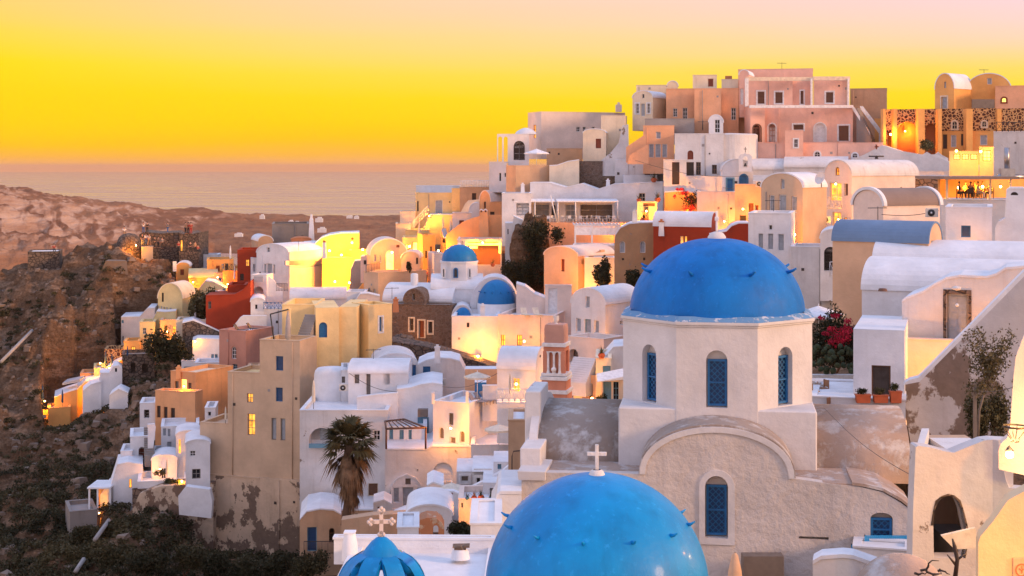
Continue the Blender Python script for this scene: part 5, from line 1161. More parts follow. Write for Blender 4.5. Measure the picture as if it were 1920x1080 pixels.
p0, p1 = at(931,757,115.3), at(988,757,114.8); m = MB(); m.hexa([p0, p1, p1+Vector((0,1.6,0)), p0+Vector((0,1.6,0)), p0+Vector((0,0,.12)), p1+Vector((0,0,.12)), p1+Vector((0,1.6,.12)), p0+Vector((0,1.6,.12))]); b.add(m, 'balcony_floor', WH)
railing(p0+Vector((0,0,.12)), p1+Vector((0,0,.12)), 1.05, WHP, b.root, n=5)
H('house', 'plain tan house with a black pipe left of the big church', 'house', 953, 992, 86, 789, 930, t=4, turn=0, mat=TN, par=.1)
H('house', 'white terrace house with a beige parasol on its lower terrace', 'house', 883, 960, 121, 835, 900, t=7, turn=0, mat=WH, wins=[('L','gy',933,866,939,879,'w'),('L','dd',901,856,903,860)])
H('house', 'low white house with a framed square window', 'house', 856, 890, 110, 884, 960, t=5, turn=0, cope=False, mat=WW, wins=[('L','tp',864,892,879,904,'tw')])
H('house', 'small white house with a dark stone lintel and little window', 'house', 887, 925, 108, 884, 960, t=5, turn=0, roof='vaultR', rise=9, mat=WW, wins=[('L','dk',893,896,901,910,'w'),('L','dd',888,879,922,890)])
wallslab('stair_parapet', 'white diagonal stair parapet above the potted plants', [(960,905),(880,925),(880,915),(905,903),(940,884),(960,868)], 103, WH, .6)
b = H('wall', 'short white gate wall either side of a red slatted gate', 'wall', 826, 862, 104, 925, 970, t=.6, turn=0, mat=WH, wins=[('L','Erd',835,923.5,849,962,'')], out=[(826,925),(834,923),(850,923),(862,928)])
H('house', 'white-pink low house with potted plants on its flat roof', 'house', 860, 935, 98, 936, 990, t=4, turn=0, mat=PP, wins=[('L','db',865,943,868,952),('L','Edd',912,945,917,975),('L','lt',893,958,903,985,'n')])
b = H('vaulted_house', 'smooth white domed roof mound with a small square window', 'house', 762, 848, 95, 967, 1020, t=5, turn=0, mat=WH, roof='vault', rise=20, out=None, wins=[('L','dk',775,973,783,988,'w')])
b = B('ruined_arch', 'orange brick ruined arch standing on the white roofs', at(808,1015,76), 'ruin')
hslab('arch_wall', None, [(833,1020),(782,1020),(782,985),(788,975),(800,971),(818,972),(828,980),(833,990)], [(812,985,822,1012)], 76, plaster('ruin_orange',(.45,.20,.10),.5,(.3,.17,.1),patch=((.5,.38,.28),.56,1.5)), 1.6, root=b.root)
for i, a in enumerate(((916,976,58,985,965-42),(884,936,56,985,1012),)): pass
H('roof_step', 'smooth white rounded roof step, the taller one left of the near dome', 'house', 918, 978, 58, 927, 1010, t=4, turn=0, mat=WR, out=[(918,968),(926,955),(932,930),(938,925),(978,925)])
H('roof_step', 'smooth white roof block low beside the near glossy dome', 'house', 882, 940, 54, 984, 1040, t=4, turn=0, mat=WR, par=.02)
b = B('terrace_roof', 'broad white roof terrace in the foreground behind the ribbed blue crown', at(760,1060,44), 'terrace')
b.vol(628, 926, 41.6, 1100, 1250, t=4.3, turn=2, mat=WH, ext=1, rmat=WR, par=.12, name='wall')
b.vol(626, 926, 45.6, 1013, 1060, t=.35, turn=2, mat=WR, ext=0, par=.01, name='rear_parapet')
m = MB(); q = at(656,1032,45.0); m.lathe(q-Vector((0,0,.3)), [(.26,0),(.24,.5),(.18,.82),(.17,.86)], 18); m.box(q+Vector((0,0,.56)), (.36,0,0), (0,.36,0), (0,0,.04)); b.add(m, 'chimney', WR)
m = MB(); q = at(863,1035,44.6); m.lathe(q-Vector((0,0,.2)), [(.3,0),(.26,.22),(.2,.3)], 14); b.add(m, 'chimney_base', WR)
m = MB(); m.box(q+Vector((0,0,.10)), (.36,0,0), (0,.3,0), (0,0,.07)); m.box(q+Vector((.03,0,.17)), (.52,.05,0), (0,.36,0), (0,0,.05)); b.add(m, 'chimney_slates', ST)

H('garden_shed', 'small bright blue door box at the back of the lounger terrace', 'shed', 890, 912, 128, 717, 757, t=1.5, turn=0, mat=BLUE, cope=False, rmat=WR)
H('wall', 'brown plaster wall under the rubble bank behind the open cream parasol', 'wall', 872, 936, 131, 692, 757, t=2, turn=0, mat=TN, cope=False)
H('low_wall', 'low white terrace wall right of the lounger terrace', 'wall', 905, 934, 126, 724, 757, t=.5, turn=0, mat=WH, par=.02)
b = B('steps', 'white stone steps rising behind the red slatted gate', at(848,970,106), 'steps'); stairs(b.root, at(842,985,100), at(850,948,106), 1.4, 10, WW)
H('house', 'small cave house front with an arched niche left of the red slatted gate', 'house', 800, 832, 106, 905, 965, t=4, turn=0, mat=PP, wins=[('L','dd',806,925,814,948,'a')], out=[(800,912),(812,905),(832,912)])
H('low_wall', 'curved low white wall with a glowing niche by the blue-grey doors', 'wall', 768, 800, 112, 948, 985, t=.8, turn=0, mat=WH, out=[(768,960),(780,952),(800,948)])
H('house', 'white cube house behind the pinkish low house, under the diagonal stair', 'house', 905, 952, 101, 905, 960, t=4, turn=0, cope=False, mat=WW, wins=[('L','tp',918,915,928,928,'w'),('L','dd',936,918,942,935)])
H('house', 'small white block with a blue hatch left of the tan house', 'house', 925, 955, 104, 866, 905, t=4, turn=0, cope=False, mat=WH, wins=[('L','lb',933,866+4,940,880)])
H('roof_step', 'long white parapet step on the near roofs left of the ruined arch', 'roof', 745, 785, 70, 990, 1030, t=3, turn=0, mat=WR, par=.05)
H('house', 'white lean-to with a tiny window right of the broad white house', 'house', 700, 735, 120, 940, 990, t=3, turn=0, mat=WW, wins=[('L','bn',708,950,716,962)], out=[(700,944),(720,938),(735,946)])
wallslab('retaining_wall', 'sandy retaining wall along the lane at the foot of the broad white house', [(860,1010),(640,1010),(640,975),(700,966),(780,962),(860,975)], 110, TN, 1.2)
for x, y, D, h_ in ((876,757,124,1.1),(812,757,123.6,1.0)):
    p = at(x,y,D); m = MB(); m.box(p, (.25,0,0), (0,.25,0), (0,0,h_)); m.build('gate_pier', WH, None, 'white pier at the %s corner of the lounger terrace' % ('right' if x > 850 else 'left'), 'pier', bevel=.03)
m = MB(); m.box(at(793,781,128), (.9,0,0), (0,.6,0), (0,0,.7)); m.build('water_tank', WOODT, None, 'brown water tank on top of the light blue door box', 'tank', bevel=.04)

m = MB()
def cable(a, b_, sag, lab):
    m = MB(); P = [a.lerp(b_, t/12)-Vector((0,0,sag*math.sin(math.pi*t/12))) for t in range(13)]; m.tube(P, .022, 4); m.build('cable', IRON, None, lab, 'cable', norm=False)
cable(at(655,700,131), at(744,735,129.5), .4, 'cable from the rounded shutter house to the plain white wall'); cable(at(830,725,129), at(932,700,116), .5, 'cable across the lounger terrace'); cable(at(1190,300,183), at(1405,330,178), .8, 'cable along the brown-windowed white houses')
cable(at(1355,352,171), at(1430,345,165), .3, 'cable above the plain pink wall'); cable(at(1653,402,103.5), at(1760,395,104), .2, 'cable along the whitish vaulted house wall'); cable(at(541,500,197), at(618,492,199), .3, 'cable along the pink-white side wall')
# ---------------- left side of the village and the cliff
b = B('yellow_house', 'large yellow cubic house with a beige front, blue windows and an arched blue door', at(560,870,145), 'house')
b.vol(487, 562, 139, 640, 905, pB=594, turn=24, mat=BG, rmat=YE, wins=[('L','db',517,668,531,695,'b'),('L','db',517,727,530,753,'b'),('L','gy',509,784,518,825,'g'),('L','gy',526,785,535,826,'g')])
b.vol(427, 487, 139, 700, 905, t=5, along=.004, mat=BG, name='lower_wing', rmat=YE, wins=[('L','lt',463,738,474,755,'g'),('L','lt',464,776,478,816,'g')])
b.vol(375, 427, 139, 795, 905, t=5, along=.008, mat=BG, name='lower_wing', rmat=BG)
b.vol(529, 592, 147, 572, 700, t=7, turn=8, mat=YE, name='upper_block', rmat=YE, par=.5)
b.vol(592, 636, 144.5, 576.5, 780, cope=False, t=8, turn=-4, mat=YE, name='upper_block', rmat=YE, wins=[('L','Ebl',598,604,613.5,633,'a')])
b.vol(636, 669, 145, 575.3, 780, cope=False, t=8, turn=8, mat=YE, name='upper_block', rmat=YE)
b.vol(660, 691, 146, 573, 720, par=.5, pB=735, turn=62, mat=YE, name='upper_block', rmat=YE, wins=[('R','bl',711,594,717,622,'tw')])
m = stairs(b.root, at(580,633,143.2), at(595,590,145), 1.3, 9, GY)
BY = b
b = B('peeling_base', 'tall peeling plaster retaining wall under the beige house front', at(470,1030,138), 'wall')
b.vol(487, 562, 138.8, 900, 1040, pB=596, turn=24, mat=PE, name='wall', cope=False, rmat=BG, ext=5)
b.vol(372, 487, 139, 885, 1040, t=6, along=.004, mat=PE, name='wall', cope=False, rmat=BG, ext=5, out=[(372,888),(487,898)])
wallslab('buttress', None, [(640,1060),(560,1060),(556,905),(583,925),(600,950),(640,985)], 138.2, PE, 3, turn=8, parent=b.root)
wallslab('cliff_facing', 'mottled plastered cliff face left of the peeling wall', [(400,1090),(215,1060),(225,1000),(262,925),(300,912),(400,905)], 140, plaster('cliff_facing_plaster',(.20,.13,.09),.5,(.12,.09,.07),patch=((.58,.45,.33),.50,.45,.02),bmp=3), 3, turn=14)
wallslab('white_apron', 'white-washed sloping apron under the tall narrow white house', [(396,972),(336,965),(334,930),(348,912),(393,918),(398,940)], 136.6, WR, 1, turn=10)
b = B('rooftop_house', 'dusty rose house with sun loungers on its roof and an arched door', at(440,700,173), 'house')
b.vol(411, 461, 170, 622, 700, pB=513, turn=38, mat=RO, wins=[('L','dk',434,650,443,673,'a'),('L','dk',436,683,445,692,'l')])
b = B('red_house', 'deep red house with a sloping parapet in the left of the village', at(430,615,191), 'house')
b.vol(386, 470, 189, 556, 620, t=6, turn=6, mat=RD, rmat=RD, out=[(386,555),(440,553),(455,545),(470,528)], wins=[('L','dk',390,565,396,579,'g')])
b.vol(427, 461, 192, 535, 575, t=5, turn=4, mat=RD, rmat=RD, name='upper_block')
b = B('red_house', 'tall dark red house with one lit window', at(462,550,206), 'house')
b.vol(445, 483, 204, 469, 560, t=6, turn=4, mat=RD, rmat=RD, wins=[('L','lt',461,487,467,499,'g'),('L','dd',450,513,457,526)])
b = B('vaulted_house', 'white vaulted house with a pink-white side wall in front of the blazing yellow wall', at(560,545,202), 'house')
b.vol(481, 541, 199, 476, 560, pB=620, turn=40, mat=WH, roof='vault', rise=17, rmat=WR, wins=[('L','dk',500,464,506,473,'w'),('L','Egy',500,494,510,524,'w'),('L','gy',512,496,516,514,'w'),('L','gy',495,495,499,512,'w')])
b.vol(541, 543, 198.5, 474, 560, pB=619, turn=40, mat=PP, name='side_wing', wins=[('R','dd',587,487,594,500),('R','dd',601,487,607,500),('R','dd',536,489,539,497)])
b = B('arched_house', 'white arched terrace house beside the deep red house', at(485,560,195), 'house')
b.vol(471, 500, 193, 516, 620, pB=512, turn=20, mat=WH, wins=[('L','wl',475,537,494,562,'ao')])
b.add(MB().slab([at(476,528,192.4), at(493,528,192.4), at(493,518,192.4), at(476,518,192.4)], (0,.1,0)), 'railing_panel', GRYP)
wallslab('curved_parapet', 'white parapet curving down beside the arched terrace', [(530,570),(497,570),(497,520),(505,519),(515,527),(520,537),(530,541)], 194, WH, .8)
b = B('house', 'low white house with a blue lattice railing on its terrace', at(500,610,186), 'house')
b.vol(470, 496, 186, 566, 640, t=6, turn=0, mat=WH, roof='vault', rise=7, wins=[('L','dk',478,571,483,580)])
b.vol(494, 545, 187, 579, 640, t=6, turn=0, mat=WH, name='wing')
railing(at(494,580,185.5), at(529,580,185.5), .9, BLUE, b.root, n=5)
wallslab('stair_parapet', 'white sloping parapet in front of the deep red house', [(500,645),(438,645),(438,612),(450,596),(456,592),(500,592)], 184, WH, .8)
b = H('vaulted_house', 'long low white vaulted roof behind the yellow house', 'house', 543, 650, 188, 560, 590, t=6, turn=0, mat=WH, roof='vaultR', rise=17, rmat=WW, wins=[('L','dk',547,557,551,566,'a')])
H('stone_building', 'grey windowless stone block on the ridge', 'building', 510, 579, 216, 420, 480, t=8, turn=0, mat=CO, rmat=CO)
H('vaulted_house', 'small brown gabled house with white roof edge left of the grey stone block', 'house', 484, 512, 214, 452, 480, t=6, turn=-10, mat=TN, roof='vault', rise=10)
b = B('chimney_tower', 'tall white chimney tower right of the grey stone block', at(584,447,213), 'chimney')
m = MB(); c = at(584,452,213); k = 213/F; m.lathe(c-Vector((0,0,2)), [(8*k,0),(6*k,2+20*k),(4.5*k,2+38*k),(5*k,2+39*k),(3*k,2+44*k),(2.4*k,2+50*k)], 4, smooth=False, rot=math.pi/4); b.add(m, 'stack', WR)
H('house', 'small terracotta hut in front of the grey stone block', 'house', 546, 583, 210, 450, 475, t=4, turn=0, mat=TC, roof='vault', rise=4, rmat=TC)
LC = plaster('glow_tinted_plaster', (.86,.60,.16), .05)  # yellow of the lamp glow is put into the plaster colour
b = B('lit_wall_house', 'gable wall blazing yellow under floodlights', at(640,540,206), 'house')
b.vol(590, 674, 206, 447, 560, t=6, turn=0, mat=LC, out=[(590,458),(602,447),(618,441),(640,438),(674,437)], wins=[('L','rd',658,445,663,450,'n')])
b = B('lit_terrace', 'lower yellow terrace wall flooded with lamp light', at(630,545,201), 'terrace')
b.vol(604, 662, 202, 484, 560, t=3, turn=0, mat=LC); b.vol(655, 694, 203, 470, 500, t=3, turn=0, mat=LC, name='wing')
H('wall', 'shaded grey-white curved wall right of the yellow terrace', 'wall', 655, 696, 197, 497, 580, t=2, turn=0, mat=GY, out=[(655,545),(658,505),(665,490),(696,487)])
wallslab('ramp_wall', 'orange-lit ramp parapet rising behind the yellow house', [(700,580),(645,580),(660,556),(680,532),(690,522),(700,515)], 187, OC, .8)
b = B('vaulted_house', 'orange vaulted house with a blazing doorway and a planted terrace', at(730,510,192), 'house')
b.vol(694, 786-22, 190, 478, 520, pB=786, turn=-6, mat=PEACH, roof='vault', rise=30, rmat=PP, wins=[('L','Ely',724,470,738,505,'a'),('L','rd',743,459,749,464),('L','gy',701,477,705,491),('L','gy',711,478,715,493)])
b.vol(752, 787, 187, 484, 520, t=4, turn=6, mat=PEACH, roof='vault', rise=12, rmat=PP, name='porch', wins=[('L','dd',780,483,784,495)])
b = B('terrace_block', 'tan terrace block under the orange vaulted house', at(740,560,184), 'terrace')
b.vol(682, 709, 182, 512, 600, pB=800, turn=58, mat=PEACH, wins=[('L','gy',690,540,694,552),('L','gy',700,542,704,553)])
b = H('wall', 'pinkish low arched walls below the tan terrace block', 'wall', 664, 712, 178, 552, 600, t=2, turn=0, mat=PP, out=[(664,568),(675,552),(690,551),(712,556)])

# ochre cluster on the far left ridge
b = B('ochre_house', 'ochre cube house with a balcony on the ridge near the bay', at(425,520,213), 'house')
b.vol(388, 438, 213, 487, 540, t=6, turn=0, mat=OC, wins=[('L','Edd',422,494,428,512),('L','rd',405,498,412,508)])
b.vol(418, 446, 209, 508, 560, t=5, turn=0, mat=OC, name='wing'); railing(at(419,508,208.5), at(441,508,208.5), 1.0, IRON, b.root, n=3)
b = H('vaulted_house', 'small ochre vaulted house with a lamp on its terrace', 'house', 354, 408, 211, 520, 545, t=5, turn=0, mat=OC, roof='vaultR', rise=14, rmat=YL, wins=[('L','rd',344+12,519,372-9,528)])
H('house', 'yellow terrace house below the small ochre vault', 'house', 375, 425, 206, 535, 590, t=6, turn=4, mat=YL, wins=[('L','lb',418,541,422,552)], out=[(375,540),(385,527),(400,529),(425,541)])
H('wall', 'white terrace strip on the ridge beside the bay', 'wall', 350, 409, 222, 478, 500, t=4, turn=6, mat=WR)
b = B('vaulted_house', 'yellow vaulted house with a big rounded roof on the cliff edge', at(330,590,201), 'house')
b.vol(296, 342, 198, 560, 600, pB=366, turn=22, mat=YL, roof='vault', rise=28, rmat=CR, wins=[('L','dd',303,549,307,566),('L','gy',295+1,573,299,582),('L','gy',301,574,304,583),('L','gy',306,575,309,583),('L','gy',311,576,314,583)])
H('house', 'mauve-pink house at the cliff edge below the yellow vaulted house', 'house', 227, 290, 200, 595, 665, t=6, turn=5, mat=RO if False else PP, wins=[('L','lb',228,600,232,606),('L','dk',229,630,232,643)], out=[(227,595),(262,594),(270,585),(277,578),(290,578)])
H('house', 'yellow stepped house under the big rounded roof', 'house', 286, 330, 196, 588, 660, t=6, turn=3, mat=YL, out=[(286,600),(294,584),(310,585),(330,583)], wins=[('L','lt',314,608,328,622)])
H('house', 'small stone-and-concrete flat roofed shed on the slope', 'shed', 229, 290, 184, 664, 710, t=5, turn=0, mat=SD, rmat=CO, wins=[('L','dd',245,680,254,700,'o'),('L','dd',266,682,277,700,'o')])
b = B('ochre_terrace', 'ochre stepped terraces with navy parasols hanging on the cliff', at(150,760,186), 'terrace')
b.vol(140, 196, 186, 717, 770, t=6, turn=0, mat=OC, out=[(140,735),(160,716),(185,712),(196,700)]); b.vol(102, 145, 183, 738, 790, t=5, turn=0, mat=OC, name='lower_step', out=[(102,745),(125,736),(145,730)])
b.vol(176, 200, 189, 690, 740, t=5, turn=0, mat=YL, name='upper_step', wins=[('L','lt',190,681,196,690)])
m = MB(); m.slab([at(117,722,184), at(150,716,184), at(150,711,184), at(117,718,184)], (0,2,.2)); b.add(m, 'canopy', GRYP)
b = B('round_terrace', 'round stone lookout terrace with lamps at the far lower left', at(80,815,182), 'terrace')
c = at(82,0,184); m = MB(); z = lambda y: at(0,y,183).z; m.lathe((c.x,c.y,0), [(2.9,z(830)),(2.5,z(786)),(2.5,z(772)),(2.25,z(772)),(2.25,z(776)),(0,z(776))], 28, smooth=False); b.add(m, 'stone_base', SD)
m = MB(); m.lathe((c.x,c.y,0), [(2.52,z(786)),(2.52,z(766)),(2.25,z(766)),(2.25,z(775))], 28, a0=math.pi*1.0, a1=math.pi*1.9); b.add(m, 'parapet', OC)
b.vol(90, 132, 181, 764, 800, t=4, turn=0, mat=OC, name='deck')
H('house', 'tiny white cave house between the ochre terraces and the shed', 'house', 155, 190, 180, 728, 760, t=4, turn=0, mat=WH, out=[(155,734),(170,722),(190,716)])
H('house', 'white stepped cave house right above the tiny cave house', 'house', 187, 229, 181, 694, 745, t=4, turn=0, mat=WH, out=[(187,700),(205,700),(212,688),(222,686),(229,692)], wins=[('L','dk',215,690,220,698)])
b = B('blue_white_house', 'stepped white houses with pale blue shutters below the stone wall', at(375,692,187), 'house')
b.vol(361, 412, 184, 637, 690, t=5, turn=0, mat=WR, wins=[('L','lb',396,664,401,676),('L','lb',403,664,408,676)], out=[(361,640),(370,636),(412,637)])
b.vol(340, 402, 182, 676, 700, t=3, turn=0, mat=WR, name='lower_step', wins=[('L','lb',345,687,362,691)])
H('stone_wall', 'rough stone terrace wall under the deep red house', 'wall', 342, 412, 188, 603, 680, t=5, turn=0, mat=SD, out=[(342,606),(362,601),(390,612),(412,622)])
b = B('orange_house', 'orange flat-roofed house with a balcony and dark square openings on the cliff', at(360,800,160), 'house')
b.vol(320, 368, 161, 700, 800, pB=437, turn=40, mat=OR, rmat=CR, wins=[('L','tp',328,715,335,733),('L','Ely',340,712,350,735),('L','tp',353,718,359,733)])
b.vol(291, 366, 156, 736, 830, pB=380, turn=28, mat=OR, name='balcony_block', wins=[('L','dd',294,761,301,783,'n'),('L','dd',307,763,314,786,'n'),('L','dd',320,765,328,788,'n')])
b = B('house', 'white house cluster with blue-grey shutters below the orange house', at(335,860,154), 'house')
b.vol(302, 373, 152, 798, 880, t=5, turn=0, mat=WH, wins=[('L','gy',305,803,312,818),('L','gy',314,804,320,819),('L','Egy',313,828,322,850)])
b.vol(330, 376, 147, 815, 880, t=4, turn=0, mat=WH, roof='vault', rise=8, name='wing', wins=[('L','Elt',335,824,339,850)])
b = B('house', 'tall narrow white house with two small square windows on the cliff edge', at(372,920,141), 'house')
b.vol(348, 394, 140, 832, 925, t=5, turn=0, mat=WH, roof='vault', rise=8, wins=[('L','dk',356,845,367,856,'w'),('L','dk',360,879,376,898,'g')])
b = B('house', 'white house with an arched opening holding a parasol and a dark stair', at(262,878,150), 'house')
b.vol(244, 282, 150, 818, 900, t=5, turn=0, mat=WH, wins=[('L','rd',260,838,272,876,'ao')])
wallslab('stair_parapet', None, [(305,880),(277,880),(277,796),(290,795),(292,802),(286,850),(305,856)], 148.5, WH, .5, parent=b.root)
stairs(b.root, at(290,856,147), at(288,800,152), 1.0, 14, CO)
b = B('terrace', 'white curved terrace with agaves and a bright lamp above the cliff', at(300,920,144), 'terrace')
b.vol(258, 351, 143, 900, 925, t=5, turn=0, mat=WH, par=.5, out=None); b.vol(248, 352, 142.6, 914, 930, t=.6, turn=0, mat=SD, name='planter')
b = H('house', 'lowest white cave house stepping down to the pool pergola', 'house', 202, 268, 146, 880, 950, t=5, turn=0, mat=WH, out=[(202,928),(210,905),(220,872),(240,868),(268,872)], wins=[('L','lt',242,898,247,915)])
b = B('pergola', 'small white pergola glowing orange inside by the cliff pool', at(183,968,146), 'pergola')
x0, x1 = at(165,0,144).x, at(204,0,144).x; zt_, zb_ = at(0,917,144).z, at(0,966,144).z
m = MB(); m.abox(x0-.1, x1+.1, 144, 147.5, zt_, zt_+.16); b.add(m, 'roof', WR)
for x in (x0, (x0+x1)/2-.2, x1): m = MB(); m.abox(x, x+.16, 144.1, 144.26, zb_, zt_-.004); b.add(m, 'post', WR)
m = MB(); m.abox(x0, x1, 147.2, 147.4, zb_, zt_-.004); b.add(m, 'back_wall', OC)
m = MB(); m.abox(x1-.1, x1+.1, 144.5, 147.1, zb_, zt_-.004); b.add(m, 'side_wall', GY)
b = H('pool_terrace', 'grey walled pool terrace in front of the small pergola', 'terrace', 131, 182, 143, 956, 1000, t=5, turn=-6, mat=CO, rmat=GY)
# castle ruin
b = B('castle_ruin', 'stone castle ruin with a crowd of people watching the sunset', at(310,475,224), 'ruin')
b.vol(261, 340, 221, 437, 480, t=8, turn=3, mat=SD, rmat=SD, par=.05, out=[(261,441),(270,436),(300,439),(336,437),(340,441)])
b.vol(336, 373, 219, 437, 485, t=6, turn=14, mat=SD, name='keep', rmat=SD, wins=[('L','lt',338,450,342,471,'n')], out=[(336,438),(345,440),(352,436),(362,440),(373,437)])
b.vol(265, 287, 217.5, 463, 474, t=2, turn=0, mat=GY, name='white_step')
b = B('round_bastion', 'rounded earth-coloured bastion lit by a lamp beside the castle ruin', at(242,470,216), 'ruin')
c = at(242,0,219); m = MB(); z = lambda y: at(0,y,217).z; m.lathe((c.x,c.y,0), [(2.1,z(500)),(1.9,z(460)),(1.5,z(446)),(.9,z(440)),(0,z(438))], 24); b.add(m, 'wall', SD)
H('stone_platform', 'low stone lookout platform at the far left ridge', 'platform', 52, 112, 221, 472, 500, t=6, turn=4, mat=SD, rmat=WW, par=.05)
wallslab('white_sign', 'upright blank white board standing on the brown cliff', [(331,509),(324,509),(324,490),(331,490)], 213, WHP, .1)
# cave house at the foot of the peeling wall
b = B('cave_house', 'worn tan cave house with a dark blue door and arched stone rim', at(600,1030,122), 'house')
b.vol(562, 640, 121, 962, 1045, t=6, turn=0, mat=TN, out=[(562,975),(575,960),(600,955),(625,957),(640,965)], wins=[('L','Edb',576,988,594,1034,'l'),('L','dd',617,990,627,1018,'ao')])
b.vol(640, 764, 123, 960, 1045, t=6, turn=0, mat=TN, name='side_wall', wins=[('L','rd',672,996,690,1016),('L','dk',665,963,672,968),('L','dk',652,975,660,980)], out=[(640,957),(764,957)])
railing(at(570,1040,119), at(626,1040,119), 1.1, IRON, b.root, n=5, cross=False)
H('wall', 'tan plastered side of the foreground roof terrace', 'wall', 700, 772, 112, 975, 1040, t=3, turn=0, mat=TN, out=[(700,1000),(740,975),(772,962)])

# further small houses of the left chain
for nm, lab, x0, x1, D, yt, yb, mt, kw in (
 ('house','small yellow block left of the stepped yellow house',262,290,192,604,650,YL,dict(wins=[('L','dk',268,615,274,626)])),
 ('house','ochre block with a lit opening below the mauve-pink house',232,262,189,640,672,OC,dict(wins=[('L','lt',246,650,254,664,'n')])),
 ('wall','stone and ochre terrace wall behind the navy parasols',196,232,191,655,696,SL,{}),
 ('house','small ochre vault with a red shutter beside the ochre cube house',330,356,214,500,525,OC,dict(roof='vault',rise=8,wins=[('L','rd',338,505,345,516)])),
 ('house','cream terrace wall under the olive tree',330,388,190,600,625,CR,{}),
 ('house','yellow house corner right of the olive tree',372,392,200,560,600,YL,dict(wins=[('L','lb',378,568,384,580)])),
 ('house','small white house with a terrace below the blue-shuttered steps',365,420,176,680,702,WR,dict(wins=[('L','gy',380,685,390,696,'w')])),
 ('house','tan block on the right of the dusty rose house',462,486,166,690,702,TN,{}),
 ('house','ochre cube by the bay with two dark openings',440,462,214,500,520,OC,dict(wins=[('L','dd',444,504,448,514),('L','dd',453,504,457,514)])),
 ('house','narrow white house between the red houses and the vaulted white house',470,486,203,484,540,WH,dict(wins=[('L','gy',474,495,479,510,'w')])),
 ('wall','white ramp wall left of the lowest cave house',188,214,147,905,950,WH,dict(out=[(188,930),(200,915),(214,905)])),
 ('house','white cube with a small blue window below the orange balcony house',384,404,150,765,800,WH,dict(wins=[('L','dk',390,772,396,780,'w')])),
 ('house','white low house with a parasol terrace between stair and blue-grey shutters',282,305,149,850,880,WH,dict(wins=[('L','lt',288,858,296,872)])),
 ('house','small white house under the stepped ochre walls, nearest the shed',205,240,176,735,760,WR,dict(out=[(205,742),(222,730),(240,738)])),
 ('house','pinkish hut with a little chimney between yellow wall and alley',676,700,195,482,510,PP,dict(wins=[('L','dd',682,488,687,496)])),
 ('house','white terrace house beside the ramp wall',650,686,180,548,600,WH,dict(wins=[('L','gy',660,560,666,572,'w'),('L','dd',672,558,676,566)])),
 ('house','white cube with a small door behind the long low vault',600,640,193,548,570,WW,dict(wins=[('L','dd',615,554,620,566)])),
 ):
    H(nm, lab, nm, x0, x1, D, yt, yb, t=4, turn=4, mat=mt, **kw)
railing(at(518,546,190), at(539,546,190), 1.0, IRON, None, 'black railing below the white vaulted house', 4, False)
railing(at(686,512,181.5), at(712,505,186), 1.0, IRON, None, 'thin railing on the terrace of the orange vaulted house', 5, False)
for px, py, D, h, mt, lab in ((608,476,198,1.6,WR,'white chimney with terracotta pot on the vaulted white house'),(742,574,145,.6,TC,'brown chimney stone on the yellow roof'),(690,700,137,.9,WR,'short white chimney on the rounded shutter house'),(540,600,143,1.0,YE,'small yellow chimney on the upper yellow block'),(820,668,138,.8,WW,'rough white chimney stub on the peeling block'),(905,590,155,.9,WR,'small white chimney on the pale house roof'),(1190,412,158,.8,WW,'white stub chimney above the old ochre facade'),(1240,432,154,.9,WR,'white chimney at the edge of the dark red building'),(980,357,192,.7,WR,'white chimney stub on the long cave house'),(1140,352,192,.9,WR,'white chimney on the middle of the long cave house'),(820,548,164,.8,WR,'small white vent chimney on the church nave'),(335,700,162,.6,OR,'orange chimney on the orange cliff house')):
    p = at(px, py, D); rt = empty('chimney', p, lab, 'chimney', 'small roof chimneys'); m = MB(); m.hexa([p+Vector((a*.28*f, b_*.28*f, z)) for z, f in ((-.6,1),(h,.8)) for a, b_ in ((-1,-1),(1,-1),(1,1),(-1,1))]); m.build('shaft', mt, rt); m = MB(); m.box(p+Vector((0,0,h+.002)), (.56,0,0), (0,.56,0), (0,0,.12)); m.box(p+Vector((0,0,h+.122)), (.25,0,0), (0,.25,0), (0,0,.2)); m.build('cap', TC if px in (608, 1240) else mt, rt)

for nm, lab, x0, x1, D, yt, yb, mt, kw in (
 ('house','ochre stepped wall joining the terraces below the mauve-pink house',200,236,188,676,706,OC,dict(out=[(200,690),(215,680),(236,672)])),
 ('house','orange cube with a dark door above the tiny white cave house',150,186,190,700,740,OR,dict(wins=[('L','dd',165,712,171,728)])),
 ('wall','yellow parapet running down from the mauve-pink house',228,296,194,652,676,YL,dict(out=[(228,656),(250,652),(296,660)])),
 ('house','peach cube under the big rounded yellow roof',300,340,193,600,640,PEACH,dict(wins=[('L','dd',308,610,314,620),('L','lt',324,612,330,624)])),
 ('house','orange cube between olive tree and ochre cluster',342,372,204,545,590,OC,dict(wins=[('L','dd',350,556,355,566)])),
 ('wall','ochre garden wall at the foot of the ochre cluster',385,440,203,548,572,OC,dict(out=[(385,552),(410,548),(440,556)])),
 ('house','small salmon house with a blue shutter in the ochre cluster',402,424,211,512,540,SA,dict(wins=[('L','bl',410,520,415,530)])),
 ('house','white terrace block with a dark opening beside the orange cliff house',262,292,158,756,800,WH,dict(wins=[('L','dd',270,768,280,784,'o')])),
 ('house','white cube stepping down left of the arched opening',226,248,149,846,890,WH,{}),
 ('wall','ochre terrace edge behind the round lookout terrace',96,150,187,752,780,OC,dict(out=[(96,764),(120,752),(150,748)])),
 ('house','white arched cave front above the cliff terrace',284,332,146,862,905,WH,dict(roof='vault',rise=9,wins=[('L','Edk',302,878,311,898,'w')])),
 ):
    H(nm, lab, nm, x0, x1, D, yt, yb, t=4, turn=4, mat=mt, **kw)
build_ground()
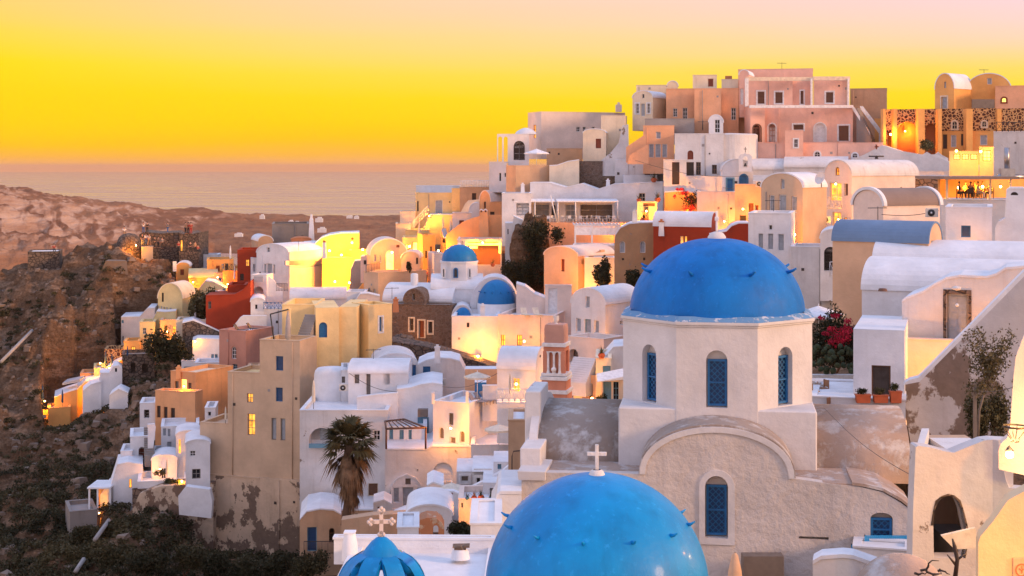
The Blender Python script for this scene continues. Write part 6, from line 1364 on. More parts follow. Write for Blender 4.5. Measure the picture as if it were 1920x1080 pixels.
# ---------------- lamps (each carries its own light)
LAMPS = [ # px, py, D, power, label
 (640,478,203.0,1500,'floodlight on the blazing yellow wall, the upper one'),(655,530,199.5,1500,'floodlight at the foot of the blazing yellow wall, right'),(628,528,199.5,1100,'floodlight at the foot of the blazing yellow wall, left'),
 (618,470,203.5,900,'lamp beside the white chimney pot under the yellow gable'),(680,468,201,900,'lamp at the right end of the blazing yellow terrace'),(660,455,203.5,700,'lamp under the small sign on the yellow gable'),
 (735,473,187.0,450,'lamp over the blazing doorway of the orange vaulted house'),(768,462,202,500,'lamp on the white shopfront in the alley'),(822,470,195,700,'star-bright street lamp in the alley'),
 (808,515,196,200,'low lamp down in the alley'),(1000,503,182,500,'lamp in the planted nook under the overgrown rock'),(1066,572,160.5,1500,'lamp at the foot of the tall orange vaulted house'),
 (896,668,152.6,600,'lamp flooding the foot of the pale pink-white house'),(983,640,150.8,80,'starry lamp between the lit windows of the pink-white house'),(845,803,122.5,170,'blazing lamp over the white house door'),
 (1084,705,126,500,'lamp hidden in the narrow yellow alley'),(1110,747,119.0,130,'low lamp by the arched brown door'),(1274,400,180,750,'lamp glowing under the red bougainvillea'),(1212,396,180.8,260,'lamp over the porch doorway'),
 (1358,415,170.5,260,'lamp at the foot of the plain pink wall'),(1393,392,163.6,160,'lamp on the narrow orange house'),(1697,246,191.6,150,'lamp inside the big glowing stone arch'),(1754,244,192.5,350,'red-orange lamp inside the smaller stone arch'),
 (1670,252,189,350,'lamp at the left corner of the stone building'),(1793,283,167.5,300,'lamp on the lit little bar, left'),(1839,284,166.5,300,'lamp on the lit little bar, right'),(1738,347,132,330,'lamp behind the pinkish vaulted house'),
 (1798,457,95.3,30,'globe lamp on the low cream roof block'),(1567,345,137.3,70,'lamp over the balcony doorway'),(1572,412,137.2,60,'lamp by the lower lit window of the balcony house'),(1490,440,128.2,160,'uplighter on the tan vaulted house side wall'),
 (255,460,216,170,'lamp burning on the rounded bastion'),(362,529,209.3,120,'lamp on the small ochre vaulted house'),(427,533,206.8,120,'lamp on the ochre balcony house'),(188,681,187,140,'lamp on the ochre stepped terraces'),
 (84,752,181.5,130,'lamp on the round lookout terrace, rear'),(66,768,180.6,60,'small lamp on the round lookout terrace, front'),(341,902,141.5,90,'bright lamp on the curved terrace above the cliff'),
 (185,962,145.8,60,'lamp inside the cliff pool pergola'),(165,745,184,90,'lamp tucked into the ochre terrace steps'),(798,948,110,60,'lamp in the pierced white pot at the door steps'),(892,960,96.8,50,'lamp by the red planter on the pinkish low house'),
 (318,610,194.5,90,'lamp in the yellow stepped house'),(1158,655,137,260,'uplighter on the side wall of the white vaulted house'),(905,455,189,260,'lamp inside the glowing shop'),(790,432,216,160,'lamp at the foot of the green-yellow house stair'),
 (205,690,186,130,'lamp on the joined ochre steps'),(236,660,190.5,120,'lamp on the yellow parapet'),(314,622,191.5,110,'lamp on the peach cube under the rounded roof'),(408,520,208.5,120,'lamp in the middle of the ochre cluster'),(130,742,184.8,120,'lamp on the ochre terrace edge'),(300,880,144.5,60,'lamp above the cave front on the cliff'),
 (345,724,157.5,70,'lamp on the balcony of the orange cliff house'),(968,720,115.5,60,'lamp on the crossed white balcony'),(1420,400,160,200,'lamp between narrow orange house and tan house'),(790,500,190,240,'lamp by the planted terrace wall'),(1158,430,182,160,'lamp on the salmon wall under the terrace'),
 (805,405,218.2,200,'floodlight washing the yellow stair terrace'),(366,640,183,40,'small lamp under the red house wall'),(1842,350,116.5,260,'lamp hanging over the diners, left'),(1876,350,116.5,260,'lamp hanging over the diners, right'),
 (1797,352,116.5,260,'lamp hanging over the diners, far left'),(1690,355,130,120,'lamp glowing behind the roof of the pinkish vaulted house'),(735,640,157.5,90,'lamp on the low stone wall by the yellow house'),(905,400,196,130,'uplighter on the orange chimney'),
]
for px, py, D, pw, lab in LAMPS: lamp(px, py, D, pw, r=.10 if pw < 300 else .14, label=lab)

# ---------------- repeats: parasols, chairs, loungers, air conditioners
def parasol_open(px, py, D, r, h, mat, label, tilt=0):
    top = at(px, py, D); rt = empty('parasol', top-Vector((0,0,h)), label, 'parasol'); m = MB(); n = 8; e = r*.34; P = [top+Vector((math.cos(2*math.pi*i/n)*r, math.sin(2*math.pi*i/n)*r, -e)) for i in range(n)]
    for i in range(n): m.add([top, P[i], P[(i+1)%n]], ((0,1,2),)); m.quad(P[i], P[(i+1)%n], P[(i+1)%n]-Vector((0,0,.14)), P[i]-Vector((0,0,.14)))
    m.build('canopy', mat, rt, norm=False); m = MB(); m.tube([top-Vector((0,0,h)), top+Vector((0,0,.12))], .03, 6); m.build('pole', WHP, rt)
    m = MB(); m.box(top-Vector((0,0,h)), (.5,0,0), (0,.5,0), (0,0,.08)); m.build('base', CO, rt); return rt
def parasol_closed(px, yt, yb, D, mat, label):
    a, c = at(px, yb, D), at(px, yt, D); h = c.z-a.z; rt = empty('closed_parasol', a, label, 'parasol', 'closed parasols'); m = MB()
    m.lathe(a, [(.10*h/2.6,h*.22),(.17*h/2.6,h*.30),(.15*h/2.6,h*.5),(.12*h/2.6,h*.75),(.07*h/2.6,h*.93),(.01,h)], 9); m.build('canopy', mat, rt); m = MB(); m.tube([a, a+Vector((0,0,h*.3))], .03, 5); m.build('pole', WOODT, rt)
parasol_open(1006,279,200,1.75,2.5,CANW,'open white parasol on the brown terrace'); parasol_open(895,697,121.5,1.15,2.3,CANV,'open cream parasol beside the grey loungers')
parasol_open(935,795,112,1.1,2.2,CANV,'open beige parasol on the lower terrace by the tan house'); parasol_open(1535,573,90,1.6,2.6,CANW,'open white parasol left of the bougainvillea')
parasol_open(847,905,106,1.75,1.6,CANV,'low cream canopy above the red slatted gate')
for px, yt, yb, D, mt, lab in ((588,712,767,130,CANV,'closed cream parasol beside the rounded white end house'),(956,700,738,114,CANV,'closed cream parasol on the crossed white balcony'),(909,936,990,95,CANV,'closed cream parasol in front of the pinkish low house'),
  (366,572,603,192,CANW,'closed white parasol on the terrace by the olive tree'),(831,406,440,204,CANV,'closed pinkish parasol, the left of two above the alley'),(845,410,446,203,CANV,'closed pinkish parasol, the right of two above the alley'),
  (786,416,450,207,CANV,'closed parasol glowing yellow above the shopfront'),(313,860,897,141,CANV,'closed beige parasol on the curved cliff terrace'),(432,460,492,214,CANW,'tall closed white parasol in front of the bay'),(440,499,530,206,CANW,'closed white parasol beside the tall dark red house'),
  (198,658,690,186.5,CANB,'closed navy parasol, the left of two beside the ochre steps'),(210,662,694,186,CANB,'closed navy parasol, the right of two beside the ochre steps'),(74,738,768,181.3,CANB,'closed navy parasol, left on the round lookout terrace'),
  (80,722,764,183,CANB,'closed navy parasol, taller one on the round lookout terrace'),(117,730,762,181,CANB,'closed navy parasol on the lowest ochre step'),(239,648,672,183,CANB,'closed navy parasol behind the flat roofed shed'),(423,762,794,139.3,CANV,'closed beige parasol on the low beige wing')):
    parasol_closed(px, yt, yb, D, mt, lab)
def cantilever():
    a = at(514,640,142); rt = empty('cantilever_parasol', a, 'closed grey cantilever parasol on a black frame on the beige roof', 'parasol')
    m = MB(); m.tube([a, at(507,589,142)], .07, 5); m.tube([at(507,589,142), at(541,580,142)], .07, 5); m.build('frame', IRON, rt)
    m = MB(); c = at(540,583,142); m.lathe(c-Vector((0,0,2.9)), [(.1,0),(.3,.25),(.26,1.2),(.2,2.2),(.05,2.9)], 10); m.build('canopy', flat('grey_canvas',(.38,.34,.34),.8), rt)
cantilever()
def make_chair(name, label, mat):
    rt = empty(name, (0,0,0), label, 'chair'); m = MB(); m.abox(-.22,.22,-.22,.22,.42,.46); m.build('seat', mat, rt)
    m = MB(); m.abox(-.22,.22,.19,.22,.5,.85); m.build('backrest', mat, rt)
    for x in (-.2,.2):
        for y in (-.2,.2): m = MB(); m.abox(x-.025,x+.025,y-.025,y+.025,0,.86 if y > 0 else .42); m.build('leg', mat, rt)
    return rt
def put(o, p, rz, label=None, group=None, first=False):
    c = o if first else copy_tree(o); c.location = p; c.rotation_euler = (0,0,rz)
    if label: c['label'] = label
    if group: c['group'] = group
    return c
def make_table(name, label, mat, r=.4, h=.72):
    rt = empty(name, (0,0,0), label, 'table'); m = MB(); m.lathe((0,0,0), [(0,h-.03),(r,h-.03),(r,h),(0,h)], 14, smooth=False); m.build('tabletop', mat, rt); m = MB(); m.lathe((0,0,0), [(.22,0),(.22,.03),(.03,.05),(.03,h-.03)], 8); m.build('pedestal', mat, rt); return rt
ORD = 'first second third fourth fifth sixth seventh eighth ninth tenth eleventh twelfth thirteenth fourteenth fifteenth sixteenth seventeenth eighteenth'.split()
random.seed(5)
ch = make_chair('terrace_chair', 'white chair in the row along the shaded white terrace', WHP); i = 0
GZ = at(0,417,185.5).z
for k, px in enumerate((1003,1011,1020,1028,1037,1052,1060,1069,1078,1090,1098,1107,1116,1125,1134,1143,1152,1162)):
    D = 185.6+random.random()*1.6; put(ch, Vector((u_(px)*D, D, GZ)), random.uniform(-3,3), '%s of the eighteen white chairs along the shaded terrace, counted from the left' % ORD[k], 'white chairs along the shaded terrace', first=(k == 0))
tb_ = make_table('terrace_table', 'small white table among the terrace chairs', WHP)
for k, px in enumerate((1015,1064,1094,1112,1130,1148)): put(tb_, Vector((u_(px)*186.9, 186.9, GZ)), 0, '%s of six small white tables among the terrace chairs, from the left' % ORD[k], 'white tables along the shaded terrace', first=(k == 0))
cb = make_chair('wooden_chair', 'brown wooden chair on the terrace behind the drum, nearest the drum', flat('chair_wood',(.25,.12,.06))); zt = at(0,756,71).z
put(cb, Vector((u_(1526)*72, 72, zt)), 1.9, None, 'wooden terrace chairs', True); put(cb, Vector((u_(1543)*73, 73, zt)), -1.2, 'brown wooden chair with a white cushion in front of the white wall', 'wooden terrace chairs'); put(cb, Vector((u_(1562)*69.6, 69.6, zt-.35)), .9, 'brown wooden chair seen only by its tilted back', 'wooden terrace chairs')
t3 = make_table('terrace_table', 'pale round table beside the brown wooden chairs', PP, .5); t3.location = Vector((u_(1533)*74, 74, zt))
def make_lounger(mat, label):
    rt = empty('sun_lounger', (0,0,0), label, 'sun lounger'); m = MB(); m.abox(-.32,.32,-.9,.35,.28,.34); m.build('seat', mat, rt)
    m = MB(); m.hexa([(-.32,.35,.28),(.32,.35,.28),(.32,.4,.26),(-.32,.4,.26),(-.32,.85,.95),(.32,.85,.95),(.32,.9,.93),(-.32,.9,.93)]); m.build('backrest', mat, rt)
    for x in (-.28,.28):
        for y in (-.8,.3): m = MB(); m.abox(x-.03,x+.03,y-.03,y+.03,0,.28); m.build('leg', mat, rt)
    return rt
l = make_lounger(CANV, 'cream sun lounger on the pink-white roof, left one'); z = at(0,595,150.5).z+.05
put(l, Vector((u_(985)*153, 153, z-.3)), .3, first=True); put(l, Vector((u_(1008)*153, 153, z-.3)), .3, 'cream sun lounger on the pink-white roof, right one')
l = make_lounger(flat('grey_mesh',(.28,.25,.25),.8), 'grey sun lounger on the lamp-lit white house, left one'); z = at(0,757,124).z-.32
put(l, Vector((u_(895)*125.5, 125.5, z)), 1.1, first=True); put(l, Vector((u_(907)*126, 126, z)), 1.1, 'grey sun lounger on the lamp-lit white house, middle one'); put(l, Vector((u_(918)*126.5, 126.5, z)), 1.1, 'grey sun lounger on the lamp-lit white house, right one')
l = make_lounger(IRON, 'black sun lounger on the dusty rose roof, left one'); z = at(0,622,170).z-.3
put(l, Vector((u_(452)*172, 172, z)), 1.3, first=True); put(l, Vector((u_(476)*173.5, 173.5, z)), 1.3, 'black sun lounger on the dusty rose roof, right one')
def make_ac():
    rt = empty('air_conditioner', (0,0,0), 'air conditioner', 'air conditioner'); m = MB(); m.abox(-.42,.42,-.16,.16,0,.62); m.build('casing', flat('ac_casing',(.62,.58,.52),.5), rt, bevel=.02)
    m = MB(); m.tube([(-.08,-.165,.31),(-.08,-.19,.31)], .25, 16); m.build('fan_grille', IRON, rt); m = MB(); m.tube([(-.08,-.19,.31),(-.08,-.2,.31)], .07, 10); m.build('hub', WHP, rt); return rt
ac = make_ac()
for k, (px, py, D, lab) in enumerate(((1747,407,101.5,'air conditioner on the whitish wall under the brown-grey roof'),(1549,418,138.3,'air conditioner beside the lower lit window of the balcony house'),(645,733,133.2,'air conditioner by the small window of the rounded white house'),(828,722,137.5,'air conditioner on the rough peeling white block'),(1424,350,164,'air conditioner on the roof left of the tan vaulted house'))):
    o = put(ac, at(px,py,D), 0, lab, 'air conditioners', k == 0)
# antennas and a satellite dish
def antenna(px, py, D, h, label):
    p = at(px, py, D); rt = empty('tv_antenna', p, label, 'antenna'); m = MB(); m.tube([p, p+Vector((0,0,h))], .03, 4); m.build('mast', IRON, rt)
    m = MB(); m.tube([p+Vector((-.7,0,h*.9)), p+Vector((.7,.3,h*.9))], .025, 4)
    for i in range(6): q = p+Vector((-.6+.24*i, .1*i/2, h*.9)); m.tube([q-Vector((0,.35,0)), q+Vector((0,.35,0))], .018, 4)
    m.build('aerial', IRON, rt)
antenna(1466,129,206,.9,'tv antenna on top of the pink mansion'); antenna(892,352,216,1.2,'tv antenna above the white railing terrace'); antenna(1646,414,101,1.0,'tv antenna in front of the whitish vaulted house'); antenna(735,560,150,1.2,'tv antenna by the yellow house roof'); antenna(560,470,200,1.4,'tv antenna on the vaulted white house'); antenna(1100,345,192,1.3,'tv antenna on the long cave house'); antenna(1318,245,189,1.3,'tv antenna on the curved bastion house'); antenna(700,676,136,1.1,'tv antenna on the shutter house'); antenna(1450,396,123,1.0,'tv antenna on the three-windowed house'); antenna(1845,137,197,.5,'tiny weather vane on the orange vault')
p = at(1540,345,129.5); rt = empty('satellite_dish', p, 'grey satellite dish on the white roof of the tan vaulted house', 'satellite dish'); m = MB(); m.lathe((0,0,0), [(.05,0),(.35,.06),(.6,.2)], 18); 
mm = Vector((-.8,-.5,.3)).to_track_quat('Z','Y').to_matrix(); m.v = [tuple(p+Vector((0,0,.5))+mm@Vector(q)) for q in m.v]; m.build('dish', WW, rt, norm=False); m = MB(); m.tube([p-Vector((0,0,.3)), p+Vector((0,0,.5))], .04, 5); m.build('arm', IRON, rt)

# ---------------- people
SKIN = flat('skin', (.42,.22,.14), .6); HAIR = flat('dark_hair', (.03,.02,.015), .7)
CL = {k: flat('cloth_'+k, c, .85) for k, c in dict(white=(.65,.65,.66), blue=(.05,.12,.3), dark=(.03,.03,.035), red=(.4,.04,.03), grey=(.2,.2,.21), tan=(.35,.22,.13), pale=(.5,.42,.38), teal=(.05,.2,.25)).items()}
def skin_mesh(name, V, E, Rr, mat, parent):
    me = bpy.data.meshes.new(name); me.from_pydata(V, E, []); me.materials.append(mat); o = bpy.data.objects.new(name, me); COL.objects.link(o); o.parent = parent
    s = o.modifiers.new('skin', 'SKIN'); s.use_smooth_shade = True
    if not me.skin_vertices: bm = bmesh.new(); bm.from_mesh(me); bm.verts.layers.skin.verify(); bm.to_mesh(me); bm.free()
    for i, d in enumerate(me.skin_vertices[0].data): d.radius = (Rr[i][0], Rr[i][1]) if isinstance(Rr[i], tuple) else (Rr[i], Rr[i]); d.use_root = (i == 0)
    b = o.modifiers.new('sub', 'SUBSURF'); b.levels = 1; b.render_levels = 1; return o
def person(px, py, D, pose, top, bot, label, rz=0, h=1.72, group=None, z=None):
    p = at(px, py, D)
    if z is not None: p.z = z
    rt = empty('person', p, label, 'person', group); k = h/1.72
    sit = pose == 'sit'; hz = .52 if sit else .92
    V = [(0,0,hz),(0,0,hz+.25),(0,.01,hz+.47),(0,0,hz+.56),(0,-.01,hz+.63),(0,-.01,hz+.74)]; E = [(0,1),(1,2),(2,3),(3,4),(4,5)]; Rr = [(.15,.11),(.13,.10),(.16,.10),.055,.085,.07]
    for s in (-1, 1):
        n = len(V)
        if sit: V += [(s*.10,-.02,hz-.04),(s*.13,-.44,hz-.02),(s*.13,-.46,.08),(s*.13,-.58,.04)]
        elif pose == 'walk': V += [(s*.09,0,hz-.06),(s*.10,-s*.14,.48),(s*.10,-s*.20+.05,.07),(s*.10,-s*.20-.10,.03)]
        else: V += [(s*.09,0,hz-.06),(s*.11,-.01,.48),(s*.12,.03,.07),(s*.13,-.12,.03)]
        E += [(0,n),(n,n+1),(n+1,n+2),(n+2,n+3)]; Rr += [.085,.06,.04,.035]
        n = len(V)
        if pose == 'photo' or (pose == 'one' and s > 0): V += [(s*.19,0,hz+.45),(s*.24,-.14,hz+.25),(s*.10,-.30,hz+.50),(s*.07,-.36,hz+.56)]
        elif sit: V += [(s*.19,0,hz+.45),(s*.24,-.08,hz+.20),(s*.16,-.32,hz+.20),(s*.12,-.40,hz+.22)]
        else: V += [(s*.19,0,hz+.45),(s*.24,.02,hz+.18),(s*.25,-.06,hz-.06),(s*.25,-.09,hz-.15)]
        E += [(2,n),(n,n+1),(n+1,n+2),(n+2,n+3)]; Rr += [.05,.042,.032,.028]
    V = [(a*k, b_*k, c*k) for a, b_, c in V]; skin_mesh('body', V, E, Rr, SKIN, rt)
    up = [0,1,2]; T = [V[0],V[1],V[2],V[10],V[11],V[18],V[19]]; skin_mesh('shirt', T, [(0,1),(1,2),(2,3),(3,4),(2,5),(5,6)], [(.165,.125),(.15,.12),(.175,.12),.065,.055,.065,.055], CL[top], rt)
    T = [V[0],V[6],V[7],V[8],V[14],V[15],V[16]]; skin_mesh('trousers', T, [(0,1),(1,2),(2,3),(0,4),(4,5),(5,6)], [(.165,.12),.1,.075,.055,.1,.075,.055], CL[bot], rt)
    m = MB(); hc = Vector(V[5])+Vector((0,.02,.0)); m.ball(hc+Vector((0,.01,.03)), .092, 10); 
    o = m.build('hair', HAIR, None, loc=(0,0,0)); o.parent = rt; rt.rotation_euler = (0,0,rz)
PE_ = [(269,437,219.5,'photo','white','blue','person in a white shirt and blue trousers on top of the castle ruin, far left',3.1),(276,437,220,'stand','dark','dark','person in black beside the white-shirted one on the ruin top',3.0),(314.5,437,220.5,'photo','grey','blue','lone person in grey taking a photo on the ruin top',-1.6),
 (348,438,218,'stand','tan','dark','person in tan at the keep edge, left of three',2.5),(353,438,218.2,'stand','red','dark','person in red at the keep edge, middle of three',2.9),(358,438,218,'stand','red','red','person in dark red at the keep edge, right of three',-2.9),
 (267,459,216.5,'stand','dark','grey','person in black descending the white step of the ruin',.4),(274,459,216.2,'stand','white','blue','person in a white top on the white step of the ruin',.2),(280,460,216,'walk','pale','tan','person in pale clothes walking off the white step',1.0),
 (290,465,215.8,'stand','dark','dark','person in black leaning below the ruin wall',1.4),(297,465,216,'stand','tan','dark','person in tan between two dark figures below the ruin wall',-.5),(304,466,215.8,'stand','grey','dark','tall person in grey below the ruin wall',.8),
 (335,473,214.5,'walk','red','dark','person in red at the lit opening of the keep',.2),(357,474,214.8,'stand','dark','dark','person in black on the slope right of the keep, left one',.3),(366,474,214.9,'stand','tan','dark','person in brown on the slope right of the keep',.9),(371,475,215.2,'sit','red','dark','seated person in red at the right end of the ruin',.9),
 (101,473,221.5,'sit','red','dark','person in red sitting on the low stone platform',.5),(233,441,219,'sit','white','tan','person in white crouching beside the rounded bastion',.5)]
for px, py, D, po, a, c, lab, rz in PE_: person(px, py, D, po, a, c, lab, rz)
zf = at(0,374,114).z+.05
for px, D, po, a, c, lab, rz in ((1799,115.2,'sit','dark','dark','diner in black sitting at the left end of the restaurant terrace',1.2),(1811,116.4,'sit','tan','dark','diner in tan, second from the left on the restaurant terrace',-1.2),(1820,115.0,'sit','dark','dark','diner in black with the back to the rail',2.9),
  (1827,116.8,'sit','white','tan','diner in white in the middle of the restaurant terrace',-.6),(1834,115.3,'sit','white','pale','diner in white leaning over the table',1.0),(1842,116.9,'sit','pale','dark','diner in pale clothes right of the middle',-1.4),(1856,115.4,'sit','dark','dark','diner in black at the right end by the post',-1.3)):
    person(px, 374, D, po, a, c, lab, rz, group='diners on the restaurant terrace', z=zf)
tt_ = make_table('restaurant_table', 'small restaurant table between the diners, left', TRC, .45)
put(tt_, Vector((u_(1804)*115.9,115.9,zf)), 0, first=True); put(tt_, Vector((u_(1823)*116,116,zf)), 0, 'small restaurant table between the diners, middle'); put(tt_, Vector((u_(1849)*116.2,116.2,zf)), 0, 'small restaurant table between the diners, right')
rc = make_chair('restaurant_chair', 'dark restaurant chair under the diner at the left end', WOODD)
for k, (px, D, rz, lab) in enumerate(((1799,115.2,1.2,None),(1811,116.4,-1.2,'dark restaurant chair under the diner in tan'),(1820,115.0,2.9,'dark restaurant chair under the diner with the back to the rail'),(1827,116.8,-.6,'dark restaurant chair under the diner in white in the middle'),(1834,115.3,1.0,'dark restaurant chair under the leaning diner'),(1842,116.9,-1.4,'dark restaurant chair under the diner in pale clothes'),(1856,115.4,-1.3,'dark restaurant chair by the right post'))):
    put(rc, Vector((u_(px)*D, D, zf)), rz, lab, 'restaurant chairs', k == 0)
for px, py, D, po, a, c, lab, rz in ((802,528,197,'walk','red','dark','person in red walking in the alley, left',.2),(807,532,196,'walk','dark','dark','person in black walking in the alley',3.0),(799,520,199,'stand','dark','tan','person in dark top further back in the alley',.4),(1072,745,127,'walk','dark','dark','person in black in the narrow yellow alley',3.1)): person(px, py, D, po, a, c, lab, rz)

# ---------------- plants
def leaf_mesh(name, C, S, mat, parent=None, stretch=1.6, up=0, **k):
    """one quad leaf per centre, random orientation"""
    rng = np.random.default_rng(len(C)*7+3); n = len(C); a = rng.normal(size=(n,3)); a[:,2] = a[:,2]*(1-up)+up*np.abs(a[:,2]); a /= np.linalg.norm(a, axis=1)[:,None]; b_ = rng.normal(size=(n,3)); b_ -= (a*b_).sum(1)[:,None]*a; b_ /= np.linalg.norm(b_, axis=1)[:,None]
    S = np.asarray(S).reshape(-1,1)*np.ones((n,1)); A, Bq = a*S*stretch/2, b_*S/2; V = np.stack([C-A, C-Bq*.9, C+A, C+Bq*.9], 1).reshape(-1,3)
    org = np.array(k.pop('loc', None) if k.get('loc', None) is not None else (C[:,0].mean(), C[:,1].mean(), C[:,2].min())); k.pop('loc', None)
    if parent is not None: org = np.array(parent.location)
    me = bpy.data.meshes.new(name); me.vertices.add(4*n); me.vertices.foreach_set('co', (V-org).ravel()); me.loops.add(4*n); me.loops.foreach_set('vertex_index', np.arange(4*n)); me.polygons.add(n); me.polygons.foreach_set('loop_start', np.arange(n)*4); me.materials.append(mat); me.update(); me.validate()
    o = bpy.data.objects.new(name, me); COL.objects.link(o)
    if parent is not None: o.parent = parent
    else: o.location = org
    return tag(o, **k)
def blob_pts(blobs, n, seed=1, shell=.55):
    rng = np.random.default_rng(seed); w = np.array([b_[3]*b_[4]*b_[5] for b_ in blobs])**.67; w /= w.sum(); P = []
    for b_, q in zip(blobs, rng.multinomial(n, w)):
        d = rng.normal(size=(q,3)); d /= np.linalg.norm(d, axis=1)[:,None]; r = (shell+(1-shell)*rng.random(q))[:,None]*(1+.18*rng.normal(size=(q,1)))
        P.append(np.array(b_[:3])+d*r*np.array(b_[3:]))
    return np.concatenate(P)
LG = leafmat('green_leaves', (.020,.030,.010), (.085,.085,.030), 1.2); LO = leafmat('olive_leaves', (.04,.04,.016), (.13,.11,.05), 1.5); LD = leafmat('dark_leaves', (.012,.016,.007), (.045,.045,.018), 1.2)
LS = leafmat('scrub_leaves', (.022,.024,.010), (.085,.070,.030), .12); LCR = leafmat('crimson_flowers', (.22,.003,.02), (.50,.012,.05), 2.); LR = leafmat('red_flowers', (.35,.008,.02), (.75,.03,.05), 2.); LDRY = leafmat('dry_fronds', (.11,.065,.035), (.24,.15,.085), 2.); LP = leafmat('palm_leaves', (.035,.035,.012), (.13,.10,.04), 1.)
def bush(name, label, px, py, D, w, h, n=900, mat=None, leaf=.16, cat='shrub', group=None, seed=1, dep=None, stem=True, lobes=6, flowers=0):
    """py is the foot; w,h in photo pixels"""
    p = at(px, py, D); k = D/F; W_, H_ = w*k/2, h*k; rt = empty(name, p, label, cat, group); rng = np.random.default_rng(seed); dp = dep or W_*.8
    bl = [(p.x+rng.uniform(-.6,.6)*W_, p.y+rng.uniform(-.5,.5)*dp, p.z+H_*rng.uniform(.35,.75), W_*rng.uniform(.35,.55), dp*.5, H_*rng.uniform(.22,.36)) for _ in range(lobes)]
    leaf_mesh('foliage', blob_pts(bl, n, seed), rng.uniform(.6,1.3,n)*leaf, mat or LG, rt)
    if flowers: leaf_mesh('flowers', blob_pts(bl[:3], flowers, seed+5, .9), leaf*1.1, LR, rt)
    if stem:
        m = MB()
        for b_ in bl[:3]: m.tube([p, Vector(b_[:3])], [.06, .02], 5)
        m.build('stem', WOODB, rt)
    return rt
for i, (px, py, D, w, h, lab) in enumerate(((275,1088,124,90,60,'round scrubby bush at the bottom edge, leftmost of the bottom row'),(345,1082,124,95,58,'round scrubby bush at the bottom edge below the mottled cliff'),(398,1092,123,72,62,'big round bush below the peeling wall, left'),(462,1096,122,90,64,'big round bush below the peeling wall, middle'),(520,1090,121,64,52,'round bush below the peeling wall, right'),(580,1088,118,80,55,'dark bush at the foot of the cave house railing'),(210,1080,127,80,60,'brownish bush near the lower left corner'),(120,1070,131,90,50,'low bush in the lower left corner'),(165,1020,136,60,40,'low bush below the pool terrace'),(215,1010,136,50,36,'bush between pool terrace and mottled cliff'))):
    bush('round_bush', lab, px, py, D, w, h, 4200, LS, .15, group='bushes along the bottom', seed=i+3, lobes=9)
bush('dark_tree', 'dark bushy tree behind the flat roofed shed on the cliff', 315, 700, 183, 85, 78, 3500, LD, .28, 'tree', seed=21, lobes=9)
bush('olive_tree', 'spiky olive-green tree beside the deep red house', 375, 606, 193, 66, 72, 2600, LO, .26, 'tree', seed=22, lobes=8)
bush('hedge', 'dark hedge on the roof by the ruined arch', 872, 1008, 74, 60, 32, 2600, LD, .09, 'hedge', seed=23)
bush('shrub', 'dark shrub against the old wall under the orange house', 1128, 548, 158, 52, 62, 2200, LD, .2, seed=24)
bush('shrub', 'climbing shrub at the foot of the old ochre facade', 1190, 548, 154, 44, 46, 1500, LD, .2, seed=25)
bush('shrub', 'round shrub on the terrace of the small orange vault', 768, 512, 183.5, 16, 22, 500, LD, .13, seed=26)
bush('shrub', 'dark shrub below the lattice opening of the orange wall', 932, 440, 200, 24, 18, 500, LD, .16, seed=27)
bush('shrub', 'bush in front of the big stone arches', 1738, 286, 186, 34, 24, 700, LO, .18, seed=28)
bush('shrub', 'green shrub on the steps by the light blue door', 1128, 762, 117, 22, 24, 500, LG, .1, seed=29)
bush('shrub', 'row of agave and grass on the curved cliff terrace', 325, 912, 141.5, 46, 14, 800, LG, .12, seed=30); bush('shrub', 'agave clump beside the beige closed parasol', 300, 893, 143, 22, 14, 400, LO, .12, seed=31)
def rock(name, label, px0, px1, yt, yb, D, mat, dep=None, cat='rock', seed=0):
    c = at((px0+px1)/2, (yt+yb)/2, D); k = D/F; a, b_, h = (px1-px0)*k/2, (dep or (px1-px0)*k/2), (yb-yt)*k/2; V = []; n1, n2 = 40, 26
    for i in range(n2):
        t = math.pi*(i+.5)/n2
        for j in range(n1):
            f = 2*math.pi*j/n1; d = Vector((math.sin(t)*math.cos(f), math.sin(t)*math.sin(f), math.cos(t))); q = 1+.28*fnoise(d.x*1.7+seed, d.y*1.7, d.z*1.7)+.10*ridged(d.x*4, d.y*4+seed, d.z*4)-.1
            V.append((c.x+d.x*a*q, c.y+d.y*b_*q, c.z+d.z*h*q))
    Fc = [(i*n1+j, i*n1+(j+1)%n1, (i+1)*n1+(j+1)%n1, (i+1)*n1+j) for i in range(n2-1) for j in range(n1)]+[tuple(range(n1)), tuple(reversed(range((n2-1)*n1, n2*n1)))]
    return MB().add(V, Fc, True).build(name, mat, None, label, cat)
rock('overgrown_rock', 'tall brown rock outcrop overgrown with hanging shrubs in the village centre', 958, 1034, 405, 560, 181, GROUND, 4)
p = at(990,420,177); k = 177/F; rt = empty('hanging_shrub', at(985,540,177), 'dark green creeper hanging over the tall brown rock', 'creeper')
bl = [(at(x,y,D).x, D, at(x,y,D).z, w*k, 1.4, h*k) for x, y, w, h, D in ((1000,440,26,28,177.5),(1005,475,22,30,177.5),(992,505,26,22,177),(968,520,24,20,177),(955,505,16,18,177.5),(1015,430,18,18,178),(1030,505,12,16,177),(1045,440,14,16,180),(985,530,20,12,177),(1022,525,14,12,177))]
leaf_mesh('foliage', blob_pts(bl, 9000, 4, .3), .2, LD, rt)
wallslab('stone_bank', 'rubble bank between the stone house and the lower white houses', [(955,760),(732,760),(732,640),(760,644),(800,650),(850,664),(890,676),(930,690),(950,702)], 149, SD, 4)
rock('stone_bank', 'lit rubble wall end beside the yellow house', 728, 780, 628, 665, 155, SD, 2, seed=7)

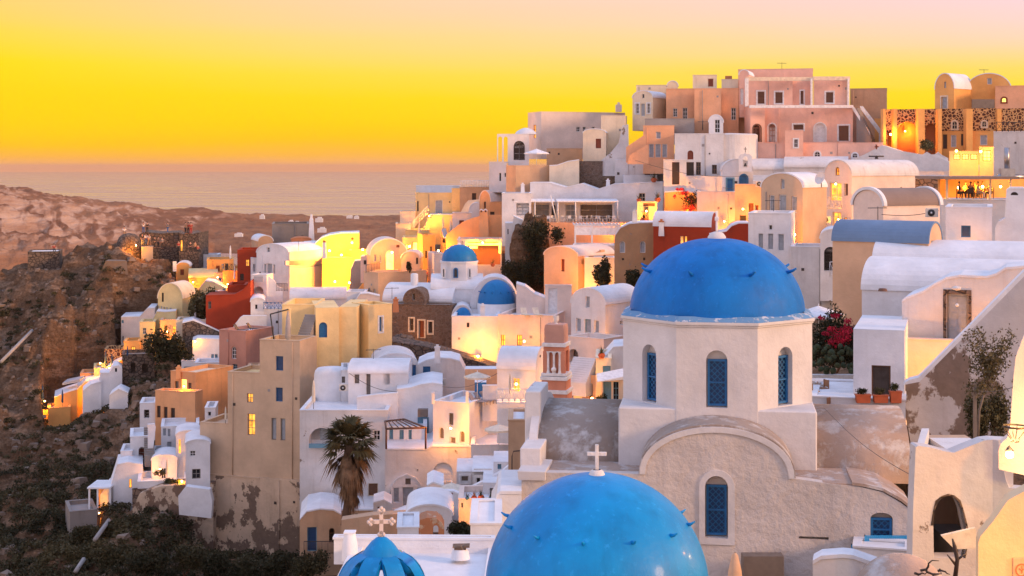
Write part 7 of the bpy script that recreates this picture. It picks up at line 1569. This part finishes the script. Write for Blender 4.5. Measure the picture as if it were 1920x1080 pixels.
def fan(m, o, d, L, n=14, spread=1.25, droop=.35):
    """a fan frond: petiole and radiating blades"""
    d = d.normalized(); s = d.cross(Vector((0,0,1))); s = s.normalized() if s.length > .1 else Vector((1,0,0)); up = s.cross(d); hub = o+d*L*.45
    m.tube([o, hub], [.035,.02], 3, cap=False)
    for i in range(n):
        a = (i/(n-1)-.5)*2*spread; v = (d*math.cos(a)+s*math.sin(a)); l = L*.62*(1-.25*abs(a)/spread)*random.uniform(.85,1.1); w = (s*math.cos(a)-d*math.sin(a))*L*.035
        mid = hub+v*l*.55; tip = hub+v*l+Vector((0,0,-droop*l*random.uniform(.5,1.3))); m.add([hub, mid-w, tip, mid+w], ((0,1,2,3),))
def palm():
    D = 118; base = at(648,985,D); top = at(656,835,D); rt = empty('palm_tree', base, 'tall fan palm with a skirt of dead brown fronds in front of the white house', 'palm tree'); random.seed(3)
    m = MB(); m.tube([base, base.lerp(top,.3)+Vector((.1,0,0)), base.lerp(top,.7)+Vector((-.1,0,0)), top], [.42,.34,.32,.36], 10); m.build('trunk', flat('palm_bark',(.13,.085,.06),.95,bm=.05), rt)
    g = MB()
    for i in range(72):
        az = random.uniform(0, 2*math.pi); el = random.uniform(-.45, 1.35); d = Vector((math.cos(az)*math.cos(el), math.sin(az)*math.cos(el), math.sin(el))); fan(g, top+Vector((0,0,random.uniform(-.2,.3))), d, random.uniform(2.1,3.0), droop=.30)
    g.build('crown', LP, rt, norm=False); g = MB()
    for i in range(190):
        az = random.uniform(0, 2*math.pi); t = random.random(); el = -.55-.85*t**.5+random.uniform(-.15,.15); d = Vector((math.cos(az)*math.cos(el), math.sin(az)*math.cos(el), math.sin(el))); fan(g, top+Vector((random.uniform(-.15,.35)*t,0,-.1-3.5*t**1.1)), d, random.uniform(1.5,2.9)*(1-.35*t), 8, .5, .5)
    g.build('dead_fronds', LDRY, rt, norm=False)
palm()
def right_tree():
    D = 60; base = at(1832,850,D); rt = empty('thin_tree', base, 'thin sparse-leaved tree tied to a post by the diagonal stair wall', 'tree'); random.seed(8); m = MB(); T = at(1850,720,D); tips = []
    m.tube([base, at(1836,770,D), T], [.06,.05,.04], 6)
    for i in range(26):
        e = at(random.uniform(1812,1900), random.uniform(618,735), D+random.uniform(-.8,.8)); mid = T.lerp(e,.5)+Vector((random.uniform(-.15,.15),0,.12)); m.tube([T+Vector((0,0,random.uniform(-.3,.2))), mid, e], [.022,.014,.006], 4); tips += [e, mid.lerp(e,.5), mid]
    m.build('trunk', WOODT, rt, norm=False); C = []
    for t in tips: C += [t+Vector((random.gauss(0,.17), random.gauss(0,.17), random.gauss(0,.13))) for _ in range(30)]
    leaf_mesh('crown', np.array([tuple(c) for c in C]), np.random.default_rng(1).uniform(.05,.10,len(C)), leafmat('tree_leaves',(.05,.045,.018),(.17,.13,.06),4.), rt, 2.0)
    b2 = at(1828,838,59.6); m = MB(); m.box(b2, (.13,0,0), (0,.12,0), (0,0,(838-718)*59.6/F)); m.build('support_post', WOODT, None, 'weathered wooden post beside the thin tree', 'post')
    bush('undergrowth', 'dense dark creeper growing behind the wooden post', 1850, 850, 63, 78, 120, 5200, LO, .09, seed=44, dep=.8, lobes=10)
right_tree()
bush('bougainvillea', 'large bougainvillea with crimson flowers between drum and white house', 1566, 705, 84, 100, 118, 9000, LD, .11, 'shrub', seed=51, dep=1.5, lobes=12)
p = at(1566,640,82); bl = [(at(x,y,82).x, 82+.2*i, at(x,y,82).z, w*82/F, .5, h*82/F) for i, (x,y,w,h) in enumerate(((1578,632,22,12),(1560,618,10,6),(1590,620,14,9),(1572,645,18,9),(1553,628,8,5),(1598,606,8,6),(1575,596,9,5),(1548,600,5,4)))]
leaf_mesh('bougainvillea_flowers', blob_pts(bl, 1500, 9, .4),   .085, LCR, None, 1.2, label='crimson flower clusters spilling over the large bougainvillea', cat='flowers')
wallslab('garden_wall', 'worn low white wall under the bougainvillea', [(1615,760),(1515,760),(1515,703),(1615,703)], 79, WW, .4)
rt = empty('prickly_pear', at(1550,705,79), 'prickly pear cactus under the bougainvillea', 'cactus'); random.seed(2); m = MB()
for i in range(46):
    q = at(random.uniform(1522,1600), random.uniform(648,698), 79+random.uniform(-.5,.8)); n_ = Vector((random.uniform(-1,1), -1, random.uniform(-.5,.5))).normalized(); r_ = random.uniform(.13,.2); g = MB(); g.tube([q-n_*.03, q+n_*.03], r_, 9); g.build('pad', leafmat('cactus',(.03,.045,.022),(.07,.09,.045),2.), rt)
TCP = flat('terracotta_pot', (.40,.09,.035), .7)
for px0, px1, y0, D, hh, lab, mt in ((1604,1632,739,69.1,.30,'rectangular terracotta planter with a dark upright plant, left of three',LD),(1637,1665,740,69.05,.35,'rectangular terracotta planter with a low grey bush, middle of three',LO),(1668,1690,733,69.0,.40,'tall terracotta planter with a leafy plant, right of three',LG)):
    a, c = at(px0,755,D), at(px1,y0,D); rt = empty('planter', ((a.x+c.x)/2, D, a.z), lab, 'planter'); m = MB(); cx_ = (a.x+c.x)/2; w_ = (c.x-a.x)/2
    m.hexa([(cx_+s*w_*f, D+t*.17*f, z_) for z_, f in ((a.z,.88),(c.z,1)) for s, t in ((-1,-1),(1,-1),(1,1),(-1,1))]); m.build('box', TCP, rt, bevel=.01)
    m = MB(); m.hexa([(cx_+s*(w_+.015), D+t*.19, z_) for z_ in (c.z-.05, c.z+.003) for s, t in ((-1,-1),(1,-1),(1,1),(-1,1))]); m.build('rim', TCP, rt)
    C = blob_pts([(cx_-.05, D, c.z+hh*.45, w_*.75, .12, hh*.5)], 500, 3, .2); leaf_mesh('plant', C, .05, mt, rt, 2.2)
def potplant(px, py, D, r, label, mt=None, pot=TCP, hh=None):
    p = at(px, py, D); rt = empty('potted_plant', p, label, 'potted plant'); m = MB(); m.lathe(p, [(r*.5,0),(r*.95,r*.8),(r*.7,r*1.2),(r*.75,r*1.3),(r*.5,r*1.3)], 14); m.build('pot', pot, rt)
    random.seed(int(px)); g = MB(); q = p+Vector((0,0,r*1.2))
    for i in range(26):
        a, e = random.uniform(0,6.28), random.uniform(.3,1.4); d = Vector((math.cos(a)*math.cos(e), math.sin(a)*math.cos(e), math.sin(e))); L = r*random.uniform(1.6,2.4); s = d.cross(Vector((0,0,1))).normalized()*r*.13; g.add([q-s, q+s, q+d*L], ((0,1,2),))
    g.build('leaves', mt or LG, rt, norm=False)
potplant(1128,672,121,.34,'agave in a round terracotta pot above the white steps'); potplant(1198,379,183,.35,'agave on the ledge above the glowing porch, left',LO); potplant(1233,379,184,.45,'tall spiky agave beside the ochre wall',LO); potplant(1226,342,189.5,.45,'orange clay urn with a plant on the white parapet')
potplant(876,937,97,.16,'small plant in a blue pot on the pinkish roof, left',LG,BLUE); potplant(889,938,97,.22,'brown bushy plant on the pinkish roof',LDRY); potplant(902,938,97,.25,'leafy plant in terracotta on the pinkish roof',LG); potplant(920,937,97,.16,'small plant in a blue pot on the pinkish roof, right',LG,BLUE)
potplant(924,500,170,.3,'terracotta pot on the white parapet by the small church'); potplant(932,352,213,.4,'large clay pot at the end of the white railing'); potplant(1207,418,180.5,.5,'prickly plant in front of the glowing porch',LO)
rt = bush('bougainvillea', 'bright red bougainvillea climbing the lamp-lit ochre wall', 1290, 404, 180, 44, 46, 500, LD, .15, seed=61, dep=.4, flowers=0)
bl = [(at(x,y,181.6).x, 181.6, at(x,y,181.6).z, w*181/F, .3, h*181/F) for x,y,w,h in ((1283,362,12,5),(1292,372,10,7),(1298,385,7,9),(1290,392,10,8),(1265,368,3,3),(1275,355,10,3))]
leaf_mesh('flowers', blob_pts(bl, 900, 3, .3), .17, LR, rt, 1.2)
# ---------------- foreground, bottom right
RUIN = plaster('ruin_white', (.66,.63,.62), .35, (.35,.3,.27), patch=((.26,.21,.18), .66, .9))
b = B('ruined_house', 'white roofless house with a broken dark archway at the lower right', at(1790,1080,43), 'house')
D = 42; pts = [(1900,1200),(1708,1200),(1712,960),(1717,838),(1722,836),(1745,839),(1770,846),(1788,849),(1815,838),(1845,826),(1862,824),(1900,826)]
hole = [(1751,1046),(1750,985),(1752,958),(1758,942),(1767,933),(1778,929),(1789,932),(1798,941),(1805,957),(1810,982),(1815,1003),(1808,1046)]
f = Face(Vector((u_(1900)*D, D)), Vector((-1,0)), Vector((0,1))); o_ = [f.px(*p) for p in pts]; h_ = [f.px(*p) for p in hole]; m = MB(); polys = [o_, h_]; tri = tessellate_polygon([[Vector((a,c,0)) for a,c in q] for q in polys]); fl = o_+h_
for k in (0, .6): m.add([f.P(a,c,k) for a,c in fl], [tuple(t) for t in tri])
for q in polys:
    for i in range(len(q)): j = (i+1)%len(q); m.quad(f.P(*q[i]), f.P(*q[j]), f.P(*q[j],.6), f.P(*q[i],.6))
b.add(m, 'front_wall', RUIN)
m = MB(); zmid = sum(z for _,z in h_)/len(h_)+.4
for i in range(1, len(h_)-1):   # crumbling brown edge of the arch
    p, q = h_[i], h_[i+1] if i+1 < len(h_) else h_[0]; cx_ = sum(a for a,_ in h_)/len(h_); g = lambda t, e: (t[0]+(t[0]-cx_)*e*(.5+.8*abs(math.sin(t[1]*9))), t[1]+(.05 if t[1] > zmid else 0))
    m.hexa([f.P(*p,-.02), f.P(*q,-.02), f.P(*g(q,.14),-.02), f.P(*g(p,.14),-.02), f.P(*p,.3), f.P(*q,.3), f.P(*g(q,.14),.05), f.P(*g(p,.14),.05)])
b.add(m, 'broken_edge', SD)
x0, x1 = at(1716,0,42).x, at(1900,0,42).x; m = MB(); zb_ = at(0,1200,42).z; zt_ = at(0,850,42).z
m.hexa([Vector((at(p_,0,d_).x, d_, z_)) for z_ in (zb_, zt_) for p_, d_ in ((1717,42.61),(1730,42.61),(1742,46),(1728,46))]); b.add(m, 'side_wall', WW); xb = at(1742,0,46).x; m = MB(); m.abox(xb, x1, 46.01, 46.5, zb_, zt_-.3); b.add(m, 'back_wall', TN)  # shade inside the arch is put into the back wall's darker tan
m = MB(); m.abox(xb, x1-.41, 42.62, 46, zb_, at(0,1046,42).z); b.add(m, 'floor', CO)
m = MB(); m.abox(xb, x1, 42.62, 46.0, zt_-.5, zt_-.3); b.add(m, 'roof', WW)  # unseen roof slab, added to keep the archway interior dark
m = MB(); m.abox(x1-.4, x1, 42.62, 46, zb_, zt_-.5); b.add(m, 'inner_wall', TN)
m = MB(); m.slab([at(1829,990,40), at(1765,1005,40), at(1790,1030,40), at(1835,1028,40)], (0,.08,.02)); m.build('canvas_awning', flat('dirty_canvas',(.52,.48,.43),.9,bm=.02), None, 'dirty white canvas awning hanging beside the broken archway', 'awning')
wallslab('wall_corner', 'white wall corner behind the bright street lamp', [(1960,1200),(1862,1200),(1860,824),(1872,826),(1886,900),(1892,915),(1960,920)], 41.5, RUIN, .5)
b = B('curved_wall', 'tall curving wall glowing orange at the right edge', at(1900,870,39), 'wall')
wallslab('wall', None, [(1960,900),(1873,880),(1872,845),(1876,832),(1888,822),(1894,800),(1898,740),(1901,700),(1905,668),(1920,630),(1960,600)], 39.5, PP, .8, parent=b.root)
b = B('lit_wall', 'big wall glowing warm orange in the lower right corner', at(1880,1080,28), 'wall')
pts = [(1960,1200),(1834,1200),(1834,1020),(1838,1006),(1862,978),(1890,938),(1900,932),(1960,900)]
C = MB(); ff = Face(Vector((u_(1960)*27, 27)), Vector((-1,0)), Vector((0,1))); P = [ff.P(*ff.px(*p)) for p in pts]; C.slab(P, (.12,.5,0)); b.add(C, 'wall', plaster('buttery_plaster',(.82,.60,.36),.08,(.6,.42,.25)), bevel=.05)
# round relief medallion with a simple emblem
q = at(1915,1068,26.97); m = MB(); m.abox(q.x-.16, q.x+.2, 26.95, 27.0, q.z-.16, q.z+.22); b.add(m, 'plaque', PEACH, bevel=.01)
m = MB(); 
for i in range(24):
    a0, a1 = 2*math.pi*i/24, 2*math.pi*(i+1)/24; P4 = [q+Vector((r*math.cos(a), -.02-e, r*math.sin(a))) for e in (.0,.02) for r, a in ((.12,a0),(.12,a1),(.10,a1),(.10,a0))]; m.hexa(P4)
m.tube([q+Vector((0,-.03,-.06)), q+Vector((.01,-.03,.0)), q+Vector((0,-.03,.07))], .008, 4); m.tube([q+Vector((-.05,-.03,.03)), q+Vector((0,-.03,-.02)), q+Vector((.05,-.03,.03))], .007, 4); b.add(m, 'emblem_ring', TC)
lamp(1893, 852, 38, 110, r=.11, label='bright street lantern with an iron cage at the right edge', col=(1,.62,.25), out=.2, cat='street lantern', group=None, name='street_lantern')
m = MB(); q = at(1903,800,37.8)
for i in range(6): a = math.pi*2*i/6; d = Vector((math.cos(a), math.sin(a), 0)); m.tube([q+d*.28, q+d*.27-Vector((0,0,.12)), q+d*.12-Vector((0,0,.30)), q+d*.10-Vector((0,0,.40))], .012, 4)
m.lathe(q, [(.30,-.02),(.31,0),(.30,.03)], 20); m.lathe(q-Vector((0,0,.40)), [(.11,0),(.11,.03)], 12); m.build('iron_basket', IRON, None, 'black iron lantern crown above the street lamp', 'lantern frame', norm=False)
lo = lamp(1990, 770, 37, 260, label='hidden lamp just beyond the right edge that lights the curving wall', out=.2)
lo2 = lamp(1985, 1000, 25.2, 90, label='lamp just beyond the lower right edge that lights the orange wall', out=.2)
lo3 = lamp(1800, 700, 72.7, 110, label='lamp behind the diagonal stair wall that lights the salmon parapet', out=.1)
b = B('weathered_dome', 'weathered brown and white dome top at the bottom edge', at(1690,1080,34), 'dome')
c = at(1690,1130,34.5); m = MB(); r_ = 92*34.5/F; m.lathe(c, [(r_*math.cos(a), r_*.98*math.sin(a)) for a in np.linspace(-.3, math.pi/2-.01, 20)], 48); b.add(m, 'dome', WB)
rt = empty('driftwood', at(1740,1070,31), 'twisted dead vine branches on the weathered dome', 'branches'); random.seed(12); m = MB()
for i in range(5):
    p = at(1715+i*11, 1075+random.uniform(-6,6), 31.5); P = [p]
    for j in range(5): p = p+Vector((random.uniform(-.02,.14), random.uniform(-.08,.08), random.uniform(-.05,.09))); P.append(p)
    m.tube(P, [.03,.028,.025,.02,.014,.008], 5)
m.tube([at(1790,1090,36), at(1795,1050,36), at(1790,1025,36), at(1786,1010,36)], [.06,.05,.05,.02], 6); m.tube([at(1793,1050,36), at(1812,1038,36)], [.04,.015], 5); m.tube([at(1793,1060,36), at(1776,1040,36)], [.04,.015], 5); m.build('branches', WOODD, rt, norm=False)
H('roof_block', 'low white roof block at the bottom right of the church', 'wall', 1524, 1645, 45, 1047, 1120, t=.7, turn=0, mat=WW, out=[(1524,1056),(1540,1047),(1580,1044),(1600,1046),(1645,1062)])
H('roof_block', 'flat grey-white roof slab under the blue netting', 'wall', 1600, 1712, 55, 1034, 1100, t=1.5, turn=0, mat=WW, par=.03)
b = B('netting', 'bright blue construction netting along the roof edge below the small arched window', at(1655,1030,50), 'netting')
NET = flat('blue_netting', (.02,.30,.60), .6)
for x0, x1, y0, y1 in ((1622,1706,1005,1026),(1597,1612,1022,1040)):
    m = MB(); a, c = at(x0,y1,56.6), at(x1,y0,56.6); nx_, nz_ = int((c.x-a.x)/.07), int((c.z-a.z)/.06)
    for i in range(nx_+1): x = a.x+(c.x-a.x)*i/nx_; m.abox(x-.022, x+.022, 56.59, 56.60, a.z, c.z)
    for i in range(nz_+1): z_ = a.z+(c.z-a.z)*i/nz_; m.abox(a.x, c.x, 56.60, 56.61, z_-.022, z_+.022)
    m.build('net', NET, b.root, norm=False)
    for x in (a.x, c.x): m = MB(); m.tube([Vector((x,56.63,a.z-.2)), Vector((x,56.63,c.z+.05))], .02, 5); m.build('stake', IRON, b.root)
m = MB(); a = at(1394,1080,56.4); m.abox(a.x, at(1470,0,56.4).x, 56.4, 57.0, a.z-1, at(0,1043,56.4).z); m.build('crate', WOODT, None, 'grey weathered plank crate against the church wall', 'crate', bevel=.01)
m = MB(); m.lathe(at(1378,1080,55.5)-Vector((0,0,.6)), [(.32,0),(.26,.8),(.12,1.4),(.04,1.5)], 12); m.build('sail_cover', PEACH, None, 'folded peach canvas cover leaning on the church wall', 'canvas cover')
# overhead cable
m = MB(); P = [at(1545,765,59.0).lerp(at(1712,893,48), t/16)-Vector((0,0,.5*math.sin(math.pi*t/16)*.5)) for t in range(17)]; m.tube(P, .012, 4); m.build('cable', IRON, None, 'thin black cable crossing the brown transept roof', 'cable', norm=False)
m = MB(); P = [at(1832,733,59.4).lerp(at(1990,676,36), t/10)-Vector((0,0,.3*math.sin(math.pi*t/10))) for t in range(11)]; m.tube(P, .012, 4); m.build('cable', IRON, None, 'thin black cable from the wooden post to the right edge', 'cable', norm=False)
m = MB(); m.tube([at(960,925,85.7), at(960,855,85.7), at(963,846,85.7), at(975,845,85.7), at(992,845,85.7)], .035, 5); m.build('drain_pipe', IRON, None, 'black bent pipe on the plain tan house', 'pipe', norm=False)
m = MB(); q = at(1888,316,151.5); m.tube([q, q+Vector((0,0,2.2))], .28, 10); m.box(q+Vector((0,0,-1.2)), (1.5,0,0), (0,.8,0), (0,0,1.2)); m.tube([q+Vector((-1,0,-.9)), q+Vector((2,0,-.9))], .3, 10); m.build('ventilation_duct', flat('zinc',(.4,.4,.42),.35,.8), None, 'shiny metal ventilation duct on the grey-white house', 'duct')
railing(at(1868,247,151), at(1925,247,151), 1.0, IRON, None, 'black iron balustrade on the grey-white house at the right edge', 5)
# little white houses on the far cape
for k, (px, py, D, w, h_, lab) in enumerate(((447,441,2560,15,5,'tiny white house on the far cape, lowest by the bay'),(491,408,3000,9,7,'tiny white house with a lit window on the far cape'),(545,417,2850,9,5,'tiny white house on the far cape, left of a pair'),(556,419,2850,11,5,'tiny white house on the far cape, right of a pair'),(598,414,2900,14,8,'tiny white house on the far cape right of the chimney tower, upper'),(603,433,2700,16,8,'tiny white house on the far cape right of the chimney tower, lower'),(655,407,3100,11,4,'tiny white house on the far plain, left'),(668,408,3100,9,4,'tiny white house on the far plain, right'))):
    b = B('cape_house', lab, at(px,py,D), 'house', 'tiny houses on the far cape'); kk = D/F; c = at(px,py,D); m = MB(); m.abox(c.x-w*kk/2, c.x+w*kk/2, D, D+8, c.z-3, c.z+h_*kk*.55); b.add(m, 'wall', WR); m = MB(); m.abox(c.x-w*kk/5, c.x+w*kk/3, D+.5, D+6, c.z+h_*kk*.55, c.z+h_*kk*.9); b.add(m, 'upper_storey', WR)
# pipes down the slope
for a, c, D0, D1, lab in (((2,683),(60,624),176,196,'pale pipe lying across the far left slope'),((178,1018),(204,982),131,137,'pale pipe lying on the slope below the pool terrace'),((142,1078),(157,1055),126,129,'short pale pipe in the lower left corner')):
    m = MB(); m.tube([at(*a,D0)+Vector((0,0,.3)), at(*c,D1)+Vector((0,0,.3))], .22, 6); m.build('pipe', GY, None, lab, 'pipe')

# ---------------- scrub and stones over the slope (uncountable)
def slope_pts(n, seed, p0, p1, d0, d1):
    rng = np.random.default_rng(seed); px = rng.uniform(p0, p1, n); D = rng.uniform(d0, d1, n); return px, D
HM = {o.name: o for o in SC.objects}['hillside_ground']
from mathutils.bvhtree import BVHTree
def bvh(): 
    me = HM.data; return BVHTree.FromPolygons([v.co.copy() for v in me.vertices], [tuple(p.vertices) for p in me.polygons])
BV = bvh()
def on_ground(px, D):
    h = BV.ray_cast(Vector((u_(px)*D, D, 400)), Vector((0,0,-1))); return h[0].z if h[0] is not None else None
def scrub():
    rng = np.random.default_rng(77); C, S = [], []; made = 0
    while made < 3300:
        px = rng.uniform(-150, 640); D = rng.uniform(104, 212); n_ = noise.noise(Vector((u_(px)*D*.06, D*.06, 3.3)))
        row_low = np.interp(D, [104, 150, 190, 212], [1.0, .72, .26, .12])
        if rng.random() > row_low+.5*n_: continue
        if any(a-2 < px < c+2 and d_-1 < D < d_+6 for a, c, d_, _ in FOOT): continue
        z = on_ground(px, D)
        if z is None: continue
        made += 1; r = rng.uniform(.35, 1.0)*(1.25 if D < 165 else .8); q = int(130*r); d = rng.normal(size=(q,3)); d /= np.linalg.norm(d,axis=1)[:,None]; d[:,2] = np.abs(d[:,2])*.75
        C.append(np.array((u_(px)*D, D, z+.05))+d*r*rng.uniform(.5,1.1,(q,1))); S.append(rng.uniform(.10,.24,q))
    leaf_mesh('scrub', np.concatenate(C), np.concatenate(S), LS, None, 1.5, kind='stuff', label='dry scrub covering the cliff slope')
scrub()
def stones():
    rng = np.random.default_rng(5); V, Fs = [], []; cube = np.array([(-1,-1,-.6),(1,-1,-.5),(.8,1,-.6),(-1,.9,-.6),(-.7,-.8,.6),(.8,-.6,.5),(.6,.7,.7),(-.8,.6,.5)]); fc = ((3,2,1,0),(4,5,6,7),(0,1,5,4),(1,2,6,5),(2,3,7,6),(3,0,4,7))
    for i in range(2600):
        px = rng.uniform(-100, 640); D = rng.uniform(120, 218); z = on_ground(px, D)
        if z is None: continue
        s = rng.lognormal(-1.6, .5); a = rng.uniform(0, 6.28); c, sn = math.cos(a), math.sin(a); k = len(V)
        for x, y, q in cube*rng.uniform(.7,1.3,(8,3)): V.append((u_(px)*D+(x*c-y*sn)*s, D+(x*sn+y*c)*s, z+q*s))
        Fs += [tuple(j+k for j in f_) for f_ in fc]
    m = MB(); m.v = V; m.f = Fs; m.sm = [False]*len(Fs); m.build('stones', plaster('slope_stone',(.22,.16,.12),.3,(.1,.08,.06)), None, 'loose stones scattered over the cliff slope', kind='stuff', norm=False)
stones()

# ---------------- sea air: one even volume round everything
def haze():
    m = bpy.data.materials.new('haze_air'); m.use_nodes = True; t = m.node_tree; t.nodes.clear(); o = N('ShaderNodeOutputMaterial', t); v = N('ShaderNodeVolumePrincipled', t)
    v.inputs['Color'].default_value = (1,.62,.44,1); v.inputs['Density'].default_value = HZ; v.inputs['Anisotropy'].default_value = 0
    t.links.new(v.outputs[0], o.inputs['Volume']); b_ = MB(); b_.abox(-44000, 44000, -300, 43000, -9, 190); b_.build('haze', m, None, kind='stuff', loc=(0,0,-9))
HZ = 3.2e-5
haze()
